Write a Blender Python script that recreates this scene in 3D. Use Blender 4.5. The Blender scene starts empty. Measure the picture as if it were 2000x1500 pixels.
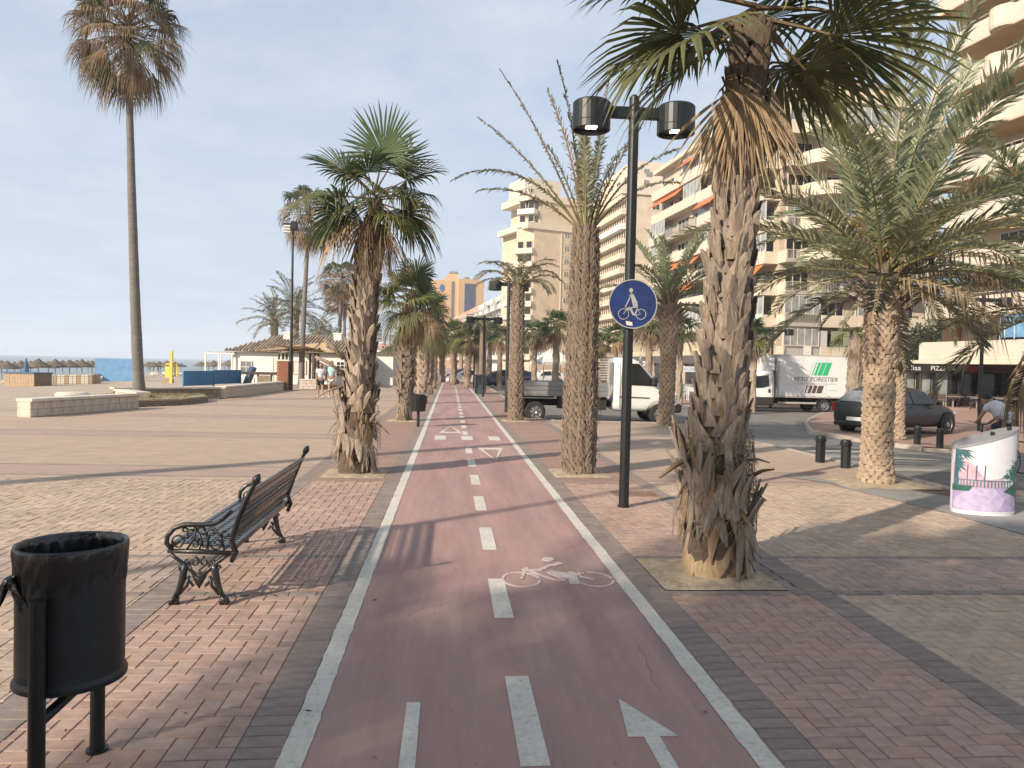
import bpy, math, random
import numpy as np
from mathutils import Vector, Matrix, Euler
R = math.radians
rnd = random.Random(7)
sc = bpy.context.scene
col = sc.collection

# ---------------------------------------------------------------- camera
EYE = 1.72
FOC = 1480.0            # focal length in pixels of the 2000 px wide photograph
PSI, TH, RHO = R(4.6677), R(1.4178), 0.023
_R0 = Vector((math.cos(PSI), -math.sin(PSI), 0))
_F = Vector((math.sin(PSI)*math.cos(TH), math.cos(PSI)*math.cos(TH), -math.sin(TH)))
_U0 = _R0.cross(_F)
_RR = _R0*math.cos(RHO) + _U0*math.sin(RHO)
_UU = _U0*math.cos(RHO) - _R0*math.sin(RHO)
cam = bpy.data.cameras.new('camera')
camo = bpy.data.objects.new('camera', cam); col.objects.link(camo)
m = Matrix((_RR, _UU, -_F)).transposed().to_4x4(); m.translation = (0, 0, EYE)
camo.matrix_world = m
cam.sensor_width = 36.0; cam.lens = FOC/2000*36; cam.clip_end = 20000; cam.clip_start = 0.05
sc.camera = camo

# ---------------------------------------------------------------- sky and sun
SUN_AZ, SUN_EL = 50.0, 27.0          # shadows fall towards +X +Y
world = bpy.data.worlds.new('World'); sc.world = world; world.use_nodes = True
nt = world.node_tree; nt.nodes.clear()
wo = nt.nodes.new('ShaderNodeOutputWorld'); bg = nt.nodes.new('ShaderNodeBackground')
sky = nt.nodes.new('ShaderNodeTexSky'); sky.sky_type = 'NISHITA'; sky.sun_disc = False
sky.sun_elevation = R(SUN_EL); sky.sun_rotation = R(180+SUN_AZ); sky.dust_density = 2.2; sky.air_density = 1.0; sky.ozone_density = 1.5
tc = nt.nodes.new('ShaderNodeTexCoord')
sep = nt.nodes.new('ShaderNodeSeparateXYZ'); nt.links.new(tc.outputs['Generated'], sep.inputs[0])
# thin high cloud projected on a flat layer
zz = nt.nodes.new('ShaderNodeMath'); zz.operation = 'MAXIMUM'; zz.inputs[1].default_value = 0.0; nt.links.new(sep.outputs['Z'], zz.inputs[0])
za = nt.nodes.new('ShaderNodeMath'); za.operation = 'ADD'; za.inputs[1].default_value = 0.12; nt.links.new(zz.outputs[0], za.inputs[0])
dv = nt.nodes.new('ShaderNodeVectorMath'); dv.operation = 'DIVIDE'
cb = nt.nodes.new('ShaderNodeCombineXYZ')
for i in range(3): nt.links.new(za.outputs[0], cb.inputs[i])
nt.links.new(tc.outputs['Generated'], dv.inputs[0]); nt.links.new(cb.outputs[0], dv.inputs[1])
nz = nt.nodes.new('ShaderNodeTexNoise'); nz.inputs['Scale'].default_value = 2.6; nz.inputs['Detail'].default_value = 7; nz.inputs['Roughness'].default_value = 0.62
nt.links.new(dv.outputs[0], nz.inputs['Vector'])
mr = nt.nodes.new('ShaderNodeMapRange'); mr.inputs[1].default_value = 0.42; mr.inputs[2].default_value = 0.75; mr.inputs[3].default_value = 0.0; mr.inputs[4].default_value = 0.5
nt.links.new(nz.outputs['Fac'], mr.inputs[0])
# a milky veil that thickens towards the horizon
vz = nt.nodes.new('ShaderNodeMapRange'); vz.inputs[1].default_value = 0.0; vz.inputs[2].default_value = 0.75; vz.inputs[3].default_value = 0.95; vz.inputs[4].default_value = 0.50
nt.links.new(zz.outputs[0], vz.inputs[0])
mxv = nt.nodes.new('ShaderNodeMixRGB'); nt.links.new(vz.outputs[0], mxv.inputs[0]); nt.links.new(sky.outputs[0], mxv.inputs[1]); mxv.inputs[2].default_value = (4.55, 5.35, 6.45, 1)
mx = nt.nodes.new('ShaderNodeMixRGB'); nt.links.new(mr.outputs[0], mx.inputs[0]); nt.links.new(mxv.outputs[0], mx.inputs[1]); mx.inputs[2].default_value = (5.9, 6.3, 6.9, 1)
nt.links.new(mx.outputs[0], bg.inputs[0]); bg.inputs[1].default_value = 0.104
nt.links.new(bg.outputs[0], wo.inputs[0])
sun = bpy.data.lights.new('sun', 'SUN'); sun.energy = 4.9; sun.angle = R(0.8); sun.color = (1.0, 0.87, 0.72)
suno = bpy.data.objects.new('sun', sun); col.objects.link(suno)
sd = Vector((math.sin(R(SUN_AZ))*math.cos(R(SUN_EL)), math.cos(R(SUN_AZ))*math.cos(R(SUN_EL)), -math.sin(R(SUN_EL))))
suno.rotation_euler = sd.to_track_quat('-Z', 'Y').to_euler()
suno.location = (-20, -20, 30)
sc.view_settings.view_transform = 'Standard'; sc.view_settings.look = 'None'
sc.view_settings.gamma = 1.0; sc.view_settings.use_curve_mapping = False; sc.view_settings.exposure = 0.44
sc.render.engine = 'CYCLES'
sc.cycles.max_bounces = 6; sc.cycles.diffuse_bounces = 3; sc.cycles.glossy_bounces = 2; sc.cycles.transmission_bounces = 3; sc.cycles.transparent_max_bounces = 6
sc.cycles.use_denoising = True

def ray(x, y): return _F + (x-1000)/FOC*_RR - (y-750)/FOC*_UU
def ground(x, y, z=0.0):
    d = ray(x, y); t = (z-EYE)/d.z; return Vector((t*d.x, t*d.y, z))
def at(x, y, Y):
    d = ray(x, y); t = Y/d.y; return Vector((t*d.x, Y, EYE+t*d.z))

# ---------------------------------------------------------------- materials
MATS = {}
def mat(name, c, rough=0.7, var=0.12, scale=6.0, bump=0.0, bscale=None, metal=0.0, spec=0.5, c2=None, detail=4, trans=0.0, emit=0.0, attr=None, stretch=None, coat=0.0, alpha=1.0, objrand=None, lo=0.35, hi=0.65):
    if name in MATS: return MATS[name]
    if objrand is None: objrand = 0.28 if any(k in name for k in ('leaf', 'fan_', 'date_', 'fibre')) and var > 0 else 0.0
    mt = bpy.data.materials.new(name); mt.use_nodes = True; n = mt.node_tree; b = n.nodes['Principled BSDF']
    b.inputs['Roughness'].default_value = rough; b.inputs['Metallic'].default_value = metal
    b.inputs['Specular IOR Level'].default_value = spec
    b.inputs['Coat Weight'].default_value = coat
    co = n.nodes.new('ShaderNodeTexCoord'); vec = co.outputs['Object']
    if stretch:
        mp = n.nodes.new('ShaderNodeMapping'); mp.inputs['Scale'].default_value = stretch; n.links.new(vec, mp.inputs[0]); vec = mp.outputs[0]
    c = tuple(c)+(1,) if len(c) == 3 else c
    if c2 is None: c2 = tuple(max(0, v*(1-var*2.2)) for v in c[:3])+(1,)
    else: c2 = tuple(c2)+(1,)
    if attr:
        a = n.nodes.new('ShaderNodeAttribute'); a.attribute_name = attr; src = a.outputs['Color']
    else: src = None
    if var > 0 or bump > 0:
        t = n.nodes.new('ShaderNodeTexNoise'); t.inputs['Scale'].default_value = scale; t.inputs['Detail'].default_value = detail; t.inputs['Roughness'].default_value = 0.65
        n.links.new(vec, t.inputs['Vector'])
        r = n.nodes.new('ShaderNodeMapRange'); r.inputs[1].default_value = lo; r.inputs[2].default_value = hi; n.links.new(t.outputs['Fac'], r.inputs[0])
        mixn = n.nodes.new('ShaderNodeMixRGB'); n.links.new(r.outputs[0], mixn.inputs[0])
        if src is not None:
            mul = n.nodes.new('ShaderNodeMixRGB'); mul.blend_type = 'MULTIPLY'; mul.inputs[0].default_value = 1
            k = 1-var*2.2
            n.links.new(src, mixn.inputs[1]); n.links.new(src, mul.inputs[1]); mul.inputs[2].default_value = (k, k, k, 1); n.links.new(mul.outputs[0], mixn.inputs[2])
        else:
            mixn.inputs[1].default_value = c; mixn.inputs[2].default_value = c2
        n.links.new(mixn.outputs[0], b.inputs['Base Color'])
        if bump > 0:
            t2 = n.nodes.new('ShaderNodeTexNoise'); t2.inputs['Scale'].default_value = bscale or scale*4; t2.inputs['Detail'].default_value = 6; t2.inputs['Roughness'].default_value = 0.7
            n.links.new(vec, t2.inputs['Vector'])
            bp = n.nodes.new('ShaderNodeBump'); bp.inputs['Strength'].default_value = 1.0; bp.inputs['Distance'].default_value = bump
            n.links.new(t2.outputs['Fac'], bp.inputs['Height']); n.links.new(bp.outputs[0], b.inputs['Normal'])
    elif src is not None: n.links.new(src, b.inputs['Base Color'])
    else: b.inputs['Base Color'].default_value = c
    if trans > 0:
        # thin leaf: part of the light passes through
        tr = n.nodes.new('ShaderNodeBsdfTranslucent'); ms = n.nodes.new('ShaderNodeMixShader'); ms.inputs[0].default_value = trans
        lk = b.inputs['Base Color'].links
        if lk: n.links.new(lk[0].from_socket, tr.inputs['Color'])
        else: tr.inputs['Color'].default_value = c
        out = n.nodes['Material Output']; n.links.new(b.outputs[0], ms.inputs[1]); n.links.new(tr.outputs[0], ms.inputs[2]); n.links.new(ms.outputs[0], out.inputs[0])
    if objrand > 0:
        lk = b.inputs['Base Color'].links; oi = n.nodes.new('ShaderNodeObjectInfo'); rr_ = n.nodes.new('ShaderNodeMapRange'); rr_.inputs[3].default_value = 1-objrand; rr_.inputs[4].default_value = 1+objrand*0.7; n.links.new(oi.outputs['Random'], rr_.inputs[0])
        sv = n.nodes.new('ShaderNodeVectorMath'); sv.operation = 'SCALE'; s0 = lk[0].from_socket; n.links.new(s0, sv.inputs[0]); n.links.new(rr_.outputs[0], sv.inputs['Scale']); n.links.new(sv.outputs[0], b.inputs['Base Color'])
        for l_ in list(n.links):
            if l_.to_node.type == 'BSDF_TRANSLUCENT' and l_.to_socket.name == 'Color': n.links.new(sv.outputs[0], l_.to_socket)
    if emit > 0:
        b.inputs['Emission Color'].default_value = c; b.inputs['Emission Strength'].default_value = emit
    if alpha < 1: b.inputs['Alpha'].default_value = alpha
    MATS[name] = mt; return mt

CREAM = (0.555, 0.41, 0.295); PINK = (0.51, 0.335, 0.255); BANDC = (0.50, 0.355, 0.275); GREY = (0.32, 0.248, 0.205)
M_brick = mat('paver', PINK, 0.85, 0.13, 9, 0.002, 120, attr='tint')
_defer = 1
M_joint = mat('joint_sand', (0.16, 0.115, 0.085), 0.95, 0.1, 20)
M_lane = mat('lane_surface', (0.44, 0.255, 0.222), 0.8, 0.1, 1.6, 0.0015, 160, c2=(0.37, 0.255, 0.22), detail=9, stretch=(1.6, 0.45, 1))
def wear(mt, sx=2.2, sy=0.22, dark=0.72, light=1.12):
    n = mt.node_tree; b = n.nodes['Principled BSDF']; src = b.inputs['Base Color'].links[0].from_socket
    co = n.nodes.new('ShaderNodeTexCoord'); mp = n.nodes.new('ShaderNodeMapping'); mp.inputs['Scale'].default_value = (sx, sy, 1); n.links.new(co.outputs['Object'], mp.inputs[0])
    for (vec, scl, det, lo_, hi_, a, c_) in ((mp.outputs[0], 1.3, 10, 0.35, 0.7, dark, light), (co.outputs['Object'], 55.0, 3, 0.30, 0.38, 0.80, 1.0), (co.outputs['Object'], 240.0, 2, 0.3, 0.7, 0.86, 1.12)):
        t = n.nodes.new('ShaderNodeTexNoise'); t.inputs['Scale'].default_value = scl; t.inputs['Detail'].default_value = det; t.inputs['Roughness'].default_value = 0.7; n.links.new(vec, t.inputs['Vector'])
        r = n.nodes.new('ShaderNodeMapRange'); r.inputs[1].default_value = lo_; r.inputs[2].default_value = hi_; r.inputs[3].default_value = a; r.inputs[4].default_value = c_; n.links.new(t.outputs['Fac'], r.inputs[0])
        m_ = n.nodes.new('ShaderNodeVectorMath'); m_.operation = 'SCALE'; n.links.new(src, m_.inputs[0]); n.links.new(r.outputs[0], m_.inputs['Scale']); src = m_.outputs[0]
    n.links.new(src, b.inputs['Base Color'])
wear(M_lane); M_paint = mat('road_paint', (0.66, 0.62, 0.53), 0.75, 0.1, 30, 0.001, 200, c2=(0.50, 0.45, 0.38), detail=8, lo=0.5, hi=0.7)
M_paint2 = mat('worn_paint', (0.60, 0.52, 0.47), 0.8, 0.1, 14, c2=(0.46, 0.36, 0.32), detail=8)
M_asph = mat('asphalt', (0.235, 0.215, 0.19), 0.85, 0.12, 1.2, 0.003, 150, detail=9, stretch=(1, 0.5, 1)); wear(M_asph, 0.5, 1.6)
wear(M_paint, 3, 3, 0.82, 1.05); wear(M_brick, 0.7, 0.7, 0.84, 1.08)
def chips(mt, under, lo_, hi_, scl=22.0):
    n = mt.node_tree; b = n.nodes['Principled BSDF']; src = b.inputs['Base Color'].links[0].from_socket; co = n.nodes.new('ShaderNodeTexCoord')
    t = n.nodes.new('ShaderNodeTexNoise'); t.inputs['Scale'].default_value = scl; t.inputs['Detail'].default_value = 9; t.inputs['Roughness'].default_value = 0.75; n.links.new(co.outputs['Object'], t.inputs['Vector'])
    r = n.nodes.new('ShaderNodeMapRange'); r.inputs[1].default_value = lo_; r.inputs[2].default_value = hi_; n.links.new(t.outputs['Fac'], r.inputs[0])
    m_ = n.nodes.new('ShaderNodeMixRGB'); n.links.new(r.outputs[0], m_.inputs[0]); n.links.new(src, m_.inputs[1]); m_.inputs[2].default_value = under+(1,); n.links.new(m_.outputs[0], b.inputs['Base Color'])
M_sand = mat('beach_sand', (0.46, 0.375, 0.285), 0.95, 0.12, 0.5, 0.05, 3.0, detail=9)
M_pit = mat('pit_sand', (0.52, 0.41, 0.28), 0.95, 0.18, 8, 0.01, 60)
M_sea = mat('sea_water', (0.24, 0.30, 0.33), 0.45, 0.06, 0.05, 0.15, 0.6)
M_conc = mat('concrete', (0.42, 0.36, 0.29), 0.85, 0.12, 3, 0.003, 60)
M_slab = mat('grey_slab', (0.33, 0.32, 0.29), 0.75, 0.14, 1.5, 0.002, 80, detail=7)
M_kerb = mat('kerb_stone', (0.42, 0.36, 0.30), 0.85, 0.1, 6, 0.003, 60)
M_black = mat('black_metal', (0.010, 0.012, 0.012), 0.42, 0.15, 12, 0.0006, 90)
M_iron = mat('cast_iron', (0.013, 0.016, 0.015), 0.3, 0.2, 30, 0.002, 120, c2=(0.022, 0.019, 0.016), coat=0.3)
M_bag = mat('bag_plastic', (0.012, 0.012, 0.013), 0.22, 0.1, 12, 0.012, 9, stretch=(1, 1, 0.3), spec=0.8)
M_boot = mat('leaf_base_fibre', (0.42, 0.34, 0.255), 0.9, 0.16, 7, 0.02, 22, detail=9, c2=(0.20, 0.14, 0.095), stretch=(6, 6, 1.0))
M_boot2 = mat('leaf_base_grey', (0.43, 0.355, 0.27), 0.9, 0.16, 5, 0.02, 16, detail=9, c2=(0.23, 0.175, 0.13), stretch=(6, 6, 0.9))
M_boot3 = mat('leaf_base_reddish', (0.40, 0.28, 0.20), 0.9, 0.16, 6, 0.02, 20, detail=9, c2=(0.26, 0.14, 0.09), stretch=(6, 6, 1.0))
M_core = mat('trunk_fibre', (0.20, 0.145, 0.10), 0.95, 0.2, 14, 0.02, 60, detail=9, stretch=(3, 3, 1.5))
M_cut = mat('cut_trunk', (0.52, 0.39, 0.23), 0.9, 0.2, 9, 0.02, 30, stretch=(3, 3, 1), c2=(0.33, 0.22, 0.12), detail=8)
M_datet = mat('date_trunk', (0.37, 0.29, 0.205), 0.92, 0.18, 5, 0.014, 32, detail=8, c2=(0.30, 0.215, 0.145))
M_smooth = mat('smooth_trunk', (0.20, 0.18, 0.16), 0.9, 0.14, 2.5, 0.012, 18, stretch=(1, 1, 5))
M_fan = mat('fan_green', (0.088, 0.128, 0.046), 0.5, 0.2, 2, c2=(0.050, 0.082, 0.034), trans=0.3)
M_fanY = mat('fan_yellow', (0.23, 0.215, 0.062), 0.55, 0.2, 3, c2=(0.12, 0.13, 0.04), trans=0.3)
M_fanT = mat('fan_olive', (0.17, 0.17, 0.07), 0.55, 0.2, 2, c2=(0.10, 0.11, 0.045), trans=0.3)
M_dead = mat('dead_leaf', (0.44, 0.31, 0.18), 0.8, 0.2, 3, c2=(0.20, 0.12, 0.065), trans=0.25)
M_deadT = mat('dead_leaf_tan', (0.60, 0.46, 0.28), 0.75, 0.2, 3, c2=(0.40, 0.28, 0.16), trans=0.25)
M_deadG = mat('dead_leaf_grey', (0.24, 0.175, 0.115), 0.85, 0.2, 3, c2=(0.12, 0.08, 0.05), trans=0.15)
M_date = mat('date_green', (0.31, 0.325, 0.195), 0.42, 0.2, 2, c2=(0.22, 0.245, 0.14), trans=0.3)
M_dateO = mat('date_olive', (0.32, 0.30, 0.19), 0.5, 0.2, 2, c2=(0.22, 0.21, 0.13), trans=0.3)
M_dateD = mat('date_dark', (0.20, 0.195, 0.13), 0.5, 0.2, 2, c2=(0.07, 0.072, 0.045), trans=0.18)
M_datedead = mat('date_dead', (0.38, 0.28, 0.17), 0.8, 0.2, 3, trans=0.2)
M_rachis = mat('rachis', (0.25, 0.225, 0.09), 0.55, 0.12, 4)
M_fruit = mat('date_fruit', (0.36, 0.17, 0.035), 0.6, 0.2, 20)
M_petiole = mat('petiole', (0.17, 0.11, 0.05), 0.6, 0.2, 5)
M_wall = mat('cream_render', (0.58, 0.49, 0.37), 0.85, 0.06, 0.6, 0.004, 20, c2=(0.50, 0.40, 0.28))
M_wallY = mat('cream_parapet', (0.62, 0.54, 0.42), 0.8, 0.05, 0.8, 0.003, 20)
M_wallW = mat('white_parapet', (0.56, 0.50, 0.41), 0.8, 0.06, 0.8)
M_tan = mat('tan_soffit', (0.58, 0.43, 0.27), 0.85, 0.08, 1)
M_white = mat('white_render', (0.70, 0.68, 0.62), 0.8, 0.06, 1.5, 0.003, 30)
M_glass = mat('window_glass', (0.10, 0.115, 0.12), 0.08, 0.25, 1.1, spec=0.9, c2=(0.22, 0.235, 0.235))
M_glassD = mat('dark_glass', (0.022, 0.021, 0.02), 0.12, 0.2, 1.0, spec=0.5)
M_glassB = mat('blue_glass', (0.04, 0.14, 0.30), 0.15, 0.3, 2.0, spec=0.8, c2=(0.15, 0.3, 0.45))
M_glaze = mat('pale_glazing', (0.34, 0.36, 0.34), 0.15, 0.2, 1.0, spec=0.8)
M_frame = mat('white_frame', (0.62, 0.58, 0.50), 0.5, 0.05, 5)
M_rail = mat('railing', (0.42, 0.39, 0.34), 0.5, 0.05, 5)
M_orange = mat('orange_awning', (0.60, 0.17, 0.045), 0.8, 0.1, 4)
M_yellowA = mat('yellow_awning', (0.65, 0.45, 0.10), 0.8, 0.1, 4)
M_blueA = mat('blue_awning', (0.06, 0.20, 0.38), 0.8, 0.1, 4)
M_hotel = mat('hotel_orange', (0.56, 0.36, 0.18), 0.85, 0.06, 0.2)
M_pinkb = mat('pink_render', (0.58, 0.33, 0.24), 0.85, 0.08, 0.4)
M_tile = mat('roof_tile', (0.34, 0.255, 0.18), 0.85, 0.2, 3)
M_pbrick = mat('red_brick', (0.33, 0.125, 0.06), 0.85, 0.15, 8, 0.004, 60)
M_stone = mat('wall_stone', (0.62, 0.54, 0.43), 0.9, 0.1, 4, 0.008, 30)
M_stone2 = mat('wall_stone_mossy', (0.30, 0.235, 0.165), 0.92, 0.16, 4, 0.008, 30)
M_cope = mat('coping', (0.66, 0.59, 0.49), 0.8, 0.08, 3, 0.003, 40)
M_carW = mat('vehicle_white', (0.72, 0.71, 0.67), 0.25, 0.04, 1.5, coat=0.6)
M_carD = mat('vehicle_dark', (0.014, 0.015, 0.014), 0.4, 0.1, 1.5, coat=0.25)
M_carB = mat('vehicle_blue', (0.04, 0.055, 0.09), 0.22, 0.1, 1.5, coat=0.8)
M_plast = mat('black_plastic', (0.022, 0.022, 0.022), 0.6, 0.1, 8)
M_tyre = mat('tyre', (0.022, 0.021, 0.020), 0.8, 0.1, 12)
M_rim = mat('wheel_rim', (0.32, 0.32, 0.31), 0.35, 0.1, 8, metal=0.6)
M_alu = mat('aluminium_side', (0.27, 0.27, 0.265), 0.45, 0.1, 5, metal=0.3)
M_chassis = mat('chassis', (0.03, 0.028, 0.026), 0.8, 0.2, 6)
M_red = mat('lamp_red', (0.35, 0.02, 0.015), 0.25, 0.0)
M_lampc = mat('lamp_clear', (0.55, 0.55, 0.53), 0.1, 0.0)
M_green = mat('logo_green', (0.02, 0.40, 0.16), 0.4, 0.0)
M_brown = mat('logo_brown', (0.09, 0.055, 0.04), 0.5, 0.0)
M_dgrey = mat('letter_grey', (0.09, 0.09, 0.09), 0.5, 0.0)
M_lgrey = mat('letter_pale', (0.45, 0.47, 0.47), 0.5, 0.0)
M_signB = mat('sign_blue', (0.012, 0.035, 0.16), 0.45, 0.25, 4, coat=0.3)
M_signW = mat('sign_grey_white', (0.40, 0.40, 0.38), 0.5, 0.12, 9)
M_sticker = mat('sticker', (0.66, 0.64, 0.58), 0.6, 0.05, 30)
M_text = mat('sign_white', (0.72, 0.72, 0.70), 0.5, 0.0)
M_txtred = mat('sign_red', (0.42, 0.025, 0.03), 0.5, 0.0)
M_txtblue = mat('sign_sky', (0.07, 0.24, 0.50), 0.5, 0.0)
M_led = mat('lamp_led', (1.0, 0.95, 0.85), 0.5, 0.0, emit=5.0)
M_thatch = mat('thatch', (0.17, 0.135, 0.10), 0.95, 0.2, 4, 0.03, 16)
M_wood = mat('pale_wood', (0.42, 0.30, 0.19), 0.8, 0.15, 5)
M_post = mat('beach_post', (0.44, 0.40, 0.34), 0.8, 0.1, 5)
M_bed = mat('sunbed', (0.60, 0.56, 0.46), 0.7, 0.12, 2)
M_blueP = mat('blue_panel', (0.13, 0.31, 0.53), 0.6, 0.12, 1.5)
M_blueF = mat('blue_fence', (0.025, 0.20, 0.43), 0.5, 0.1, 1.5)
M_navy = mat('navy_cloth', (0.07, 0.14, 0.24), 0.8, 0.1, 5)
M_yel = mat('yellow_paint', (0.66, 0.55, 0.10), 0.6, 0.1, 4)
M_sail = mat('shade_sail', (0.55, 0.40, 0.24), 0.8, 0.08, 2, trans=0.3)
M_grass = mat('dry_grass', (0.17, 0.165, 0.07), 0.9, 0.25, 3)
M_bush = mat('bush_leaf', (0.075, 0.095, 0.045), 0.7, 0.25, 3, trans=0.15)
M_skin = mat('skin', (0.42, 0.235, 0.15), 0.55, 0.06, 10)
M_tee = mat('white_shirt', (0.66, 0.65, 0.66), 0.8, 0.05, 8)
M_mint = mat('mint_shirt', (0.42, 0.66, 0.60), 0.8, 0.05, 8)
M_navyS = mat('navy_shorts', (0.020, 0.024, 0.040), 0.8, 0.1, 8)
M_whiteS = mat('white_shorts', (0.62, 0.60, 0.58), 0.8, 0.05, 8)
M_blkS = mat('black_top', (0.02, 0.02, 0.024), 0.8, 0.1, 8)
M_hair = mat('hair_dark', (0.025, 0.018, 0.013), 0.6, 0.1, 20)
M_hairG = mat('hair_fair', (0.30, 0.22, 0.14), 0.6, 0.1, 20)
M_curtain = mat('curtain', (0.52, 0.52, 0.50), 0.8, 0.1, 10, stretch=(8, 8, .2))
M_curtG = mat('green_curtain', (0.26, 0.30, 0.20), 0.8, 0.1, 10, stretch=(8, 8, .2))
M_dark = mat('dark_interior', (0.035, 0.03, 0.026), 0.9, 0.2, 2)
M_fasc = mat('black_fascia', (0.022, 0.019, 0.018), 0.6, 0.1, 2)
M_chair = mat('brown_chair', (0.07, 0.045, 0.035), 0.7, 0.1, 4)
M_tableT = mat('table_top', (0.30, 0.27, 0.24), 0.5, 0.1, 4)

chips(M_paint, (0.33, 0.235, 0.205), 0.60, 0.66); chips(M_paint2, (0.36, 0.25, 0.22), 0.56, 0.64, 30.0)

# ---------------------------------------------------------------- helpers
def tag(o, label=None, cat=None, group=None, kind=None):
    if label: o['label'] = label
    if cat: o['category'] = cat
    if group: o['group'] = group
    if kind: o['kind'] = kind
    return o
def empty(name, loc=(0, 0, 0), rz=0.0, label=None, cat=None, group=None):
    o = bpy.data.objects.new(name, None); col.objects.link(o); o.location = loc; o.rotation_euler = (0, 0, rz); o.empty_display_size = 0.2
    tag(o, label, cat, group); return o
def link(name, me, mt=None, parent=None, loc=None, rot=None, scale=None):
    o = bpy.data.objects.new(name, me); col.objects.link(o)
    if mt is not None and not me.materials: me.materials.append(mt)
    if parent is not None: o.parent = parent
    if loc is not None: o.location = loc
    if rot is not None: o.rotation_euler = rot
    if scale is not None: o.scale = scale
    return o
CHILD = {}
def kids(o): return [c for c in o.children]
def copy_tree(root, loc=None, rz=None, label=None, group=None, scale=None, cache={}):
    def cp(o, par):
        c = o.copy(); col.objects.link(c); c.parent = par
        for ch in cache.setdefault(o.name, list(o.children)): cp(ch, c)
        return c
    c = cp(root, None)
    if loc is not None: c.location = loc
    if rz is not None: c.rotation_euler = (0, 0, rz)
    if label: c['label'] = label
    if group: c['group'] = group
    if scale is not None: c.scale = scale if hasattr(scale, '__len__') else (scale,)*3
    return c

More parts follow.
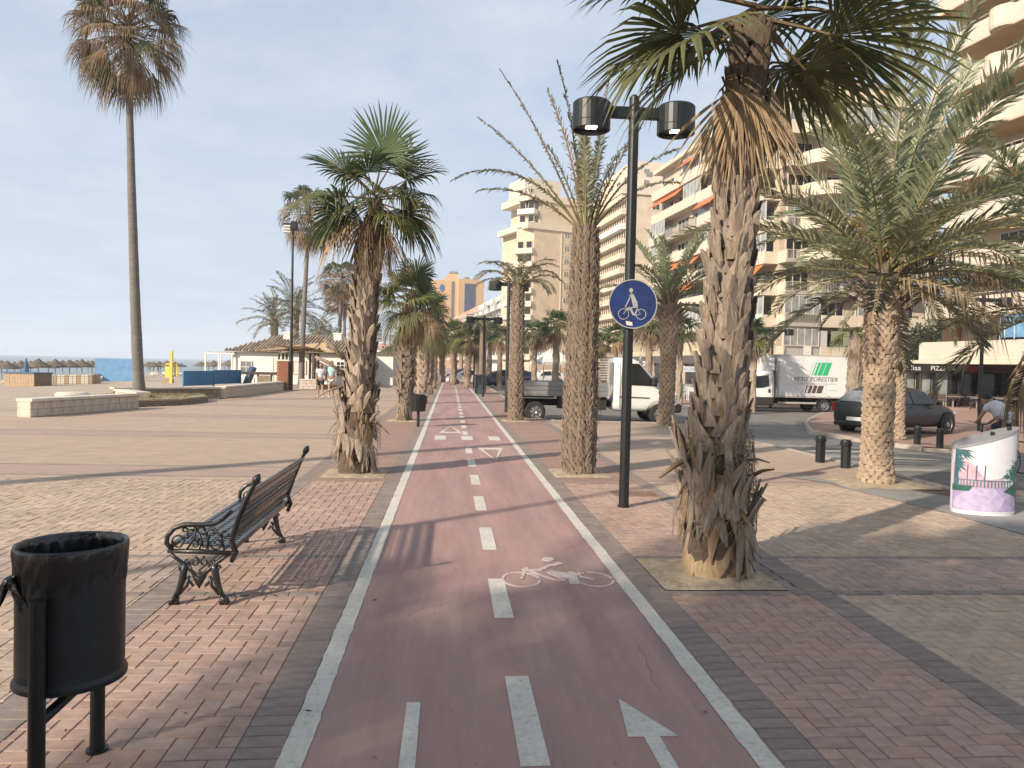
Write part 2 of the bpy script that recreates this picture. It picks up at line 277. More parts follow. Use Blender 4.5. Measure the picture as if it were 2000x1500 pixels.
class MB:
    def __init__(s): s.v = []; s.f = []
    def add(s, vs, fs):
        b = len(s.v); s.v.extend([tuple(p) for p in vs]); s.f.extend([tuple(i+b for i in f) for f in fs]); return s
    def box(s, x0, x1, y0, y1, z0, z1, M=None, bev=0.0):
        if bev > 0:
            b = bev; X = (x0, x1); Y = (y0, y1); Z = (z0, z1); pts = []; 
            sx = (x0, x0+b, x1-b, x1); sy = (y0, y0+b, y1-b, y1)
            ring = [(sx[1], sy[0]), (sx[2], sy[0]), (sx[3], sy[1]), (sx[3], sy[2]), (sx[2], sy[3]), (sx[1], sy[3]), (sx[0], sy[2]), (sx[0], sy[1])]
            cx, cy = (x0+x1)/2, (y0+y1)/2
            def ins(p):
                return (min(max(p[0], x0+b), x1-b), min(max(p[1], y0+b), y1-b))
            rows = [[(*ins(p), z0) for p in ring], [(p[0], p[1], z0+b) for p in ring], [(p[0], p[1], z1-b) for p in ring], [(*ins(p), z1) for p in ring]]
            vs = [q for r_ in rows for q in r_]; fs = []
            for k in range(3):
                for i in range(8): j = (i+1) % 8; fs.append((k*8+i, k*8+j, k*8+8+j, k*8+8+i))
            fs.append(tuple(range(7, -1, -1))); fs.append(tuple(range(24, 32)))
        else:
            vs = [(x0, y0, z0), (x1, y0, z0), (x1, y1, z0), (x0, y1, z0), (x0, y0, z1), (x1, y0, z1), (x1, y1, z1), (x0, y1, z1)]
            fs = [(3, 2, 1, 0), (4, 5, 6, 7), (0, 1, 5, 4), (1, 2, 6, 5), (2, 3, 7, 6), (3, 0, 4, 7)]
        if M is not None: vs = [tuple(M @ Vector(p)) for p in vs]
        return s.add(vs, fs)
    def tube(s, pts, rad, n=8, cap=True, M=None):
        pts = [Vector(p) for p in pts]; k = len(pts)
        rad = rad if hasattr(rad, '__len__') else [rad]*k
        vs = []; fs = []; up = None
        for i, p in enumerate(pts):
            t = (pts[min(i+1, k-1)]-pts[max(i-1, 0)]); t = t.normalized() if t.length > 1e-9 else Vector((0, 0, 1))
            if up is None: up = Vector((0, 0, 1)) if abs(t.z) < 0.9 else Vector((1, 0, 0))
            a = t.cross(up).normalized(); b = a.cross(t).normalized(); up = b
            for j in range(n):
                th = 2*math.pi*j/n; vs.append(p + a*(math.cos(th)*rad[i]) + b*(math.sin(th)*rad[i]))
        for i in range(k-1):
            for j in range(n):
                j2 = (j+1) % n; fs.append((i*n+j, i*n+j2, (i+1)*n+j2, (i+1)*n+j))
        if cap: fs.append(tuple(range(n-1, -1, -1))); fs.append(tuple((k-1)*n+j for j in range(n)))
        if M is not None: vs = [M @ p for p in vs]
        return s.add(vs, fs)
    def lathe(s, prof, n=16, M=None, c=(0, 0), fn=None, cap=False):
        vs = []; fs = []; k = len(prof)
        for i, (r_, z) in enumerate(prof):
            for j in range(n):
                th = 2*math.pi*j/n; rr = r_*(fn(th, z) if fn else 1); vs.append((c[0]+rr*math.cos(th), c[1]+rr*math.sin(th), z))
        for i in range(k-1):
            for j in range(n):
                j2 = (j+1) % n; fs.append((i*n+j, i*n+j2, (i+1)*n+j2, (i+1)*n+j))
        if cap: fs.append(tuple(range(n-1, -1, -1))); fs.append(tuple((k-1)*n+j for j in range(n)))
        if M is not None: vs = [tuple(M @ Vector(p)) for p in vs]
        return s.add(vs, fs)
    def prism(s, poly, h0, h1, M=None):
        """poly in local xy, extruded from h0 to h1 along z"""
        n = len(poly); vs = [(p[0], p[1], h0) for p in poly]+[(p[0], p[1], h1) for p in poly]
        fs = [tuple(range(n-1, -1, -1)), tuple(range(n, 2*n))]+[(i, (i+1) % n, n+(i+1) % n, n+i) for i in range(n)]
        if M is not None: vs = [tuple(M @ Vector(p)) for p in vs]
        return s.add(vs, fs)
    def stroke(s, pts, w, h0, h1, M=None, closed=False):
        """flat ribbon along 2-D points, w wide, with thickness"""
        P = [Vector((p[0], p[1])) for p in pts]; n = len(P)
        L = []; Rr = []
        for i in range(n):
            a = P[(i-1) % n] if (i > 0 or closed) else P[i]; b = P[(i+1) % n] if (i < n-1 or closed) else P[i]
            t = (b-a).normalized(); nn = Vector((-t.y, t.x))*(w/2); L.append(P[i]+nn); Rr.append(P[i]-nn)
        vs = []; fs = []
        for h in (h0, h1):
            for i in range(n): vs.append((L[i].x, L[i].y, h)); vs.append((Rr[i].x, Rr[i].y, h))
        o = 2*n; m_ = n if closed else n-1
        for i in range(m_):
            j = (i+1) % n; a, b, c_, d = 2*i, 2*i+1, 2*j+1, 2*j
            fs += [(o+a, o+b, o+c_, o+d), (a, o+a, o+d, d), (b, c_, o+c_, o+b)]
        if M is not None: vs = [tuple(M @ Vector(p)) for p in vs]
        return s.add(vs, fs)
    def mesh(s, name, mt=None, smooth=False):
        me = bpy.data.meshes.new(name); me.from_pydata(s.v, [], s.f)
        if smooth: me.polygons.foreach_set('use_smooth', [True]*len(me.polygons))
        if mt: me.materials.append(mt)
        me.update(); return me
    def build(s, name, mt, parent=None, smooth=False, kind=None, label=None, cat=None, group=None, loc=None, rot=None):
        o = link(name, s.mesh(name, mt, smooth), None, parent, loc, rot)
        tag(o, label, cat, group, kind); return o
def T(x=0, y=0, z=0): return Matrix.Translation((x, y, z))
def RX(a): return Matrix.Rotation(a, 4, 'X')
def RY(a): return Matrix.Rotation(a, 4, 'Y')
def RZ(a): return Matrix.Rotation(a, 4, 'Z')
_tx = {}
def text(name, s, size, mt, parent, M, ext=0.004, shear=0.0, fit=None):
    cu = bpy.data.curves.new('t', 'FONT'); cu.body = s; cu.size = size; cu.extrude = ext; cu.align_x = 'CENTER'; cu.align_y = 'CENTER'; cu.shear = shear; cu.resolution_u = 3
    ob = bpy.data.objects.new('t', cu); col.objects.link(ob)
    dg = bpy.context.evaluated_depsgraph_get(); me = bpy.data.meshes.new_from_object(ob.evaluated_get(dg)); me.name = name
    bpy.data.objects.remove(ob)
    if fit:
        xs = [v.co.x for v in me.vertices]; k = fit/(max(xs)-min(xs)); me.transform(Matrix.Diagonal((k, 1, 1, 1)))
    me.transform(M); me.materials.clear()
    return link(name, me, mt, parent)
# ================================================================ SETTING
def drop(x): 
    t = min(1, max(0, (x-7.5)/8.0)); return -0.28*t*t*(3-2*t)
def sheet(name, rects, mt, z, parent=None, nx=1, kind='structure', **kw):
    b = MB()
    for (x0, x1, y0, y1) in rects: b.add([(x0, y0, z), (x1, y0, z), (x1, y1, z), (x0, y1, z)], [(0, 1, 2, 3)])
    return b.build(name, mt, parent, kind=kind if parent is None else None, **kw)
def polysheet(name, poly, mt, z=0.0, thick=0.0, parent=None, step=1.2):
    """polygon in plan, cut into strips so that it can follow the fall of the ground"""
    b = MB(); n = len(poly)
    import bisect
    ys = sorted(set([p[1] for p in poly])); out = []
    lo, hi = min(ys), max(ys); cuts = sorted(set(ys+[lo+(hi-lo)*i/60 for i in range(61)]))
    def span(y):
        xs = []
        for i in range(n):
            (xa, ya), (xb, yb) = poly[i], poly[(i+1) % n]
            if (ya <= y < yb) or (yb <= y < ya): xs.append(xa+(xb-xa)*(y-ya)/(yb-ya))
        return sorted(xs)
    for a, c in zip(cuts[:-1], cuts[1:]):
        if c-a < 1e-6: continue
        e = 1e-5; A = span(a+e); C = span(c-e)
        for k in range(0, min(len(A), len(C))-1, 2):
            grid = sorted(set([A[k], A[k+1]]+[g for g in (7.5, 8, 8.5, 9, 9.5, 10, 10.5, 11, 11.5, 12, 12.5, 13, 13.5, 14, 14.5, 15, 15.5) if A[k] < g < A[k+1]]))
            fr = [(g-A[k])/max(1e-6, A[k+1]-A[k]) for g in grid]
            top = [C[k]+(C[k+1]-C[k])*f for f in fr]
            for i in range(len(grid)-1):
                q = [(grid[i], a), (grid[i+1], a), (top[i+1], c), (top[i], c)]
                b.add([(x, y, z+drop(x)) for x, y in q], [(0, 1, 2, 3)])
    return b.build(name, mt, parent, kind=None if parent else 'structure')

# base ground under everything, with the beach falling gently to the sea
b = MB()
for (y0, y1) in [(-60, 0), (0, 30), (30, 120), (120, 500), (500, 2300)]:
    prof = [(-1500, -4.0), (-78, -2.4), (-60, -1.9), (-30, -0.85), (-15, -0.05), (-9.5, -0.03)]
    for (xa, za), (xb, zb) in zip(prof[:-1], prof[1:]): b.add([(xa, y0, za), (xb, y0, zb), (xb, y1, zb), (xa, y1, za)], [(0, 1, 2, 3)])
b.build('beach', M_sand, kind='structure')
sheet('sea', [(-1500, -66, -60, 2300)], M_sea, -2.05)
sheet('ground', [(-9.8, 600, -60, 2300)], M_conc, -0.95)

# promenade surface: coloured paving zones
BANDS = [5.62+5.66*i for i in range(-2, 22)]          # start of each pair of grey courses
def lane_gap(x): return -0.70 < x < 1.49
def colr(c, r_):
    k = 1+r_.uniform(-0.10, 0.08); w = r_.uniform(-0.03, 0.03)
    g = r_.uniform(0, 0.24) if c is not CREAM else r_.uniform(0, 0.16)
    gy = sum(c)/3*0.92
    return tuple(max(0.01, (v*(1-g)+gy*g)*k+w*(0.4 if i else 0.8)*0.5) for i, v in enumerate(c))
YN, YF = 1.6, 11.0
zones = []   # x0,x1,y0,y1,colour,pattern
XS_L, XS_R = -8.6, 6.9
def add_zone(x0, x1, y0, y1, c, p):
    if x1-x0 > 0.02 and y1-y0 > 0.02: zones.append((x0, x1, y0, y1, c, p))
for (a, b_) in ((-0.91, -0.70), (1.49, 1.70)): add_zone(a, b_, YN, YF, GREY, 'head')
for (a, b_) in ((-2.17, -1.95), (2.80, 3.02)): add_zone(a, b_, YN, YF, GREY, 'head')
PITS = [(1.70, 2.68, 5.72, 6.68), (-1.93, -0.93, 11.3, 12.2)]
for (sa, sb) in ((XS_L, -2.17), (-1.95, -0.91), (1.70, 2.80), (3.02, XS_R)):
    strip = sa in (-1.95, 1.70)
    y = YN
    for bs in BANDS:
        if bs > YF: break
        if bs+1.2 < YN: continue
        segs = [(max(y, YN), bs, PINK if strip else CREAM, 'herr'), (bs, bs+0.1, GREY, 'row'), (bs+0.1, bs+1.08, PINK if strip else BANDC, 'herr'), (bs+1.08, bs+1.18, GREY, 'row')]
        for (ya, yb, c, p) in segs:
            ya, yb = max(ya, YN), min(yb, YF)
            if yb <= ya: continue
            if sa == 1.70 and p == 'herr' and 5.6 < bs < 5.7 and ya > 5.6: add_zone(2.68, sb, ya, yb, GREY, 'row'); continue
            add_zone(sa, sb, ya, yb, c, p)
        y = bs+1.18
    add_zone(sa, sb, y, YF, PINK if strip else CREAM, 'herr')
# the slab and the road cut the paving on the right
def cutline(y):   # x where the paving ends on the right
    pts = [(1.6, 6.1), (7.5, 6.3), (9.5, 6.2), (11.2, 5.9)]
    return 6.2 if y > 7.5 else 6.9
bricks = []
rb = random.Random(3)
w = 0.1
for (x0, x1, y0, y1, c, p) in zones:
    def emit(a, b_, cc, d):
        a, b_ = max(a, x0), min(b_, x1); cc, d = max(cc, y0), min(d, y1)
        if b_-a < 0.02 or d-cc < 0.02: return
        cx, cy = (a+b_)/2, (cc+d)/2
        u = 880+FOC*cx/cy
        if u < -420 or u > 2420: return
        bricks.append((a, b_, cc, d, c))
    if p == 'head':
        n = int((y1-y0)/w)+1
        for i in range(n): emit(x0, x1, y0+i*w, y0+(i+1)*w)
    elif p == 'row':
        n = int((x1-x0)/0.2)+1
        nr = max(1, round((y1-y0)/0.1))
        for j in range(nr):
            for i in range(-1, n+1): emit(x0+i*0.2+(0.1 if j % 2 else 0), x0+(i+1)*0.2+(0.1 if j % 2 else 0), y0+j*0.1, y0+(j+1)*0.1)
    else:
        i0, i1 = int(math.floor((x0)/w))-2, int(math.ceil((x1)/w))+2; j0, j1 = int(math.floor(y0/w))-2, int(math.ceil(y1/w))+2
        for j in range(j0, j1):
            for i in range(i0, i1):
                k = (i-j) % 4
                if k == 0: emit(i*w, (i+2)*w, j*w, (j+1)*w)
                elif k == 3: emit(i*w, (i+1)*w, j*w, (j+2)*w)
def brick_arrays(lst, r_):
    V = []; F = []; C = []; g = 0.0022; ch = 0.004
    for (a, b_, c0, d0, c) in lst:
        a, b_, c0, d0 = a+g, b_-g, c0+g, d0-g
        z = r_.uniform(-0.0016, 0.0016); tx, ty = r_.uniform(-0.0012, 0.0012), r_.uniform(-0.0012, 0.0012); n = len(V)
        V += [(a, c0, -0.012), (b_, c0, -0.012), (b_, d0, -0.012), (a, d0, -0.012), (a, c0, z-ch), (b_, c0, z-ch), (b_, d0, z-ch), (a, d0, z-ch),
              (a+ch, c0+ch, z+tx+ty), (b_-ch, c0+ch, z-tx+ty), (b_-ch, d0-ch, z-tx-ty), (a+ch, d0-ch, z+tx-ty)]
        for o in (0, 4):
            for i in range(4): j = (i+1) % 4; F.append((n+o+i, n+o+j, n+o+4+j, n+o+4+i))
        F.append((n+8, n+9, n+10, n+11)); q = colr(c, r_)+(1,); C += [q]*12
    return V, F, C
def brick_mesh(lst, r_):
    V, F, C = brick_arrays(lst, r_); me = bpy.data.meshes.new('brick'); me.from_pydata(V, [], F)
    at_ = me.attributes.new('tint', 'FLOAT_COLOR', 'POINT'); at_.data.foreach_set('color', np.array(C, dtype=np.float32).ravel()); me.materials.append(M_brick); return me
pav = sheet('pavement', [(-9.6, 7.6, -14, 11.0)], M_joint, -0.011)
def inview(q):
    cx, cy = (q[0]+q[1])/2, (q[2]+q[3])/2; d = Vector((cx, cy, -EYE)); zf = d.dot(_F)
    u = 1000+FOC*d.dot(_RR)/zf; v = 750-FOC*d.dot(_UU)/zf
    return 0 < u < 2000 and 0 < v < 1500
full = [q for q in bricks if inview(q) and abs((q[1]-q[0])*(q[3]-q[2])-0.02) < 0.002]
full.sort(key=lambda q: q[3]); single = set(id(q) for q in full[:300])
varc = {}
for q in full[:300]:
    horiz = (q[1]-q[0]) > (q[3]-q[2]); key = (horiz, q[4], rb.randrange(9))
    lx, ly = q[1]-q[0], q[3]-q[2]; key += (round(lx, 2), round(ly, 2))
    if key not in varc: varc[key] = brick_mesh([(-lx/2, lx/2, -ly/2, ly/2, q[4])], rb)
    link('brick', varc[key], None, pav, ((q[0]+q[1])/2, (q[2]+q[3])/2, 0))
rest = link('brick_field', brick_mesh([q for q in bricks if id(q) not in single], rb), None, pav); rest['kind'] = 'stuff'

# farther paving: same zones as flat sheets with relief from the material
def pave_mat(name, c, s=1.0):
    mt = mat(name, c, 0.85, 0.07, 0.9, 0.0, detail=7)
    n = mt.node_tree; b = n.nodes['Principled BSDF']; co = [x for x in n.nodes if x.type == 'TEX_COORD'][0]
    br = n.nodes.new('ShaderNodeTexBrick'); br.inputs['Scale'].default_value = 1.0; br.inputs['Brick Width'].default_value = 0.2; br.inputs['Row Height'].default_value = 0.1
    br.inputs['Mortar Size'].default_value = 0.004; br.inputs['Color1'].default_value = (1, 1, 1, 1); br.inputs['Color2'].default_value = (0.84, 0.86, 0.9, 1); br.inputs['Mortar'].default_value = (0.6, 0.55, 0.5, 1)
    n.links.new(co.outputs['Object'], br.inputs['Vector'])
    src = b.inputs['Base Color'].links[0].from_socket
    ml = n.nodes.new('ShaderNodeMixRGB'); ml.blend_type = 'MULTIPLY'; ml.inputs[0].default_value = 1; n.links.new(src, ml.inputs[1]); n.links.new(br.outputs['Color'], ml.inputs[2]); n.links.new(ml.outputs[0], b.inputs['Base Color'])
    return mt
k_ = 0.95
M_pc = pave_mat('paving_cream', tuple(v*k_ for v in CREAM)); M_pp = pave_mat('paving_pink', tuple(v*k_ for v in (0.425, 0.27, 0.205))); M_pg = pave_mat('paving_grey', tuple(v*k_*1.05 for v in GREY)); M_pb = pave_mat('paving_band', tuple(v*k_ for v in BANDC))
for _m in (M_pc, M_pp, M_pg, M_pb): wear(_m, 0.7, 0.7, 0.86, 1.08)
FARY = 150
def far_rects(sa, sb, strip, y0=11.0, y1=FARY):
    rc = {'c': [], 'p': [], 'g': [], 'b': []}; y = y0
    for bs in BANDS:
        if bs+1.18 <= y0: continue
        if bs > y1: break
        if bs > y: rc['p' if strip else 'c'].append((sa, sb, y, bs))
        a = max(bs, y0)
        if bs+0.1 > y0: rc['g'].append((sa, sb, max(bs, y0), bs+0.1))
        rc['p' if strip else 'b'].append((sa, sb, max(bs+0.1, y0), bs+1.08)); rc['g'].append((sa, sb, bs+1.08, bs+1.18)); y = bs+1.18
    if y < y1: rc['p' if strip else 'c'].append((sa, sb, y, y1))
    return rc
allr = {'c': [], 'p': [], 'g': [], 'b': []}
for (sa, sb, st) in ((-9.6, -2.17, False), (-1.95, -0.91, True), (1.70, 2.80, True)):
    r_ = far_rects(sa, sb, st)
    for k in allr: allr[k] += r_[k]
r_ = far_rects(3.02, 6.3, False, 11.0, 23.6)
for k in allr: allr[k] += r_[k]
r_ = far_rects(-14.6, -9.6, False, 0, 19.5)
for k in allr: allr[k] += r_[k]
r_ = far_rects(-9.6, XS_L, False, -14, 11.0)
for k in allr: allr[k] += r_[k]
allr['g'] += [(-0.91, -0.70, 11, FARY), (1.49, 1.70, 11, FARY), (-2.17, -1.95, 11, FARY), (2.80, 3.02, 11, FARY)]
allr['c'] += [(-8.6, -2.17, -14, YN), (3.02, 7.4, -14, YN)]; allr['p'] += [(-1.95, -0.91, -14, YN), (1.70, 2.80, -14, YN)]
allr['g'] += [(-0.91, -0.70, -14, YN), (1.49, 1.70, -14, YN), (-2.17, -1.95, -14, YN), (2.80, 3.02, -14, YN)]
sheet('promenade', allr['c'], M_pc, 0.0); sheet('promenade_pink_paving', allr['p'], M_pp, 0.0); sheet('promenade_grey_paving', allr['g'], M_pg, 0.0); sheet('promenade_band_paving', allr['b'], M_pb, 0.0)
polysheet('pavement_corner', [(6.3, 11.0), (7.45, 11.0), (7.5, 14), (7.35, 18), (7.1, 20.5), (6.9, 23.6), (6.3, 23.6)], M_pc, 0.0)
polysheet('promenade_edge', [(-14.6, 19.5), (-9.6, 19.5), (-9.6, 44), (-9.62, 33), (-10.4, 27), (-11.6, 22.2), (-13.6, 21.2)], M_pc, 0.0)
sheet('promenade_corner', [(-14.6, -9.6, -14, 0)], M_pc, 0.0)
sheet('cycle_path', [(-0.70, 1.49, -14, 300)], M_lane, 0.0)
# sand pits round the palms
def pit(x, y, sx=0.5, sy=0.46, z=0.004):
    b = MB(); n = 20; g = []
    for j in range(9):
        for i in range(9):
            gx, gy = x-sx+2*sx*i/8, y-sy+2*sy*j/8; e = min(i, 8-i, j, 8-j)
            b.v.append((gx, gy, z+(0.0 if e == 0 else 0.012+0.02*rb.random())))
    for j in range(8):
        for i in range(8): b.f.append((j*9+i, j*9+i+1, j*9+i+10, j*9+i+9))
    b.build('planting_pit_ground', M_pit, kind='structure', smooth=True)
pit(2.19, 6.2, 0.49, 0.48); pit(-1.42, 11.75, 0.47, 0.5); pit(2.1, 12.04, 0.45, 0.5); pit(-1.35, 22.6, 0.47, 0.5); pit(2.05, 23.3, 0.45, 0.5); pit(6.7, 11.35, 0.75, 0.6); pit(6.5, 22.3, 0.6, 0.6)
# loose grit in the near pit
b = MB()
for i in range(500):
    a = rb.uniform(1.74, 2.64), rb.uniform(5.76, 6.64); s_ = rb.uniform(0.002, 0.007)
    b.add([(a[0]-s_, a[1]-s_, 0.018), (a[0]+s_, a[1]-s_*.6, 0.018), (a[0], a[1]+s_, 0.02), (a[0], a[1], 0.024+s_)], [(0, 1, 3), (1, 2, 3), (2, 0, 3)])
b.build('pit_gravel', mat('grit', (0.42, 0.32, 0.2), 0.9, 0.2, 40), kind='stuff')
# grey slab beside the cabinet, kerb, road
slabp = [ground(1625, 948), ground(1980, 1050), (7.9, 5.0, 0), (9.2, 8.5, 0), (7.35, 10.2, 0), ground(1730, 958)]
polysheet('concrete_slab', [(5.85, 11.15), (6.2, 9.0), (6.28, 7.45), (7.9, 3.0), (10.5, 3.0), (8.3, 8.3), (7.35, 9.9), (6.9, 10.4), (6.5, 11.0)], M_slab, 0.006)
polysheet('concrete_strip', [(5.5, 11.9), (6.1, 10.9), (6.6, 10.55), (6.9, 10.6), (6.35, 11.5), (5.8, 12.1)], M_slab, 0.010)
KERB = [(12.5, 3.0), (10.2, 6.6), (8.6, 8.9), (7.65, 10.3), (7.6, 14), (7.45, 18), (7.2, 20.5), (6.95, 23.0), (6.4, 23.7), (3.4, 23.9), (2.95, 24.6), (2.92, 30), (2.92, 150)]
def kerb(pts, name='kerb', w=0.14, z=0.012):
    b = MB()
    for (xa, ya), (xb, yb) in zip(pts[:-1], pts[1:]):
        L = math.hypot(xb-xa, yb-ya); a = math.atan2(yb-ya, xb-xa); n = max(1, int(L/1.0)) if ya < 40 else 3
        for i in range(n):
            cx, cy = xa+(xb-xa)*(i/n), ya+(yb-ya)*(i/n); b.box(0.006, L/n-0.006, -w/2, w/2, -0.3, z, T(cx, cy, drop(cx)) @ RZ(a), bev=0.01)
    return b.build(name, M_kerb, kind='structure')
kerb(KERB)
polysheet('road', [(12.5, 3.0), (10.2, 6.6), (8.6, 8.9), (7.65, 10.3), (7.6, 14), (7.45, 18), (7.2, 20.5), (6.95, 23.0), (6.4, 23.7), (3.4, 23.9), (2.95, 24.6), (2.92, 30), (2.92, 300), (10.5, 300), (10.8, 60), (11, 41.5), (22, 41), (22, 37.5), (18.5, 36.3), (15.3, 31.2), (13.4, 27.5), (11.6, 23.5), (11.8, 21.2), (12.6, 19.2), (15.5, 17.8), (40, 15), (40, 3.0)], M_asph, -0.12)
FARK = [(40, 15), (15.5, 17.8), (12.6, 19.2), (11.8, 21.2), (11.6, 23.5), (13.4, 27.5), (15.3, 31.2), (18.5, 36.3), (22, 37.5), (22, 41), (11, 41.5), (10.8, 60), (10.5, 300)]
kerb(FARK, 'kerb_far_side')
polysheet('pavement_far_side', [(40, 15), (15.5, 17.8), (12.6, 19.2), (11.8, 21.2), (11.6, 23.5), (13.4, 27.5), (15.3, 31.2), (18.5, 36.3), (22, 37.5), (22, 41), (11, 41.5), (10.8, 60), (10.5, 300), (300, 300), (300, 15)], M_pp, 0.0)
# road markings
def mark(name, polys, mt=M_paint, z=0.004, parent=None):
    b = MB()
    for p in polys: b.prism(p, z-0.003, z)
    return b.build(name, mt, None, kind='structure')
def edge_line(xa, xb, seed):
    r_ = random.Random(seed); b = MB(); y = 1.5; L = []
    ys = [-14]+[1.5+0.025*i for i in range(400)]+[75]; ja = jb = 0
    for y in ys: ja = ja*0.7+r_.uniform(-.003, .003); jb = jb*0.7+r_.uniform(-.003, .003); L.append(((xa+ja, y, .004), (xb+jb, y, .004)))
    for p, q in L: b.v += [p, q]
    for i in range(len(L)-1): b.f.append((2*i, 2*i+1, 2*i+3, 2*i+2))
    b.build('lane_edge_line', M_paint, kind='structure')
edge_line(-0.70, -0.59, 1); edge_line(1.37, 1.48, 2)
def cracks():
    r_ = random.Random(14); b = MB()
    for (x, y, a, n_) in ((0.1, 6.2, 2.0, 10), (1.15, 3.9, 1.6, 11), (-0.3, 5.0, 1.2, 9), (0.7, 8.5, 1.9, 14), (-0.2, 9.3, 1.4, 10), (1.1, 7.0, 1.0, 8)):
        pts = [(x, y)]
        for i in range(n_): a += r_.uniform(-.5, .5); a = a*0.92+0.08*1.7; x += math.cos(a)*.07; y += math.sin(a)*.07; pts.append((x, y))
        pts = [p for p in pts if -0.55 < p[0] < 1.33]
        if len(pts) > 2: b.stroke(pts, .0018, .0002, .0008)
    b.build('lane_cracks', mat('crack', (0.17, 0.115, 0.10), .9, .1, 5), kind='structure')
cracks()
def litter():
    r_ = random.Random(19)
    for nm, mt_, cnt, s0, s1 in (('leaf_litter', M_deadG, 150, .008, .03), ('dust_specks', M_paint2, 130, .003, .007), ('dark_specks', M_joint, 260, .003, .008)):
        b = MB()
        for i in range(cnt):
            y = 2.2+9*r_.random()**1.4; x = r_.uniform(-.75*y-1, .8*y+1); s_ = r_.uniform(s0, s1); a = r_.uniform(0, 6.28); M_ = T(x, y, .0045) @ RZ(a)
            b.add([tuple(M_ @ Vector(p)) for p in ((-s_, 0, 0), (0, -s_*.35, .001), (s_, 0, .002), (0, s_*.35, .003+s_*.1))], [(0, 1, 2, 3)])
        b.build(nm, mt_, kind='stuff')
litter()
k = 0
y = -0.62
while y < 74:
    if not (16.4 < y+0.45 < 18.6): mark('lane_centre_dash', [[(0.335, y), (0.465, y), (0.465, y+0.94), (0.335, y+0.94)]], M_paint)
    y += 1.905
for x in (-0.33, 0.29, 0.92): mark('crossing_block', [[(x, 17.2), (x+0.26, 17.2), (x+0.26, 18.1), (x, 18.1)]], M_paint)
def tri(cx, y0, y1, wd, flip):
    ya, yb = (y0, y1) if not flip else (y1, y0); t = 0.07; out = [(cx-wd/2, ya), (cx+wd/2, ya), (cx, yb)]
    g = MB(); pts = out; g.stroke(pts, t, 0.001, 0.004, closed=True); s_ = 0.13 if ya < yb else -0.13; g.stroke([(cx-wd/2, ya+s_), (cx+wd/2, ya+s_)], .26, 0.001, 0.0052); return g
tri(0.04, 18.9, 21.0, 0.5, False).build('give_way_triangle', M_paint, kind='structure')
tri(0.85, 13.6, 15.6, 0.46, True).build('give_way_triangle', M_paint, kind='structure')
A0 = ground(1262, 1458); tipp = ground(1225, 1384)
mark('lane_arrow', [[(0.86, 3.43), (1.10, 3.43), (0.905, 3.83)], [(0.96, 2.2), (1.035, 2.2), (1.01, 3.43), (0.935, 3.43)]])
mark('lane_arrow', [[(-0.185, 2.0), (-0.115, 2.0), (-0.115, 3.82), (-0.185, 3.82)]])
# painted bicycle symbol (about 0.86 m wide)
def bike_symbol(b, M, w=0.02, lane=True):
    def circ(cx, cy, rx, ry, a0=0, a1=360, n=26): return [(cx+rx*math.cos(R(a0+(a1-a0)*i/n)), cy+ry*math.sin(R(a0+(a1-a0)*i/n))) for i in range(n+1)]
    b.stroke(circ(-0.30, 0, 0.15, 0.15, 4, 120), w, 0, 1.12, M); b.stroke(circ(-0.30, 0, 0.15, 0.15, 128, 356), w, 0, 1.24, M)
    b.stroke(circ(0.30, 0, 0.15, 0.15, 4, 100), w, 0, 1.36, M); b.stroke(circ(0.30, 0, 0.15, 0.15, 112, 352), w, 0, 1.48, M)
    b.stroke([(-0.30, 0), (-0.22, 0.26)], w*1.1, 0, 1.60, M); b.stroke([(-0.20, 0.17), (-0.02, -0.02), (0.06, -0.02)], w, 0, 1.72, M); b.stroke([(-0.27, 0.20), (-0.12, 0.20), (0.0, 0.32)], w*2.0, 0, 1.84, M)
    b.stroke([(0.0, 0.30), (0.10, 0.37)], w*2.6, 0, 1.96, M)
    b.prism([(-0.06, 0.10), (0.14, 0.20), (0.19, 0.16), (0.19, 0.10), (0.02, 0.03)], 0, 2.08, M) if False else None
    b.prism([(-0.07, 0.14), (-0.02, 0.19), (0.10, 0.13), (0.13, 0.17), (0.18, 0.13), (0.16, -0.10), (0.08, -0.10), (0.09, 0.02), (0.02, 0.02)], 0, 2.20, M)
    b.stroke([(0.30, 0.0), (0.20, 0.05), (0.20, 0.14)], w, 0, 2.32, M)
    b.prism([(0.0+0.055*math.cos(R(a)), 0.46+0.045*math.sin(R(a))) for a in range(0, 360, 24)], 0, 2.44, M)
b = MB(); bike_symbol(b, T(0.90, 6.02, 0.001) @ Matrix.Diagonal((0.99, 1.35, 0.003, 1)), 0.022)
b.build('painted_bicycle_symbol', M_paint2, kind='structure')
# zebra stripes and lane lines on the road
zb = MB()
for (x, y) in ((8.0, 14.8), (8.15, 16.2), (8.2, 17.6)):
    for xx in range(3):
        pass
for i in range(5):
    y0 = 13.6+i*1.05
    for q in range(12):
        xa, xb = 8.0+q*3.8/12, 8.0+(q+1)*3.8/12; ya, yb = y0+.9*q/12, y0+.9*(q+1)/12; zb.add([(xa, ya, -0.114+drop(xa)), (xb, yb, -0.114+drop(xb)), (xb, yb+.45, -0.114+drop(xb)), (xa, ya+.45, -0.114+drop(xa))], [(0, 1, 2, 3)])
zb.build('zebra_crossing', mat('faded_paint', (0.36, 0.34, 0.29), 0.85, 0.12, 6, c2=(0.26, 0.235, 0.2), detail=8), kind='structure')
# drain grate and manhole
g = MB(); g.box(2.25, 2.85, 9.95, 10.35, 0.001, 0.006)
for i in range(11): g.box(2.28+i*0.052, 2.30+i*0.052, 9.97, 10.33, 0.006, 0.014)
tag(g.build('drain_grate', mat('rust_iron', (0.26, 0.17, 0.12), 0.8, 0.2, 10)), 'flat iron drain grate in the paving behind the black lamp pole', 'drain grate')
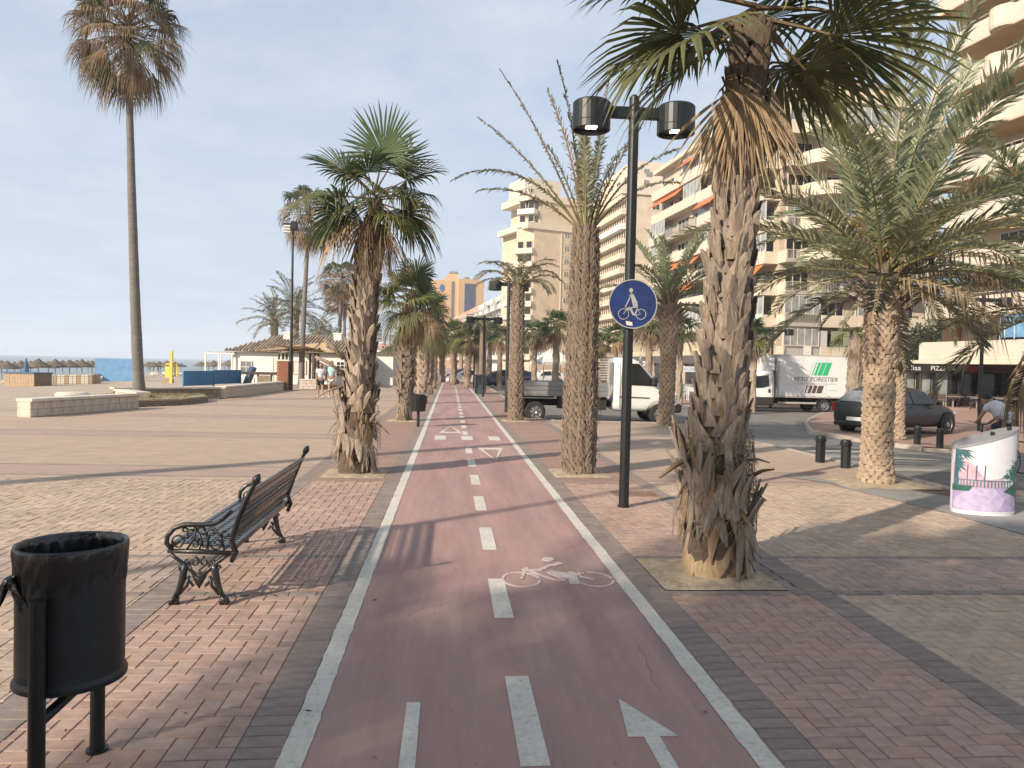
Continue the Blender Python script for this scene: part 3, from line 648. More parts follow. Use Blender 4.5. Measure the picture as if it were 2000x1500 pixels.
# ================================================================ PALMS
LEAF = {}
def fan_leaf(key, mt, elev, Lp=0.6, Lb=0.85, spread=125, droop=0.25, tip=0.3, n=34, seed=0, fold=0.25, ragged=0.12):
    k_ = ('fan', key, mt.name, elev, Lp, Lb, spread, droop, tip, n, seed)
    if k_ in LEAF: return LEAF[k_]
    r_ = random.Random(hash((elev, seed, spread, 11)) & 0xffff)
    b = MB(); a = R(elev); p = Vector((0, 0, 0)); pts = [p.copy()]
    for i in range(5):
        a -= R(droop*26)*(1/5)*1.2; p = p+Vector((math.cos(a), 0, math.sin(a)))*Lp/5; pts.append(p.copy())
    b.tube(pts, [0.022, 0.019, 0.016, 0.014, 0.012, 0.010], 5)
    npet = len(b.f)
    t = Vector((math.cos(a), 0, math.sin(a))); s_ = Vector((0, 1, 0)); nn = t.cross(s_)*-1
    if nn.z < 0 and elev < 80: nn = -nn
    hub = p; twist = r_.uniform(-0.5, 0.5); s2 = (s_*math.cos(twist)+nn*math.sin(twist)); n2 = (nn*math.cos(twist)-s_*math.sin(twist))
    dphi = 2*R(spread)/n
    for i in range(n):
        ph = -R(spread)+dphi*(i+0.5); L = Lb*(0.72+0.28*math.cos(ph/2))*(1+r_.uniform(-ragged, ragged)); ph += r_.uniform(-0.02, 0.02)
        d = t*math.cos(ph)+s2*math.sin(ph)+n2*(fold*abs(math.sin(ph))-0.05); d.normalize(); sd_ = (s2*math.cos(ph)-t*math.sin(ph)).normalized()
        tp = tip*r_.uniform(0.5, 1.6); jt = r_.uniform(-0.06, 0.06)
        def pt(f, w_, up):
            q = hub+d*(f*L); q = q+sd_*(w_+jt*f*f*L*0.8)+n2*up; q.z -= droop*f*f*L*0.6; e = max(0, f-0.5); q.z -= tp*e*e*L*2.2; 
            if e: q -= d*(tp*e*e*L*0.7)
            return q
        w1 = 0.42*L*dphi*0.5; base = len(b.v)
        rows = [(0.42, w1, 0.010), (0.68, w1*0.95, 0.012), (0.86, w1*0.5, 0.006)]
        b.v.append(tuple(hub))
        for f, w_, up in rows: b.v += [tuple(pt(f, -w_, 0)), tuple(pt(f, 0, up*L)), tuple(pt(f, w_, 0))]
        b.v.append(tuple(pt(1.0, 0, 0)))
        B = base; b.f += [(B, B+1, B+2), (B, B+2, B+3)]
        for q in (1, 4): b.f += [(B+q, B+q+3, B+q+4, B+q+1), (B+q+1, B+q+4, B+q+5, B+q+2)]
        b.f += [(B+7, B+10, B+8), (B+8, B+10, B+9)]
    me = b.mesh('frond', mt); me.materials.append(M_petiole)
    mi = [1]*npet+[0]*(len(b.f)-npet); me.polygons.foreach_set('material_index', mi); LEAF[k_] = me; return me
def date_leaf(key, mt, elev, L=3.0, bend=70, nl=58, ll=0.42, wd=0.022, seed=0, vee=0.35, start=0.12, droopl=0.15, rad=0.02, sparse=0.0):
    k_ = ('date', key, mt.name, elev, L, bend, nl, ll, seed)
    if k_ in LEAF: return LEAF[k_]
    r_ = random.Random(hash((elev, seed, nl, 5)) & 0xffff); b = MB(); N = 16; p = Vector((0, 0, 0)); pts = []; ang = []
    for i in range(N+1):
        s = i/N; a = R(elev-bend*s**1.5); pts.append(p.copy()); ang.append(a); p = p+Vector((math.cos(a), 0, math.sin(a)))*L/N
    b.tube(pts, [rad*(1-0.85*i/N)*(1.5 if i == 0 else 1) for i in range(N+1)], 5); npet = len(b.f)
    for i in range(nl):
        s = start+(0.985-start)*(i+0.5)/nl; f = s*N; k = min(N-1, int(f)); q = pts[k].lerp(pts[k+1], f-k); a = ang[k]*(1-(f-k))+ang[k+1]*(f-k)
        t = Vector((math.cos(a), 0, math.sin(a))); up = Vector((-math.sin(a), 0, math.cos(a)))
        env = min(1, (s-start)/0.15*0.6+0.4)*(1-max(0, (s-0.6)/0.4)**2*0.55)
        for sg in (-1, 1):
            if r_.random() < sparse: continue
            an = R(58-26*s+r_.uniform(-9, 9)); ln = ll*env*r_.uniform(0.82, 1.12)
            d = (t*math.cos(an)+Vector((0, sg, 0))*math.sin(an)+up*(vee+r_.uniform(-0.22, 0.22))).normalized(); e = q+d*ln; e.z -= droopl*ln*r_.uniform(0.3, 1.8)
            md = q+d*ln*0.45; wv = (d.cross(up)).normalized().lerp(up, r_.uniform(-0.4, 0.6)).normalized()*wd*0.5
            B = len(b.v); b.v += [tuple(q), tuple(md+wv), tuple(e), tuple(md-wv)]; b.f.append((B, B+1, B+2, B+3))
    me = b.mesh('frond', mt); me.materials.append(M_rachis if 'dead' not in mt.name else M_datedead)
    me.polygons.foreach_set('material_index', [1]*npet+[0]*(len(b.f)-npet)); LEAF[k_] = me; return me
def put_leaf(parent, me, loc, az, roll=0.0, sc_=1.0, pitch=0.0, name='frond'):
    o = link(name, me, None, parent, loc); o.rotation_euler = (Matrix.Rotation(az, 3, 'Z') @ Matrix.Rotation(pitch, 3, 'Y') @ Matrix.Rotation(roll, 3, 'X')).to_euler(); o.scale = (sc_,)*3; return o
def trunk_core(H, rad, cen, n=20, dz=0.12, jag=0.04, seed=0):
    r_ = random.Random(seed); b = MB(); k = max(4, int(H/dz)); vs = []; fs = []
    for i in range(k+1):
        z = H*i/k; c = cen(z)
        for j in range(n):
            th = 2*math.pi*j/n; rr = rad(z)*(1+r_.uniform(-jag, jag)); vs.append((c[0]+rr*math.cos(th), c[1]+rr*math.sin(th), z))
    for i in range(k):
        for j in range(n): j2 = (j+1) % n; fs.append((i*n+j, i*n+j2, (i+1)*n+j2, (i+1)*n+j))
    fs.append(tuple(k*n+j for j in range(n))); b.add(vs, fs); return b
def boot_shape(r_, wd, ht, out, thick=0.012, tiltx=0.0, curl=0.0):
    """a leaf base: local x across, y outward, z up; origin on the trunk surface"""
    vs = []; fs = []; rows = [(0.0, 0.42, 0.0), (0.25, 0.5, 0.18), (0.55, 0.40, 0.45), (0.8, 0.24, 0.75), (1.0, 0.07, 1.0)]
    for (f, w_, o) in rows:
        jx = r_.uniform(-0.05, 0.05)*wd; off = out*o+curl*f*f; x = tiltx*f*ht
        cv = 0.10*wd*(1-f*0.5)
        for sx in (-1, 0, 1): vs.append((x+jx+sx*w_*wd*r_.uniform(0.88, 1.1), off+(cv if sx == 0 else 0)+r_.uniform(-.003, .003), f*ht))
    m_ = len(rows)
    vs2 = [(x, y-thick-0.01*(z/ht < 0.3), z) for x, y, z in vs]; A = len(vs); vs += vs2
    for i in range(m_-1):
        for s_ in (0, 1):
            a = i*3+s_; fs.append((a, a+1, a+4, a+3)); fs.append((A+a, A+a+3, A+a+4, A+a+1))
        fs.append((i*3, i*3+3, A+i*3+3, A+i*3)); fs.append((i*3+2, A+i*3+2, A+i*3+5, i*3+5))
    q = (m_-1)*3; fs += [(q, q+1, A+q+1, A+q), (q+1, q+2, A+q+2, A+q+1)]
    return vs, fs
def boots(parent, z0, z1, rad, cen, n, pitch, wd, ht, out, mt, seed, single=True, tilt=0.35, flip=False, curl=0.0, var=6, up=1, skew=0.0):
    r_ = random.Random(seed); mesh_v = []; tilts = [(-tilt, tilt)[i % 2]*r_.uniform(0.4, 1.2) for i in range(var)]
    shapes = [boot_shape(r_, wd, ht, out, tiltx=tilts[i], curl=curl*r_.uniform(.3, 1.4)) for i in range(var)]
    if single:
        ml_ = mt if isinstance(mt, list) else [mt]
        for q_, (vs, fs) in enumerate(shapes): mb = MB(); mb.add(vs, fs); me = mb.mesh('leaf_base', ml_[q_ % len(ml_)]); mesh_v.append(me)
    big = MB(); rows = int((z1-z0)/pitch)
    for i in range(rows):
        z = z0+pitch*i
        for j in range(n):
            th = 2*math.pi*(j+0.5*(i % 2)+r_.uniform(-0.12, 0.12))/n+i*skew; zz_ = z+r_.uniform(-0.25, 0.25)*pitch; c = cen(zz_); rr = rad(zz_)-0.012
            v_ = r_.randrange(var//2)*2+(j+i) % 2; sc_ = r_.uniform(0.85, 1.15)
            M = T(c[0]+rr*math.cos(th), c[1]+rr*math.sin(th), zz_) @ RZ(th-math.pi/2) @ RY(r_.uniform(-0.08, 0.08)) @ RX(r_.uniform(-0.05, 0.03)+(math.pi if flip else 0)) @ Matrix.Diagonal((sc_, 1 if not flip else -1, sc_, 1))
            if single:
                o = link('leaf_base', mesh_v[v_], None, parent); o.matrix_local = M
            else: big.add([tuple(M @ Vector(p)) for p in shapes[v_][0]], shapes[v_][1])
    if not single: o = big.build('leaf_bases', mt, parent); o['kind'] = 'stuff'; return o
def fibres(parent, cnt, z0, z1, rad, cen, seed, L=(0.15, 0.4), mt=None, rr0=0.003, out=0.06):
    r_ = random.Random(seed); b = MB()
    for i in range(cnt):
        z = r_.uniform(z0, z1); th = r_.uniform(0, 2*math.pi); c = cen(z); ln = r_.uniform(*L); p = Vector((c[0]+rad(z)*math.cos(th), c[1]+rad(z)*math.sin(th), z)); d = Vector((math.cos(th)*0.6+r_.uniform(-.8, .8), math.sin(th)*0.6+r_.uniform(-.8, .8), r_.uniform(-1, 0.4))).normalized(); pts = [p]
        for q in range(4):
            p = p+d*ln/4; d = (d+Vector((r_.uniform(-.5, .5), r_.uniform(-.5, .5), -0.45))).normalized(); rx, ry = p.x-c[0], p.y-c[1]; h = math.hypot(rx, ry); lim = rad(z)+out
            if h > lim: p = Vector((c[0]+rx/h*lim, c[1]+ry/h*lim, p.z))
            if h < rad(z)*0.9: p = Vector((c[0]+rx/h*rad(z), c[1]+ry/h*rad(z), p.z))
            if p.z < 0.02: p.z = 0.02
            pts.append(p)
        b.tube(pts, [rr0, rr0*.9, rr0*.8, rr0*.6, rr0*.3], 3, cap=False)
    o = b.build('fibre_tangle', mt or M_boot2, parent); o['kind'] = 'stuff'; return o
GA = 2.39996
def fan_crown(parent, top, spec, seed=0, s=1.0):
    """spec rows: (count, elev0, elev1, materials, scale, spread, droop, tip)"""
    r_ = random.Random(seed); k = 0
    for (cnt, e0, e1, mats, scl, spread, droop, tip) in spec:
        for i in range(cnt):
            e = e0+(e1-e0)*(i+0.5)/cnt; eb = round(e/12)*12; m_ = mats[r_.randrange(len(mats))]
            me = fan_leaf('s', m_, eb, spread=spread, droop=droop, tip=tip, seed=r_.randrange(2))
            az = k*GA+seed+r_.uniform(-.2, .2); k += 1
            zc = top[2]+(e-30)*0.004*s; put_leaf(parent, me, (top[0]+0.06*math.cos(az), top[1]+0.06*math.sin(az), zc), az, r_.uniform(-.35, .35), scl*s*r_.uniform(0.85, 1.12), r_.uniform(-.08, .08))
def merged_crown(name, items, mts):
    """items: (mesh, matrix) merged into one mesh with material slots kept"""
    V = []; F = []; MI = []; slots = []
    for me, M in items:
        n = len(V); V += [tuple(M @ v.co) for v in me.vertices]
        idx = []
        for m_ in me.materials:
            if m_ not in slots: slots.append(m_)
            idx.append(slots.index(m_))
        for p in me.polygons: F.append(tuple(i+n for i in p.vertices)); MI.append(idx[p.material_index])
    o = bpy.data.meshes.new(name); o.from_pydata(V, [], F)
    for m_ in slots: o.materials.append(m_)
    o.polygons.foreach_set('material_index', MI); return o

SPEC_FAN = [(8, 84, 40, [M_fan, M_fan, M_fanT], 1.0, 120, 0.1, 0.25), (9, 36, -5, [M_fan, M_fanT, M_fanY], 1.0, 120, 0.3, 0.55), (7, -10, -45, [M_fanY, M_dead, M_fanT], 0.95, 100, 0.5, 1.0), (12, -62, -84, [M_dead, M_deadG, M_dead], 0.68, 42, 0.3, 0.5)]
def palm_root(loc, label, group=None, name='fan_palm', cat='palm tree'): return empty(name, loc, 0, label, cat, group)
cen0 = lambda z: (0, 0)

# --- R1: big shaggy fan palm in the near sand pit
def c_r1(z): return (0.02+0.035*z+0.012*max(0, z-1.5)**2*0.6, 0.0)
def r_r1(z): return max(0.125, 0.192-0.036*(z-1.2)) if z > 1.2 else (0.262 if z < 0.85 else 0.262-0.070*(z-0.85)/0.35)
pr = palm_root((2.20, 6.18, 0), 'largest fan palm, peeling leaf bases and hanging tan frond, in the near sand pit', 'palms along the inland side of the cycle lane')
trunk_core(4.6, lambda z: r_r1(z)-0.02, c_r1, seed=1).build('trunk', M_core, pr, smooth=True)
b = trunk_core(0.75, lambda z: 0.245-0.03*z, c_r1, n=28, jag=0.02, seed=2); b.build('trunk_foot', M_cut, pr, smooth=True)
boots(pr, 1.05, 3.75, r_r1, c_r1, 8, 0.104, 0.165, 0.30, 0.032, [M_boot2, M_boot2, M_boot, M_boot2], 5, single=True, tilt=0.42, var=12, curl=0.012)
fibres(pr, 160, 1.1, 3.7, lambda z: r_r1(z)+0.03, c_r1, 77, L=(.1, .25), rr0=0.0025)
r_ = random.Random(21)
big = MB(); 
# long peeling leaf bases round the foot
mlist = []
for i in range(8):
    mb = MB(); wd = r_.uniform(0.07, 0.12); ht = r_.uniform(0.28, 0.46); mb.add(*boot_shape(r_, wd, ht, r_.uniform(-0.02, 0.05), thick=0.014, tiltx=r_.uniform(-0.3, 0.3), curl=r_.uniform(-0.02, 0.05))); mlist.append(mb.mesh('split_leaf_base', [M_boot, M_boot2, M_boot2, M_dead][i % 4]))
for i in range(92):
    th = i*GA; z = 0.34+0.82*((i*0.618) % 1.0)
    if math.sin(th) < -0.3 and math.cos(th) < 0.1 and z < 0.58: z += 0.3
    c = c_r1(z); rr = r_r1(z)-0.0+r_.uniform(0.0, 0.03); flipd = r_.random() < 0.6
    M = T(c[0]+rr*math.cos(th), c[1]+rr*math.sin(th), z) @ RZ(th-math.pi/2) @ RY(r_.uniform(-0.35, 0.35)+(math.pi if flipd else 0)) @ RX(-r_.uniform(0.0, 0.28) if not flipd else r_.uniform(0.0, 0.22))
    o = link('split_leaf_base', mlist[i % 8], None, pr); o.matrix_local = M
for i in range(16):     # bases standing on the sand at the right of the foot
    th = -1.9+i*0.16+r_.uniform(-.08, .08); rr = 0.33; M = T(rr*math.cos(th)+0.02, rr*math.sin(th), r_.uniform(0.36, 0.5)) @ RZ(th-math.pi/2) @ RY(math.pi+r_.uniform(-0.3, 0.3)) @ RX(0.12)
    if i > 5: o = link('split_leaf_base', mlist[r_.randrange(8)], None, pr); o.matrix_local = M
for (x0, z0, x1, z1, rr) in ((-0.22, 1.0, -0.50, 0.84, 0.028), (0.28, 0.84, 0.46, 0.92, 0.018), (-0.22, 0.82, -0.36, 0.66, 0.010), (-0.2, 0.92, -0.33, 0.93, 0.02), (0.3, 0.7, 0.4, 0.66, 0.01), (0.25, 0.98, 0.42, 0.97, 0.012)):
    mb = MB(); mb.tube([(x0, -0.12, z0), ((x0+x1)/2, -0.16, (z0+z1)/2+0.02), (x1, -0.2, z1)], [rr, rr*0.85, rr*0.35], 7); mb.build('petiole_stub', M_petiole, pr, smooth=True)
fibres(pr, 420, 0.45, 1.25, lambda z: r_r1(z)+0.02, c_r1, 9, rr0=0.0032)
fibres(pr, 120, 0.95, 1.2, lambda z: r_r1(z)+0.01, c_r1, 10, rr0=0.0025, mt=M_petiole)
fibres(pr, 160, 3.6, 4.6, lambda z: r_r1(z), c_r1, 12, rr0=0.002, mt=M_dead)
boots(pr, 3.7, 4.6, lambda z: 0.15, c_r1, 8, 0.10, 0.12, 0.2, 0.05, M_core, 15, single=False)
tp = c_r1(4.6); top1 = (tp[0], tp[1], 4.76)
r_ = random.Random(5)
def leaf_on(parent, top, az, elev, m_, s, spread=118, droop=0.3, tip=0.5, roll=0.0, Lp=0.6, Lb=0.85, seed=0, n=36):
    me = fan_leaf('c', m_, elev, Lp=Lp, Lb=Lb, spread=spread, droop=droop, tip=tip, n=n, seed=seed); return put_leaf(parent, me, top, R(az), roll, s)
# azimuth 0 = right of picture, 90 = away, 180 = left, 270 = towards the camera
for (az, el, m_, s, dr, tp_) in ((178, 12, M_fan, 1.45, 0.35, 0.5), (186, -22, M_fanT, 1.42, 0.3, 0.6), (205, 30, M_fanY, 1.3, 0.3, 0.4), (165, -10, M_fanT, 1.35, 0.4, 0.6), (150, 40, M_fan, 1.3, 0.3, 0.4), (0, 5, M_fan, 1.45, 0.3, 0.4), (350, -18, M_fanT, 1.4, 0.25, 0.5), (12, -30, M_fanT, 1.3, 0.3, 0.6), (330, 28, M_fanY, 1.35, 0.3, 0.4), (25, 30, M_fan, 1.3, 0.25, 0.4), (300, 40, M_fanT, 1.2, 0.2, 0.4), (240, 48, M_fan, 1.2, 0.2, 0.4), (90, 50, M_fan, 1.2, 0.2, 0.3), (60, 15, M_fan, 1.25, 0.3, 0.5), (110, 5, M_fan, 1.25, 0.3, 0.5), (270, 62, M_fan, 1.2, 0.15, 0.3), (80, 75, M_fan, 1.2, 0.1, 0.2), (140, -20, M_fanT, 1.25, 0.3, 0.5), (45, -25, M_fanT, 1.2, 0.3, 0.5), (195, 55, M_fan, 1.25, 0.2, 0.3), (345, 58, M_fan, 1.25, 0.2, 0.3)):
    leaf_on(pr, (top1[0], top1[1], top1[2]-0.05+el*0.003), az, el, m_, s*0.78, droop=dr*0.7, tip=tp_*0.6, roll=r_.uniform(-0.5, 0.5), seed=az % 2)
# dead skirt: one wide tan frond towards the camera, others folded behind
for (az, s, m_, sp, z) in ((228, 0.88, M_deadT, 50, 4.30), (250, 0.72, M_deadT, 36, 4.24), (325, 0.72, M_deadT, 22, 4.28), (350, 0.66, M_deadG, 22, 4.3), (20, 0.7, M_deadG, 26, 4.3), (60, 0.65, M_deadG, 28, 4.3), (150, 0.6, M_deadG, 26, 4.35), (110, 0.65, M_deadG, 28, 4.3), (208, 0.78, M_dead, 30, 4.4)):
    me = fan_leaf('d', m_, -72, Lp=0.32, Lb=1.0, spread=sp, droop=0.12, tip=0.15, n=30, seed=az % 3, fold=0.1, ragged=0.2); put_leaf(pr, me, (c_r1(z)[0]+0.12*math.cos(R(az)), 0.12*math.sin(R(az)), z), R(az), 0, s*0.95)

# --- L1: fan palm left of the lane with flared skirt of old bases
def c_l1(z): return (0.035*z+0.012*z*z*0.5-0.02, 0)
def r_l1(z): return max(0.125, 0.188-0.027*(z-1.25)) if z > 1.25 else (0.275-0.03*abs(z-0.5) if z < 0.95 else 0.262-0.257*(z-0.95))
pl = palm_root((-1.42, 11.78, 0), 'fan palm with criss-cross bark and flared ragged foot behind the bench', 'fan palms along the seaward side of the cycle lane')
trunk_core(4.2, lambda z: r_l1(z)-0.02, c_l1, seed=3).build('trunk', M_core, pl, smooth=True)
boots(pl, 0.95, 3.75, r_l1, c_l1, 8, 0.105, 0.155, 0.30, 0.034, [M_boot, M_boot2, M_boot], 6, single=True, tilt=0.55, var=12)
r_ = random.Random(33)
for i in range(60):
    th = i*GA; z = 0.42+0.6*((i*0.618) % 1.0); c = c_l1(z); rr = r_l1(z)+0.0; fl = r_.random() < 0.7
    M = T(c[0]+rr*math.cos(th), c[1]+rr*math.sin(th), z) @ RZ(th-math.pi/2) @ RY(r_.uniform(-0.25, 0.25)+(math.pi if fl else 0)) @ RX(-0.1 if not fl else r_.uniform(-.02, 0.10)) @ Matrix.Diagonal((1.1, 1, 1.05, 1))
    o = link('split_leaf_base', mlist[i % 8], None, pl); o.matrix_local = M
for (x0, z0, x1, z1, rr, rr2) in ((-0.22, 1.55, -0.62, 1.78, 0.02, 0.05), (-0.2, 1.35, -0.66, 1.12, 0.02, 0.012), (-0.2, 1.75, -0.5, 2.05, 0.03, 0.05), (0.22, 1.0, 0.36, 1.18, 0.04, 0.02), (0.2, 0.85, 0.52, 0.62, 0.03, 0.01), (0.2, 0.8, 0.36, 0.98, 0.05, 0.02), (-0.28, 0.8, -0.42, 0.6, 0.01, 0.006)):
    mb = MB(); mb.tube([(x0, -0.1, z0), ((x0+x1)/2, -0.12, (z0+z1)/2+0.03), (x1, -0.13, z1)], [rr, (rr+rr2)/2, rr2*0.5], 6); mb.build('petiole_stub', M_boot, pl, smooth=True)
fibres(pl, 160, 0.2, 1.1, lambda z: r_l1(z)+0.03, c_l1, 14, rr0=0.004, mt=M_boot)
t_ = c_l1(4.05); tz = (t_[0], t_[1], 4.18)
r_ = random.Random(8)
for (az, el, m_, s, dr, tp_) in ((250, 84, M_fan, 0.92, 0.03, 0.05), (95, 72, M_fan, 0.9, 0.05, 0.05), (168, 42, M_fan, 0.9, 0.15, 0.2), (10, 34, M_fanT, 0.9, 0.15, 0.25), (222, 34, M_fanY, 0.72, 0.3, 0.3), (185, 8, M_fanT, 0.98, 0.3, 0.4), (192, -14, M_fan, 0.9, 0.4, 0.6), (352, -12, M_fanT, 0.85, 0.35, 0.5), (345, 8, M_fanY, 0.72, 0.4, 0.6), (5, -28, M_fan, 0.8, 0.3, 0.5), (30, 20, M_fan, 0.85, 0.2, 0.4), (60, -5, M_fan, 0.85, 0.3, 0.5), (130, 10, M_fan, 0.85, 0.3, 0.5), (110, -20, M_fanT, 0.85, 0.3, 0.6), (205, -30, M_dead, 0.8, 0.5, 0.9), (300, 12, M_fanT, 0.6, 0.3, 0.5), (265, 22, M_fanY, 0.62, 0.3, 0.4), (238, -8, M_fanT, 0.66, 0.35, 0.6), (318, -18, M_fanY, 0.62, 0.35, 0.6), (275, 45, M_fan, 0.7, 0.2, 0.3), (150, -12, M_fan, 0.8, 0.3, 0.5)):
    leaf_on(pl, (tz[0], tz[1], tz[2]+el*0.002), az, el, m_, s, droop=dr, tip=tp_, roll=r_.uniform(-0.5, 0.5), seed=az % 2, spread=115)
for i in range(14):
    az = i*GA*57.3+200; z = 4.12-0.02*i; m_ = [M_dead, M_deadG, M_deadG][i % 3]
    me = fan_leaf('d', m_, -66 if i % 3 else -42, Lp=0.32, Lb=1.0, spread=[26, 20, 34][i % 3], droop=0.4, tip=0.3, n=26, seed=i % 3, fold=0.1, ragged=0.22); put_leaf(pl, me, (c_l1(z)[0]+0.12*math.cos(R(az)), 0.12*math.sin(R(az)), z), R(az), 0, r_.uniform(0.48, 0.66))

# --- standard fan palms (one prototype of each kind, then copies)
def std_fan(loc, H, label, group, r0=0.2, s=1.0, seed=0, foot=True, spec=SPEC_FAN, n=7, pitch=0.15, mt=M_boot, lean=0.02):
    cen = lambda z: (lean*z, 0); rad = lambda z: r0*(1.0 if z > 0.9 else 1.25-0.28*z)
    o = palm_root(loc, label, group); trunk_core(H, lambda z: rad(z)-0.015, cen, n=14, dz=0.25, seed=seed).build('trunk', M_core, o, smooth=True)
    boots(o, 0.05 if not foot else 0.55, H-0.25, rad, cen, n, pitch, 0.19*r0/0.2, 0.32, 0.05, mt, seed+3, single=False, tilt=0.5)
    if foot: boots(o, 0.35, 0.75, rad, cen, 11, 0.13, 0.1, 0.36, 0.03, mt, seed+9, single=False, flip=True, tilt=0.3)
    fan_crown(o, (lean*H, 0, H+0.1), spec, seed=seed+1, s=s); return o
G_L = 'fan palms along the seaward side of the cycle lane'
P2 = std_fan((-1.35, 22.6, 0), 3.45, 'second fan palm of the seaward row, brown skirt under green crown, beside a black bin', G_L, r0=0.185, s=0.88, seed=2)
P3 = std_fan((-1.2, 32.6, 0), 3.7, 'third fan palm of the seaward row along the lane, thick tan skirt', G_L, r0=0.20, s=0.95, seed=5)
for i, (x, y, lb) in enumerate(((-1.17, 41.7, 'fourth fan palm of the seaward row, right behind the thick-skirted one'), (-1.1, 52, 'fifth fan palm of the seaward row where the white lane lines start'), (-0.72, 69.6, 'small far fan palm at the end of the lane, left of its centre line'), (0.25, 62, 'far fan palm standing at the end of the lane'), (1.25, 55.8, 'slim far fan palm right of the lane end, before the parked cars'))):
    copy_tree([P2, P3][i % 2], (x, y, 0), 1.3*i+0.7, lb, G_L, scale=(1.0, 0.95, 1.05, 1.1, 1.05)[i])
# inland row beyond the date palms
G_R = 'palms along the inland side of the cycle lane'
# far straight row on the promenade, single crown meshes
def far_proto(seed, H=4.2, r0=0.2, s=1.0, dead=True):
    r_ = random.Random(seed); items = []
    for i in range(26):
        e = 80-165*(i/26)**1.0; e = round(e/12)*12; m_ = M_fan if i < 11 else ([M_fanT, M_fanY, M_fan][i % 3] if i < 17 else [M_dead, M_deadG][i % 2])
        me = fan_leaf('f', m_, e, spread=105 if i < 17 else 45, droop=0.35, tip=0.5, n=16, seed=i % 2); az = i*GA
        items.append((me, T(0, 0, H) @ RZ(az) @ RX(r_.uniform(-.4, .4)) @ Matrix.Scale(s*r_.uniform(.85, 1.1), 4)))
    o = palm_root((0, 0, 0), 'x', None); link('crown', merged_crown('crown', items, None), None, o)
    t_ = trunk_core(H, lambda z: r0*(1.1-0.2*z/H), cen0, n=10, dz=0.3, jag=0.16, seed=seed).build('trunk', M_boot, o, smooth=False); return o
FP = far_proto(4); FP.location = (-2.9, 82, 0); FP['label'] = 'nearest palm of the dense far row left of the lane'; FP['group'] = 'palms of the far promenade row'
lab_far = 'fan palm in the dense far row left of the lane, small against the sky'
rr_ = random.Random(12)
for i in range(1, 34):
    y = 58+i*4.2*(1+i*0.03); x = -4.2-0.0*y; x = at(805-i*1.9, 700, y).x
    copy_tree(FP, (x, y, 0), rr_.uniform(0, 6), lab_far, 'palms of the far promenade row', scale=rr_.uniform(0.85, 1.15)*(1.0+0.006*i))
FP['label'] = lab_far; FP.location = (at(812, 700, 56).x, 56, 0)
# small fan palms across the road
for i, (px, py, Y, s, lb) in enumerate(((1043, 735, 48, 1.0, 'green fan palm behind the flatbed, between the first and second date trunks'), (1085, 742, 44, 1.1, 'bushy fan palm half hidden behind the thick shaggy date trunk'), (1172, 745, 50, 0.9, 'low fan palm above the flatbed headboard'), (1200, 742, 46, 1.0, 'fan palm between the shaggy trunk and the lamp pole, across the road'), (1266, 752, 40, 1.15, 'tan-skirted fan palm right behind the lamp pole across the road'), (1325, 770, 37, 1.0, 'small fan palm before the blue shop sign'), (1468, 790, 36, 1.0, 'fan palm behind the big near trunk, by the orange awning'), (955, 752, 62, 1.15, 'fan palm behind the black double lamp at the lane end'), (975, 755, 55, 1.0, 'fan palm before the pink balconies across the road'), (1010, 745, 60, 1.0, 'fan palm behind the second date trunk by the dark shops'), (900, 744, 85, 1.2, 'far fan palm above the white parked cars'), (925, 745, 75, 1.1, 'far fan palm between the parked white car and the double lamp'))):
    p = at(px, py, Y); copy_tree(FP, (p.x, Y, drop(p.x)-0.02), i*1.7, lb, 'fan palms across the road', scale=s*0.9)
P8 = std_fan((at(1665, 800, 31).x, 31, drop(16)), 3.6, 'fan palm with bright yellow-green leaf and patterned trunk beside the box truck rear', 'fan palms across the road', r0=0.24, s=0.85, seed=11, foot=False, mt=M_boot2, spec=[(4, 60, 10, [M_fanT, M_fanY], 1, 118, .3, .5), (3, 0, -30, [M_fanY], 1, 110, .5, .8), (3, -60, -80, [M_dead], .7, 40, .3, .5)], pitch=0.11, n=9)

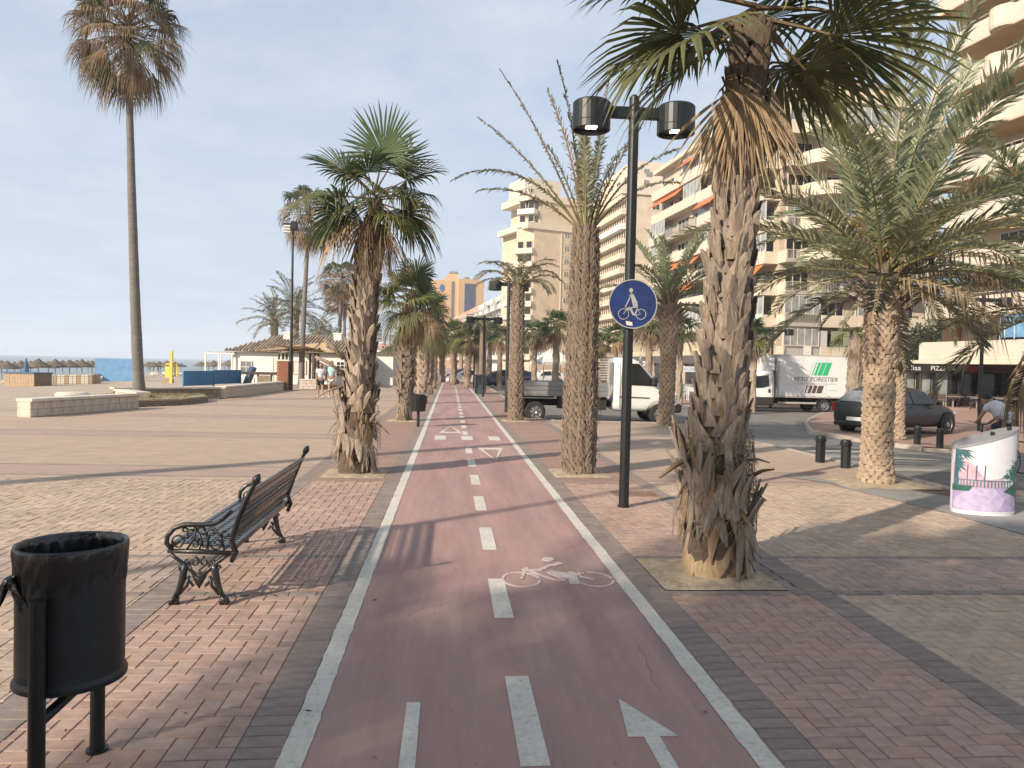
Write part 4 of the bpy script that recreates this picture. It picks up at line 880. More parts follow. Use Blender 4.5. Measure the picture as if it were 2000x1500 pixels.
# --- date palms
def date_crown(parent, top, rows, seed, az0=0.0):
    r_ = random.Random(seed); k = 0
    for (cnt, e0, e1, mats, L, bend, nl, ll, kw) in rows:
        for i in range(cnt):
            e = e0+(e1-e0)*(i+0.5)/cnt; eb = round(e/9)*9; m_ = mats[r_.randrange(len(mats))]
            me = date_leaf('d', m_, eb, L=L, bend=bend, nl=nl, ll=ll, seed=r_.randrange(2), **kw); az = az0+k*GA+r_.uniform(-.25, .25); k += 1
            put_leaf(parent, me, (top[0]+0.1*math.cos(az), top[1]+0.1*math.sin(az), top[2]+(e-20)*0.003), az, r_.uniform(-.3, .3), r_.uniform(0.86, 1.1), 0)
def date_trunk(parent, H, r0, seed, mt=M_datet, n=13, pitch=0.075, foot=1.25, bulge=0.12, lean=0.0, ht=0.09, out=0.035):
    cen = lambda z: (lean*z, 0)
    def rad(z): return r0*(1+(foot-1)*max(0, 1-z/0.5)**2+bulge*max(0, (z-H*0.6)/(H*0.4)))
    trunk_core(H+0.25, lambda z: rad(z)-0.02, cen, n=20, dz=0.12, jag=0.05, seed=seed).build('trunk', mt, parent, smooth=True)
    r_ = random.Random(seed); b = MB(); rows = int(H/pitch)
    for i in range(rows):
        z = pitch*i; up = z/H
        for j in range(n):
            th = 2*math.pi*(j+0.5*(i % 2)+r_.uniform(-.14, .14))/n; rr = rad(z)-0.012; wd = 2*math.pi*rr/n*1.12; h = ht*r_.uniform(.8, 1.3)*(1+1.1*max(0, up-0.55)); o = out*r_.uniform(.6, 1.4)*(1+0.7*max(0, up-0.5))
            M = T(lean*z+rr*math.cos(th), rr*math.sin(th), z+r_.uniform(-.3, .3)*pitch) @ RZ(th-math.pi/2) @ RY(r_.uniform(-.15, .15))
            vs = [(-wd/2, 0, -0.01), (wd/2, 0, -0.01), (wd*0.3, o, h*0.75), (-wd*0.3, o, h*0.75), (-wd*0.24, 0.0, h), (wd*0.24, 0.0, h), (0, o*0.75, 0)]
            b.add([tuple(M @ Vector(p)) for p in vs], [(0, 6, 3), (6, 1, 2), (6, 2, 3), (3, 2, 5, 4), (0, 3, 4), (1, 5, 2)])
    o = b.build('leaf_scars', mt, parent); o['kind'] = 'stuff'
    b = MB()
    for i in range(46):     # cut frond bases under the crown
        th = i*GA; z = H-0.25+0.6*(i/46); rr = rad(H)*(0.95-0.55*(i/46)); e = R(35+40*i/46); d = Vector((math.cos(th)*math.cos(e), math.sin(th)*math.cos(e), math.sin(e))); p = Vector((lean*z+rr*math.cos(th), rr*math.sin(th), z)); b.tube([p, p+d*0.16, p+d*r_.uniform(.28, .5)], [0.045, 0.035, 0.022], 5)
    o = b.build('frond_bases', M_boot, parent); o['kind'] = 'stuff'
KW = dict(wd=0.040)
D1 = palm_root((6.69, 11.35, 0), 'big grey-green date palm with orange fruit, nearest on the right by the painted cabinet', None, 'date_palm')
date_trunk(D1, 3.0, 0.215, 3)
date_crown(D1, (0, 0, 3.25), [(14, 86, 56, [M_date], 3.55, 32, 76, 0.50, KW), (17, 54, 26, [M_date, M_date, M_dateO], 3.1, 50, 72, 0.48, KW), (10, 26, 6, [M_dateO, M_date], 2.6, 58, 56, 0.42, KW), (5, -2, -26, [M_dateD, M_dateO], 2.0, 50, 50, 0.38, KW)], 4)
r_ = random.Random(44); b = MB(); st = MB()
for i in range(9):
    az = i*GA; d = Vector((math.cos(az)*0.45, math.sin(az)*0.55, 0.9)).normalized(); p0 = Vector((0, 0, 3.35)); p1 = p0+d*r_.uniform(.45, .8); st.tube([p0, p1, p1+Vector((math.cos(az), math.sin(az), -0.1))*0.25], 0.012, 4)
    for q in range(46):
        c = p1+Vector((math.cos(az)*r_.uniform(0, .3)+r_.uniform(-.1, .1), math.sin(az)*r_.uniform(0, .3)+r_.uniform(-.1, .1), r_.uniform(-.25, .12))); s_ = 0.012; b.add([c+Vector((s_, 0, 0)), c+Vector((-s_, s_, 0)), c+Vector((-s_, -s_, 0)), c+Vector((0, 0, 2*s_)), c-Vector((0, 0, 2*s_))], [(0, 1, 3), (1, 2, 3), (2, 0, 3), (1, 0, 4), (2, 1, 4), (0, 2, 4)])
b.build('fruit_clusters', M_fruit, D1)['kind'] = 'stuff'; st.build('fruit_stalks', M_fruit, D1)['kind'] = 'stuff'
for (az, e) in ((330, 12), (300, -5), (345, 30)):
    put_leaf(D1, date_leaf('dd', M_datedead, e, L=1.9, bend=60, nl=30, ll=0.4, wd=0.03, seed=1, droopl=1.5), (0, 0, 3.2), R(az), 0.1, 1.0)
D2 = palm_root((13.4, 21.8, drop(13.4)), 'date palm standing directly behind the big near one, beside the dark hatchback', None, 'date_palm')
date_trunk(D2, 4.6, 0.24, 7, lean=-0.008)
KF = dict(wd=0.055)
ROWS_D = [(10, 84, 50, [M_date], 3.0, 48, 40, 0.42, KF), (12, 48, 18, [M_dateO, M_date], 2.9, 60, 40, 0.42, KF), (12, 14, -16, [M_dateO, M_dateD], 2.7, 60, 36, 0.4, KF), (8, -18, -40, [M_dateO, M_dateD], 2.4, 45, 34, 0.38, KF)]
date_crown(D2, (-0.04, 0, 4.85), ROWS_D, 9)
D3 = palm_root((6.5, 22.3, 0), 'date palm with brown knobbly trunk at the kerb in front of the white van nose', None, 'date_palm')
date_trunk(D3, 3.4, 0.21, 11, n=11, pitch=0.085, ht=0.12, out=0.05, bulge=0.35, foot=1.35)
date_crown(D3, (0, 0, 3.65), [(9, 84, 56, [M_date], 2.5, 35, 44, 0.34, KF), (10, 52, 24, [M_date, M_dateO], 2.2, 55, 42, 0.34, KF), (8, 18, -12, [M_dateO], 1.9, 60, 36, 0.32, KF)], 12)
# off to the right a palm whose fronds reach into the frame
D4 = palm_root((9.95, 11.6, 0.0), 'date palm mostly out of frame at the right edge, its drooping fronds showing', None, 'date_palm')
date_trunk(D4, 2.7, 0.25, 15)
date_crown(D4, (0, 0, 2.95), [(9, 84, 50, [M_date], 3.0, 48, 56, 0.44, KW), (10, 45, 15, [M_dateO, M_date], 2.8, 60, 52, 0.42, KW), (9, 10, -20, [M_dateO], 2.4, 60, 46, 0.4, KW)], 17)
me = date_leaf('dd', M_datedead, -48, L=2.2, bend=28, nl=34, ll=0.4, wd=0.03, seed=2, droopl=1.6); put_leaf(D4, me, (0, 0, 2.9), R(196), 0.0, 1.0)

# sparse shaggy palms of the inland row
def shag(loc, H, r0, label, seed, rows, lean=0.0, near=True):
    o = palm_root(loc, label, G_R, 'date_palm'); cen = lambda z: (lean*z, 0)
    rad = lambda z: r0*(1.0+0.06*math.sin(z*2.1)+0.05*max(0, 1-z/0.4))*(1-0.26*min(1, max(0, (z-H*0.6)/(H*0.33))))
    trunk_core(H, lambda z: rad(z)-0.015, cen, n=20, dz=0.12, jag=0.06, seed=seed).build('trunk', M_core, o, smooth=True)
    boots(o, 0.0, H-0.1, rad, cen, 22 if near else 14, 0.062 if near else 0.1, 0.075 if near else 0.12, 0.17, 0.035, M_boot, seed, single=False, tilt=0.35, var=10)
    fibres(o, 500 if near else 150, 0.1, H-0.1, lambda z: rad(z)+0.02, cen, seed+1, L=(0.08, 0.22), mt=M_boot, rr0=0.0045, out=0.05)
    t_ = (lean*H, 0, H)
    for (az, e, L, bend, m_, ll) in rows:
        me = date_leaf('s', m_, e, L=L, bend=bend, nl=int(34*L), ll=ll, wd=0.028, seed=int(az) % 3, vee=0.15, start=0.18, droopl=0.25, rad=0.022, sparse=0.12); put_leaf(o, me, (t_[0]+0.05*math.cos(R(az)), 0.05*math.sin(R(az)), H-0.1), R(az), 0, 1.0)
    return o
R2 = shag((2.09, 12.04, 0), 3.95, 0.248, 'thick shaggy date palm with a few tall bare fronds, left of the black lamp pole', 31,
  [(182, 66, 2.9, 14, M_deadG, 0.13), (178, 54, 2.5, 22, M_dateO, 0.14), (184, 52, 2.5, 92, M_dateO, 0.16), (186, 40, 1.9, 60, M_dateO, 0.18), (150, 84, 2.9, 12, M_dateD, 0.18), (10, 86, 2.8, 8, M_deadG, 0.17), (200, 80, 2.3, 22, M_datedead, 0.2), (240, 84, 1.9, 12, M_date, 0.24), (300, 82, 1.9, 12, M_date, 0.24), (90, 80, 2.0, 14, M_date, 0.24), (340, 72, 1.9, 20, M_dateO, 0.22), (0, 62, 2.1, 48, M_dateO, 0.18), (8, 52, 1.9, 58, M_dateO, 0.18), (352, 68, 1.2, 15, M_datedead, 0.16), (175, 74, 1.5, 20, M_dateO, 0.25), (30, 76, 1.7, 30, M_dateO, 0.22), (255, 74, 1.5, 28, M_dateO, 0.25)], lean=0.006)
rws = [(i*137.5, 72-2.6*i, 1.55, 95, [M_dateO, M_dateD][i % 2], 0.26) for i in range(20)]
R3 = shag((2.03, 23.35, 0), 4.25, 0.22, 'second shaggy date palm of the inland row, drooping fronds, by the flatbed tail', 33, rws, near=False)
for i, (x, y, lb) in enumerate(((1.95, 46, 'far shaggy palm right of the lane beside the black double lamp'), (2.0, 57, 'farthest shaggy palm right of the lane behind a green bin'), )):
    copy_tree(R3, (x, y, 0), 1.1*(i+1), lb, G_R, scale=0.95)

# --- tall Washingtonias with brown skirts
def tall(loc, H, r0, label, seed, curve, s=1.6, cnt=64, n=26, grp='tall slender palms along the beach wall', wisps=True):
    o = palm_root(loc, label, grp); cen = lambda z: (curve(z/H)*1.0, 0); rad = lambda z: r0*(1.0-0.5*(z/H)+0.35*max(0, 1-z/0.9)**2)
    trunk_core(H, rad, cen, n=14, dz=0.35, jag=0.025, seed=seed).build('trunk', M_smooth, o, smooth=True)
    r_ = random.Random(seed); t_ = (curve(1.0), 0, H)
    for i in range(cnt):
        f = i/cnt; e = 72-132*f; eb = round(e/15)*15; m_ = (M_fanT if i % 2 else M_fan) if f < 0.22 else ([M_deadG, M_dead, M_dead, M_deadG, M_fanT, M_deadG][i % 6])
        me = fan_leaf('t', m_, eb, Lp=0.95, Lb=0.72, spread=100 if f < 0.3 else 62, droop=0.42, tip=0.9, n=n, seed=i % 3, fold=0.1); az = i*GA
        put_leaf(o, me, (t_[0], 0, H+1.15-0.9*f), az, r_.uniform(-.4, .4), s*r_.uniform(.85, 1.1))
    if wisps:
        for i in range(9):
            b = MB(); az = r_.uniform(0, 6.28); p = Vector((t_[0], 0, H+0.6)); d = Vector((math.cos(az), math.sin(az), 1.1)).normalized(); pts = [p]
            for q in range(6): p = p+d*s*0.34; d = (d+Vector((math.cos(az)*0.15, math.sin(az)*0.15, -0.36))).normalized(); pts.append(p)
            b.tube(pts, [0.02, 0.018, 0.015, 0.012, 0.01, 0.008, 0.005], 4); b.build('flower_stalk', M_deadG, o)
    return o
T1 = tall((at(273, 775, 36).x, 36, 0), 15.6, 0.25, 'tallest slender palm with a round brown crown, in the kerbed grass bed', 51, lambda f: -0.72*f**0.8+0.05*f, s=1.62, cnt=84)
T2 = tall((at(588, 752, 50).x, 50, 0), 10.4, 0.21, 'tall slender palm leaning beside the tall black lamp post by the brick pillar', 52, lambda f: 0.25*f**2+0.1*f-0.25*(1-f)*0, s=1.3, cnt=64, n=18)
for i, (px, py, Y, sc_, lb) in enumerate(((659, 745, 70, 0.62, 'tall brown-crowned palm just left of the near bark trunk'), (672, 745, 84, 0.6, 'smaller brown-crowned palm touching the near bark trunk'))):
    p = at(px, py, Y); copy_tree(T2, (p.x, Y, -0.3), 1.0+i, lb, 'tall slender palms along the beach wall', scale=(1.2, 1.2, [0.86, 0.8][i]))
# clump of date palms over the beach house
BD = palm_root((at(575, 700, 66).x, 66, -0.4), 'spreading date palm over the beach house roof, behind the tall lamp post', 'date palms behind the beach house', 'date_palm')
date_trunk(BD, 6.2, 0.3, 61, n=9, pitch=0.2, ht=0.2)
KB = dict(wd=0.075)
date_crown(BD, (0, 0, 6.4), [(10, 82, 50, [M_date, M_dateD], 3.4, 52, 26, 0.55, KB), (13, 45, 12, [M_dateO, M_dateD], 3.3, 66, 26, 0.55, KB), (9, 8, -20, [M_dateO], 2.9, 60, 24, 0.5, KB)], 62)
copy_tree(BD, (at(535, 700, 62).x, 62, -0.4), 2.0, 'date palm with feathery fronds left of the tall lamp post, over the chimney', 'date palms behind the beach house', scale=(0.85, 0.85, 0.8))
copy_tree(BD, (at(620, 700, 72).x, 72, -0.4), 3.0, 'smaller date palm over the right part of the beach house roof', 'date palms behind the beach house', scale=(0.75, 0.75, 0.72))
copy_tree(BD, (at(645, 700, 80).x, 80, -0.4), 4.0, 'lowest date palm behind the shade sail tip', 'date palms behind the beach house', scale=(0.7, 0.7, 0.66))
# palms and a lamp post outside the left of the frame, whose shadows cross the paving
copy_tree(P2, (-2.1, 0.55, 0), 0.4, 'fan palm of the seaward row beside the camera, out of the frame', G_L, scale=(1.25, 1.25, 1.25))
copy_tree(P3, (-1.6, -3.2, 0), 1.9, 'fan palm of the seaward row behind the camera, out of the frame', G_L, scale=(1.2, 1.2, 1.25))
copy_tree(P2, (1.7, -1.6, 0), 1.9, 'fan palm of the inland row behind the camera, out of the frame', G_L, scale=(1.15, 1.15, 1.2))
for i_, (x_, y_, s_) in enumerate(((-7.7, -6.9, 1.2), (-11.2, -6.7, 1.2), (-4.6, -7.2, 1.2), (-6.1, -8.6, 1.2), (-7.1, -3.4, .70), (-4.6, -3.4, .70))): copy_tree(D1, (x_, y_, 0), i_*1.7, 'date palm on the promenade behind the camera, out of the frame', 'date palms behind the camera', scale=(s_, s_, 1.62 if s_ > 1 else 1.3))  # unseen palms added and stretched so their crowns fill the foreground shade
copy_tree(T1, (-14.2, 4.0, 0), 2.2, 'tall slender palm by the beach wall, out of the frame to the left', 'tall slender palms along the beach wall')
# ================================================================ STREET FURNITURE
# --- ornate cast iron bench; local x = out from the near end towards the far end, y = from seat front to back
bench = empty('bench', (0, 0, 0), 0, 'ornate black cast iron bench with pierced seat and back, left of the cycle lane', 'bench')
YN_, YF_ = 5.41, 7.24
def pierced(name, P0, U, V, nu, nv, frac=0.62, th=0.008, scal=0.0):
    """plate with square holes spanned by vectors U and V from P0"""
    b = MB(); N = U.cross(V).normalized()*th
    for i in range(nu):
        for j in range(nv):
            a = P0+U*(i/nu)+V*(j/nv); u = U/nu; v = V/nv; m_ = (1-frac)/2
            o = [a, a+u, a+u+v, a+v]; q = [a+u*m_+v*.5, a+u*.5+v*m_, a+u*(1-m_)+v*.5, a+u*.5+v*(1-m_)]
            B = len(b.v); b.v += [tuple(p) for p in o]+[tuple(p) for p in q]+[tuple(p-N) for p in o]+[tuple(p-N) for p in q]
            b.f += [(B, B+1, B+5), (B, B+5, B+4), (B+1, B+2, B+6), (B+1, B+6, B+5), (B+2, B+3, B+7), (B+2, B+7, B+6), (B+3, B, B+4), (B+3, B+4, B+7)]
            b.f += [(B+4, B+5, B+13, B+12), (B+5, B+6, B+14, B+13), (B+6, B+7, B+15, B+14), (B+7, B+4, B+12, B+15)]
            C = 8; b.f += [(B+C+1, B+C, B+C+5), (B+C+5, B+C, B+C+4), (B+C+2, B+C+1, B+C+6), (B+C+6, B+C+1, B+C+5), (B+C+3, B+C+2, B+C+7), (B+C+7, B+C+2, B+C+6), (B+C, B+C+3, B+C+4), (B+C+4, B+C+3, B+C+7)]
    return b
L_ = Vector((0, YF_-YN_-0.02, 0)); y0 = YN_+0.01
sb = pierced('seat', Vector((-1.90, y0, 0.43)), L_, Vector((0.40, 0, -0.035)), 30, 6, 0.72)
sb.box(-1.915, -1.895, y0, YF_, 0.395, 0.435, bev=0.004); sb.box(-1.505, -1.49, y0, YF_, 0.365, 0.405, bev=0.004)
sb.build('seat', M_iron, bench)
b1 = pierced('lower_back_panel', Vector((-1.50, y0, 0.46)), L_, Vector((0.055, 0, 0.135)), 30, 2, 0.74)
b1.tube([(-1.50, y0, 0.455), (-1.50, YF_, 0.455)], 0.010, 6)
for i in range(24):
    yy = y0+L_.y*(i+0.5)/24; b1.tube([(-1.445, yy-0.036, 0.595), (-1.44, yy-0.02, 0.612), (-1.438, yy, 0.620), (-1.44, yy+0.02, 0.612), (-1.445, yy+0.036, 0.595)], 0.007, 5)
b1.build('lower_back_panel', M_iron, bench)
b2 = pierced('upper_back_panel', Vector((-1.425, y0, 0.655)), L_, Vector((0.06, 0, 0.145)), 30, 2, 0.74)
b2.tube([(-1.362, y0, 0.805), (-1.362, YF_, 0.805)], 0.013, 6)
for i in range(24):
    yy = y0+L_.y*(i+0.5)/24; b2.tube([(-1.425, yy-0.036, 0.655), (-1.43, yy-0.02, 0.642), (-1.432, yy, 0.636), (-1.43, yy+0.02, 0.642), (-1.425, yy+0.036, 0.655)], 0.007, 5)
b2.build('upper_back_panel', M_iron, bench)
def spiral(cx, cz, r0, r1, a0, a1, y, n=14): return [(cx+(r0+(r1-r0)*i/n)*math.cos(R(a0+(a1-a0)*i/n)), y, cz+(r0+(r1-r0)*i/n)*math.sin(R(a0+(a1-a0)*i/n))) for i in range(n+1)]
for e, y in enumerate((YN_, YF_)):
    b = MB()
    arm = [(-1.50, y, 0.66), (-1.56, y, 0.60), (-1.62, y, 0.565), (-1.72, y, 0.56), (-1.82, y, 0.56), (-1.89, y, 0.535), (-1.935, y, 0.48), (-1.94, y, 0.43), (-1.90, y, 0.38)]
    b.tube(arm, [0.014, 0.015, 0.016, 0.018, 0.018, 0.018, 0.018, 0.018, 0.016], 8)
    b.tube([(-1.93, y, 0.375), (-1.72, y, 0.372), (-1.50, y, 0.36)], [0.016, 0.019, 0.016], 8)
    b.tube([(-1.50, y, 0.30), (-1.47, y, 0.37), (-1.50, y, 0.45), (-1.455, y, 0.60), (-1.40, y, 0.74), (-1.365, y, 0.82), (-1.345, y, 0.85)], [0.016, 0.02, 0.02, 0.021, 0.019, 0.016, 0.016], 8)
    b.build('arm_frame', M_iron, bench, smooth=True)
    b = MB(); b.lathe([(0.006, -0.04), (0.022, -0.028), (0.030, 0.0), (0.026, 0.022), (0.012, 0.042), (0.003, 0.052)], 10, T(-1.338, y, 0.875) @ RY(0.45), cap=True); b.build('finial', M_iron, bench, smooth=True)
    b = MB()   # scrollwork below the arm and under the seat
    for args in ((-1.865, 0.44, .045, .035, 0, 360), (-1.78, 0.50, .035, .012, -80, 330), (-1.71, 0.52, .028, .02, 0, 360), (-1.64, 0.50, .035, .012, 260, -150), (-1.75, 0.42, .035, .010, 200, -200), (-1.68, 0.42, .035, .010, -20, 380), (-1.60, 0.43, .05, .014, 180, 560), (-1.55, 0.50, .03, .01, 0, -340), (-1.82, 0.52, .02, .008, 0, 330)):
        cx, cz, r0, r1, a0, a1 = args; b.tube(spiral(cx, cz, r0, r1, a0, a1, y+0.003), 0.0075, 5)
    for (xa, za, xb, zb_) in ((-1.80, 0.39, -1.74, 0.54), (-1.66, 0.39, -1.70, 0.54), (-1.72, 0.38, -1.72, 0.5), (-1.55, 0.39, -1.62, 0.54)):
        b.tube([(xa, y-0.003, za), ((xa+xb)/2+0.02, y-0.003, (za+zb_)/2), (xb, y-0.003, zb_)], 0.008, 5)
    for (cx, cz) in ((-1.80, .475), (-1.73, .455), (-1.66, .47), (-1.61, .51), (-1.75, .53), (-1.69, .50)):
        b.lathe([(0.003, -0.012), (0.016, -0.004), (0.016, 0.004), (0.003, 0.012)], 7, T(cx, y, cz) @ RX(math.pi/2), cap=True)
    b.build('armrest_scrollwork', M_iron, bench, smooth=True)
    b = MB()
    for sg in (-1, 1):
        cx = -1.715
        def X(d): return cx+sg*d
        b.tube([(X(.195), y, .355), (X(.16), y, .325), (X(.105), y, .285), (X(.06), y, .24), (X(0.0), y, .19)], [0.014, .013, .013, .012, .010], 6)
        b.tube(spiral(X(.085), .285, .03, .010, 90*(1), 90+sg*-380, y, 16), .008, 5); b.tube(spiral(X(.12), .255, .022, .010, 0, sg*340, y), .009, 5)
        b.tube(spiral(X(.035), .30, .035, .01, 90, 90+sg*330, y), .008, 5); b.tube([(X(.01), y, .17), (X(.05), y, .22), (X(.07), y, .29)], .008, 5)
        b.tube([(X(.04), y, .13), (X(.075), y, .17), (X(.11), y, .20)], .009, 5)
    b.prism([(cx-.05, .20), (cx, .11), (cx+.05, .20), (cx, .235)], -0.007, 0.007, Matrix(((1, 0, 0, 0), (0, 0, 1, y), (0, 1, 0, 0), (0, 0, 0, 1))))
    b.build('apron_scrollwork', M_iron, bench, smooth=True)
    for sg in (-1, 1):
        b = MB(); X = lambda d: -1.715+sg*d
        b.tube([(X(.10), y, .29), (X(.105), y, .24), (X(.12), y, .16), (X(.145), y, .09), (X(.165), y, .05)], [.018, .026, .024, .018, .018], 8)
        b.tube([(X(.07), y, .20), (X(.085), y, .13), (X(.14), y, .07)], [.012, .012, .014], 6)
        for k_ in (-1, 0, 1): b.tube([(X(.155), y+k_*.016, .06), (X(.18), y+k_*.02, .035), (X(.195), y+k_*.022, .008)], [.016, .017, .012], 6)
        b.tube([(X(.16), y, .05), (X(.155), y, .0)], [.024, .022], 8)
        b.build('leg', M_iron, bench, smooth=True)
b = MB(); b.tube([(-1.715, YN_, .24), (-1.715, YF_, .24)], .008, 6); b.build('stretcher', M_iron, bench)

# --- litter bin with black bag
bin_ = empty('litter_bin', (-1.50, 3.16, 0), 0, 'black ribbed litter bin on two posts with a knotted black bag over its rim', 'litter bin')
rim_z, bot = 0.97, 0.42; br = 0.197
sq = lambda th, z: 1.0-0.06*abs(math.sin(th-0.5))
prof = [(br*0.97, bot), (br, bot+0.015), (br*1.045, bot+0.0), (br*1.05, bot+0.018), (br, bot+0.035), (br*0.985, bot+0.06)]
z = bot+0.06
while z < rim_z-0.05: prof += [(br*0.990, z), (br*0.9945, z+0.004), (br*0.990, z+0.008)]; z += 0.009
b = MB(); b.lathe([(0.001, bot)]+prof, 48, fn=sq); b.build('bin_body', M_black, bin_, smooth=False)
b = MB(); rr = random.Random(4)
# bag: folded over the rim outside, down inside
n = 96; rows = []
def bagr(th, f):
    return 1+0.012*math.sin(17*th+3*f)+0.012*math.sin(23*th-5*f)+0.007*math.sin(37*th+9*f)
lv = [(0.965, 0.16, 1), (1.0, 0.125, 1), (1.028, 0.08, 1), (1.04, 0.04, 1), (1.045, 0.012, .6), (1.03, -0.002, .3), (0.985, 0.004, .3), (0.955, 0.03, .8), (0.94, 0.09, 1.6), (0.90, 0.18, 2), (0.82, 0.33, 2.4), (0.6, 0.45, 2)]
for (k_, dz, am) in lv:
    row = []
    for j in range(n):
        th = 2*math.pi*j/n; r_ = br*k_*(1+(bagr(th, dz*20)-1)*am*(1.3 if k_ > 1 else 1.8))*sq(th, 0)
        zz2 = rim_z-dz-(0.015*math.sin(5*th+1)+0.012*math.sin(11*th)+0.05*max(0, math.cos(th-3.9))**3 if dz > 0.12 and k_ > 0.95 else 0)
        row.append((r_*math.cos(th), r_*math.sin(th), zz2))
    rows.append(row)
b.v = [p for r_ in rows for p in r_]
for i in range(len(rows)-1):
    for j in range(n): j2 = (j+1) % n; b.f.append((i*n+j, i*n+j2, (i+1)*n+j2, (i+1)*n+j))
bag = b.build('bin_bag', M_bag, bin_, smooth=True)
kx, ky, kz = br*1.03*math.cos(3.75), br*1.03*math.sin(3.75), rim_z-0.13
def ribbon(pts, wds, seed, name, tw=0.4):
    r_ = random.Random(seed); b = MB(); N = len(pts); m_ = 6
    for i, (p, w_) in enumerate(zip(pts, wds)):
        for j in range(m_+1):
            u = j/m_-0.5; a = tw*i/N*2+0.3; b.v.append((p[0]+u*w_*math.cos(a)+0.010*math.sin(j*2.6+i), p[1]-u*w_*math.sin(a)*0.8-0.012*math.cos(j*2.9+i*1.3), p[2]+u*0.02))
    for i in range(N-1):
        for j in range(m_): a = i*(m_+1)+j; b.f.append((a, a+1, a+m_+2, a+m_+1))
    return b.build(name, M_bag, bag, smooth=True)
ribbon([(kx+.01, ky-.012, kz+.03), (kx-.02, ky-.03, kz-.01), (kx-.04, ky-.02, kz-.07), (kx-.055, ky-.02, kz-.13), (kx-.07, ky-.02, kz-.19), (kx-.075, ky-.02, kz-.24), (kx-.06, ky-.02, kz-.27)], [.05, .06, .07, .06, .035, .018, .006], 1, 'bag_tail')
ribbon([(kx, ky-.012, kz+.02), (kx+.03, ky-.035, kz-.02), (kx+.07, ky-.04, kz-.08), (kx+.10, ky-.04, kz-.14), (kx+.13, ky-.035, kz-.19), (kx+.16, ky-.03, kz-.215)], [.04, .05, .055, .045, .025, .008], 2, 'bag_tail')
b = MB(); b.lathe([(0.003, -0.03), (0.025, -0.015), (0.03, 0), (0.022, 0.02), (0.003, 0.03)], 10, T(kx, ky-.012, kz), cap=True); b.build('bag_knot', M_bag, bag, smooth=True)
for (x, y) in ((-0.02, -0.215), (0.0, 0.235)):
    b = MB(); b.tube([(x, y, 0.0), (x, y, 0.80)], 0.030, 14); b.tube([(x, y, 0.0), (x, y, 0.012)], 0.045, 14); b.build('post', M_black, bin_, smooth=False)
b = MB(); b.tube([(-0.02, -0.215, 0.33), (0.0, 0.235, 0.36)], 0.022, 10); b.build('cross_bar', M_black, bin_, smooth=True)

# --- black double lamps
def double_lamp(loc, label, H=4.9, reach=0.72, detail=True, rot=0, grp='black double lamps', lean=0.0):
    o = empty('street_lamp', loc, rot, label, 'street lamp', grp)
    b = MB(); b.tube([(0, 0, 0), (0, 0, H+0.09)], 0.062, 20 if detail else 8)
    if detail: b.tube([(0, 0, H+0.085), (0, 0, H+0.12)], [0.062, 0.03], 20); b.tube([(0, 0, 0), (0, 0, 0.02)], 0.075, 20)
    b.build('pole', M_black, o, smooth=False)
    b = MB(); b.box(-reach+0.2, reach-0.2, -0.035, 0.035, H-0.17, H-0.03, bev=0.008); b.build('cross_arm', M_black, o)
    for sg in (-1, 1):
        cx = sg*(reach-0.06); b = MB(); R_ = 0.23
        b.lathe([(0.001, H-0.29), (R_-0.03, H-0.29), (R_-0.025, H-0.33), (R_, H-0.33), (R_, H-0.25), (R_*1.008, H-0.245), (R_, H-0.24), (R_, H-0.01), (R_-0.02, H+0.01), (0.001, H+0.03)], 28 if detail else 12, c=(cx, 0)); hd = b.build('lamp_head', M_black, o, smooth=False)
        if detail:
            for s2 in (-0.035, 0.035):
                b = MB(); b.box(cx-0.03+s2, cx+0.03+s2, -0.05, 0.05, H-0.302, H-0.292); b.build('led_panel', M_led, hd)
    return o
lamp = double_lamp((2.17, 9.19, 0), 'black double lamp pole carrying the round blue bicycle sign', H=4.93, reach=0.585)
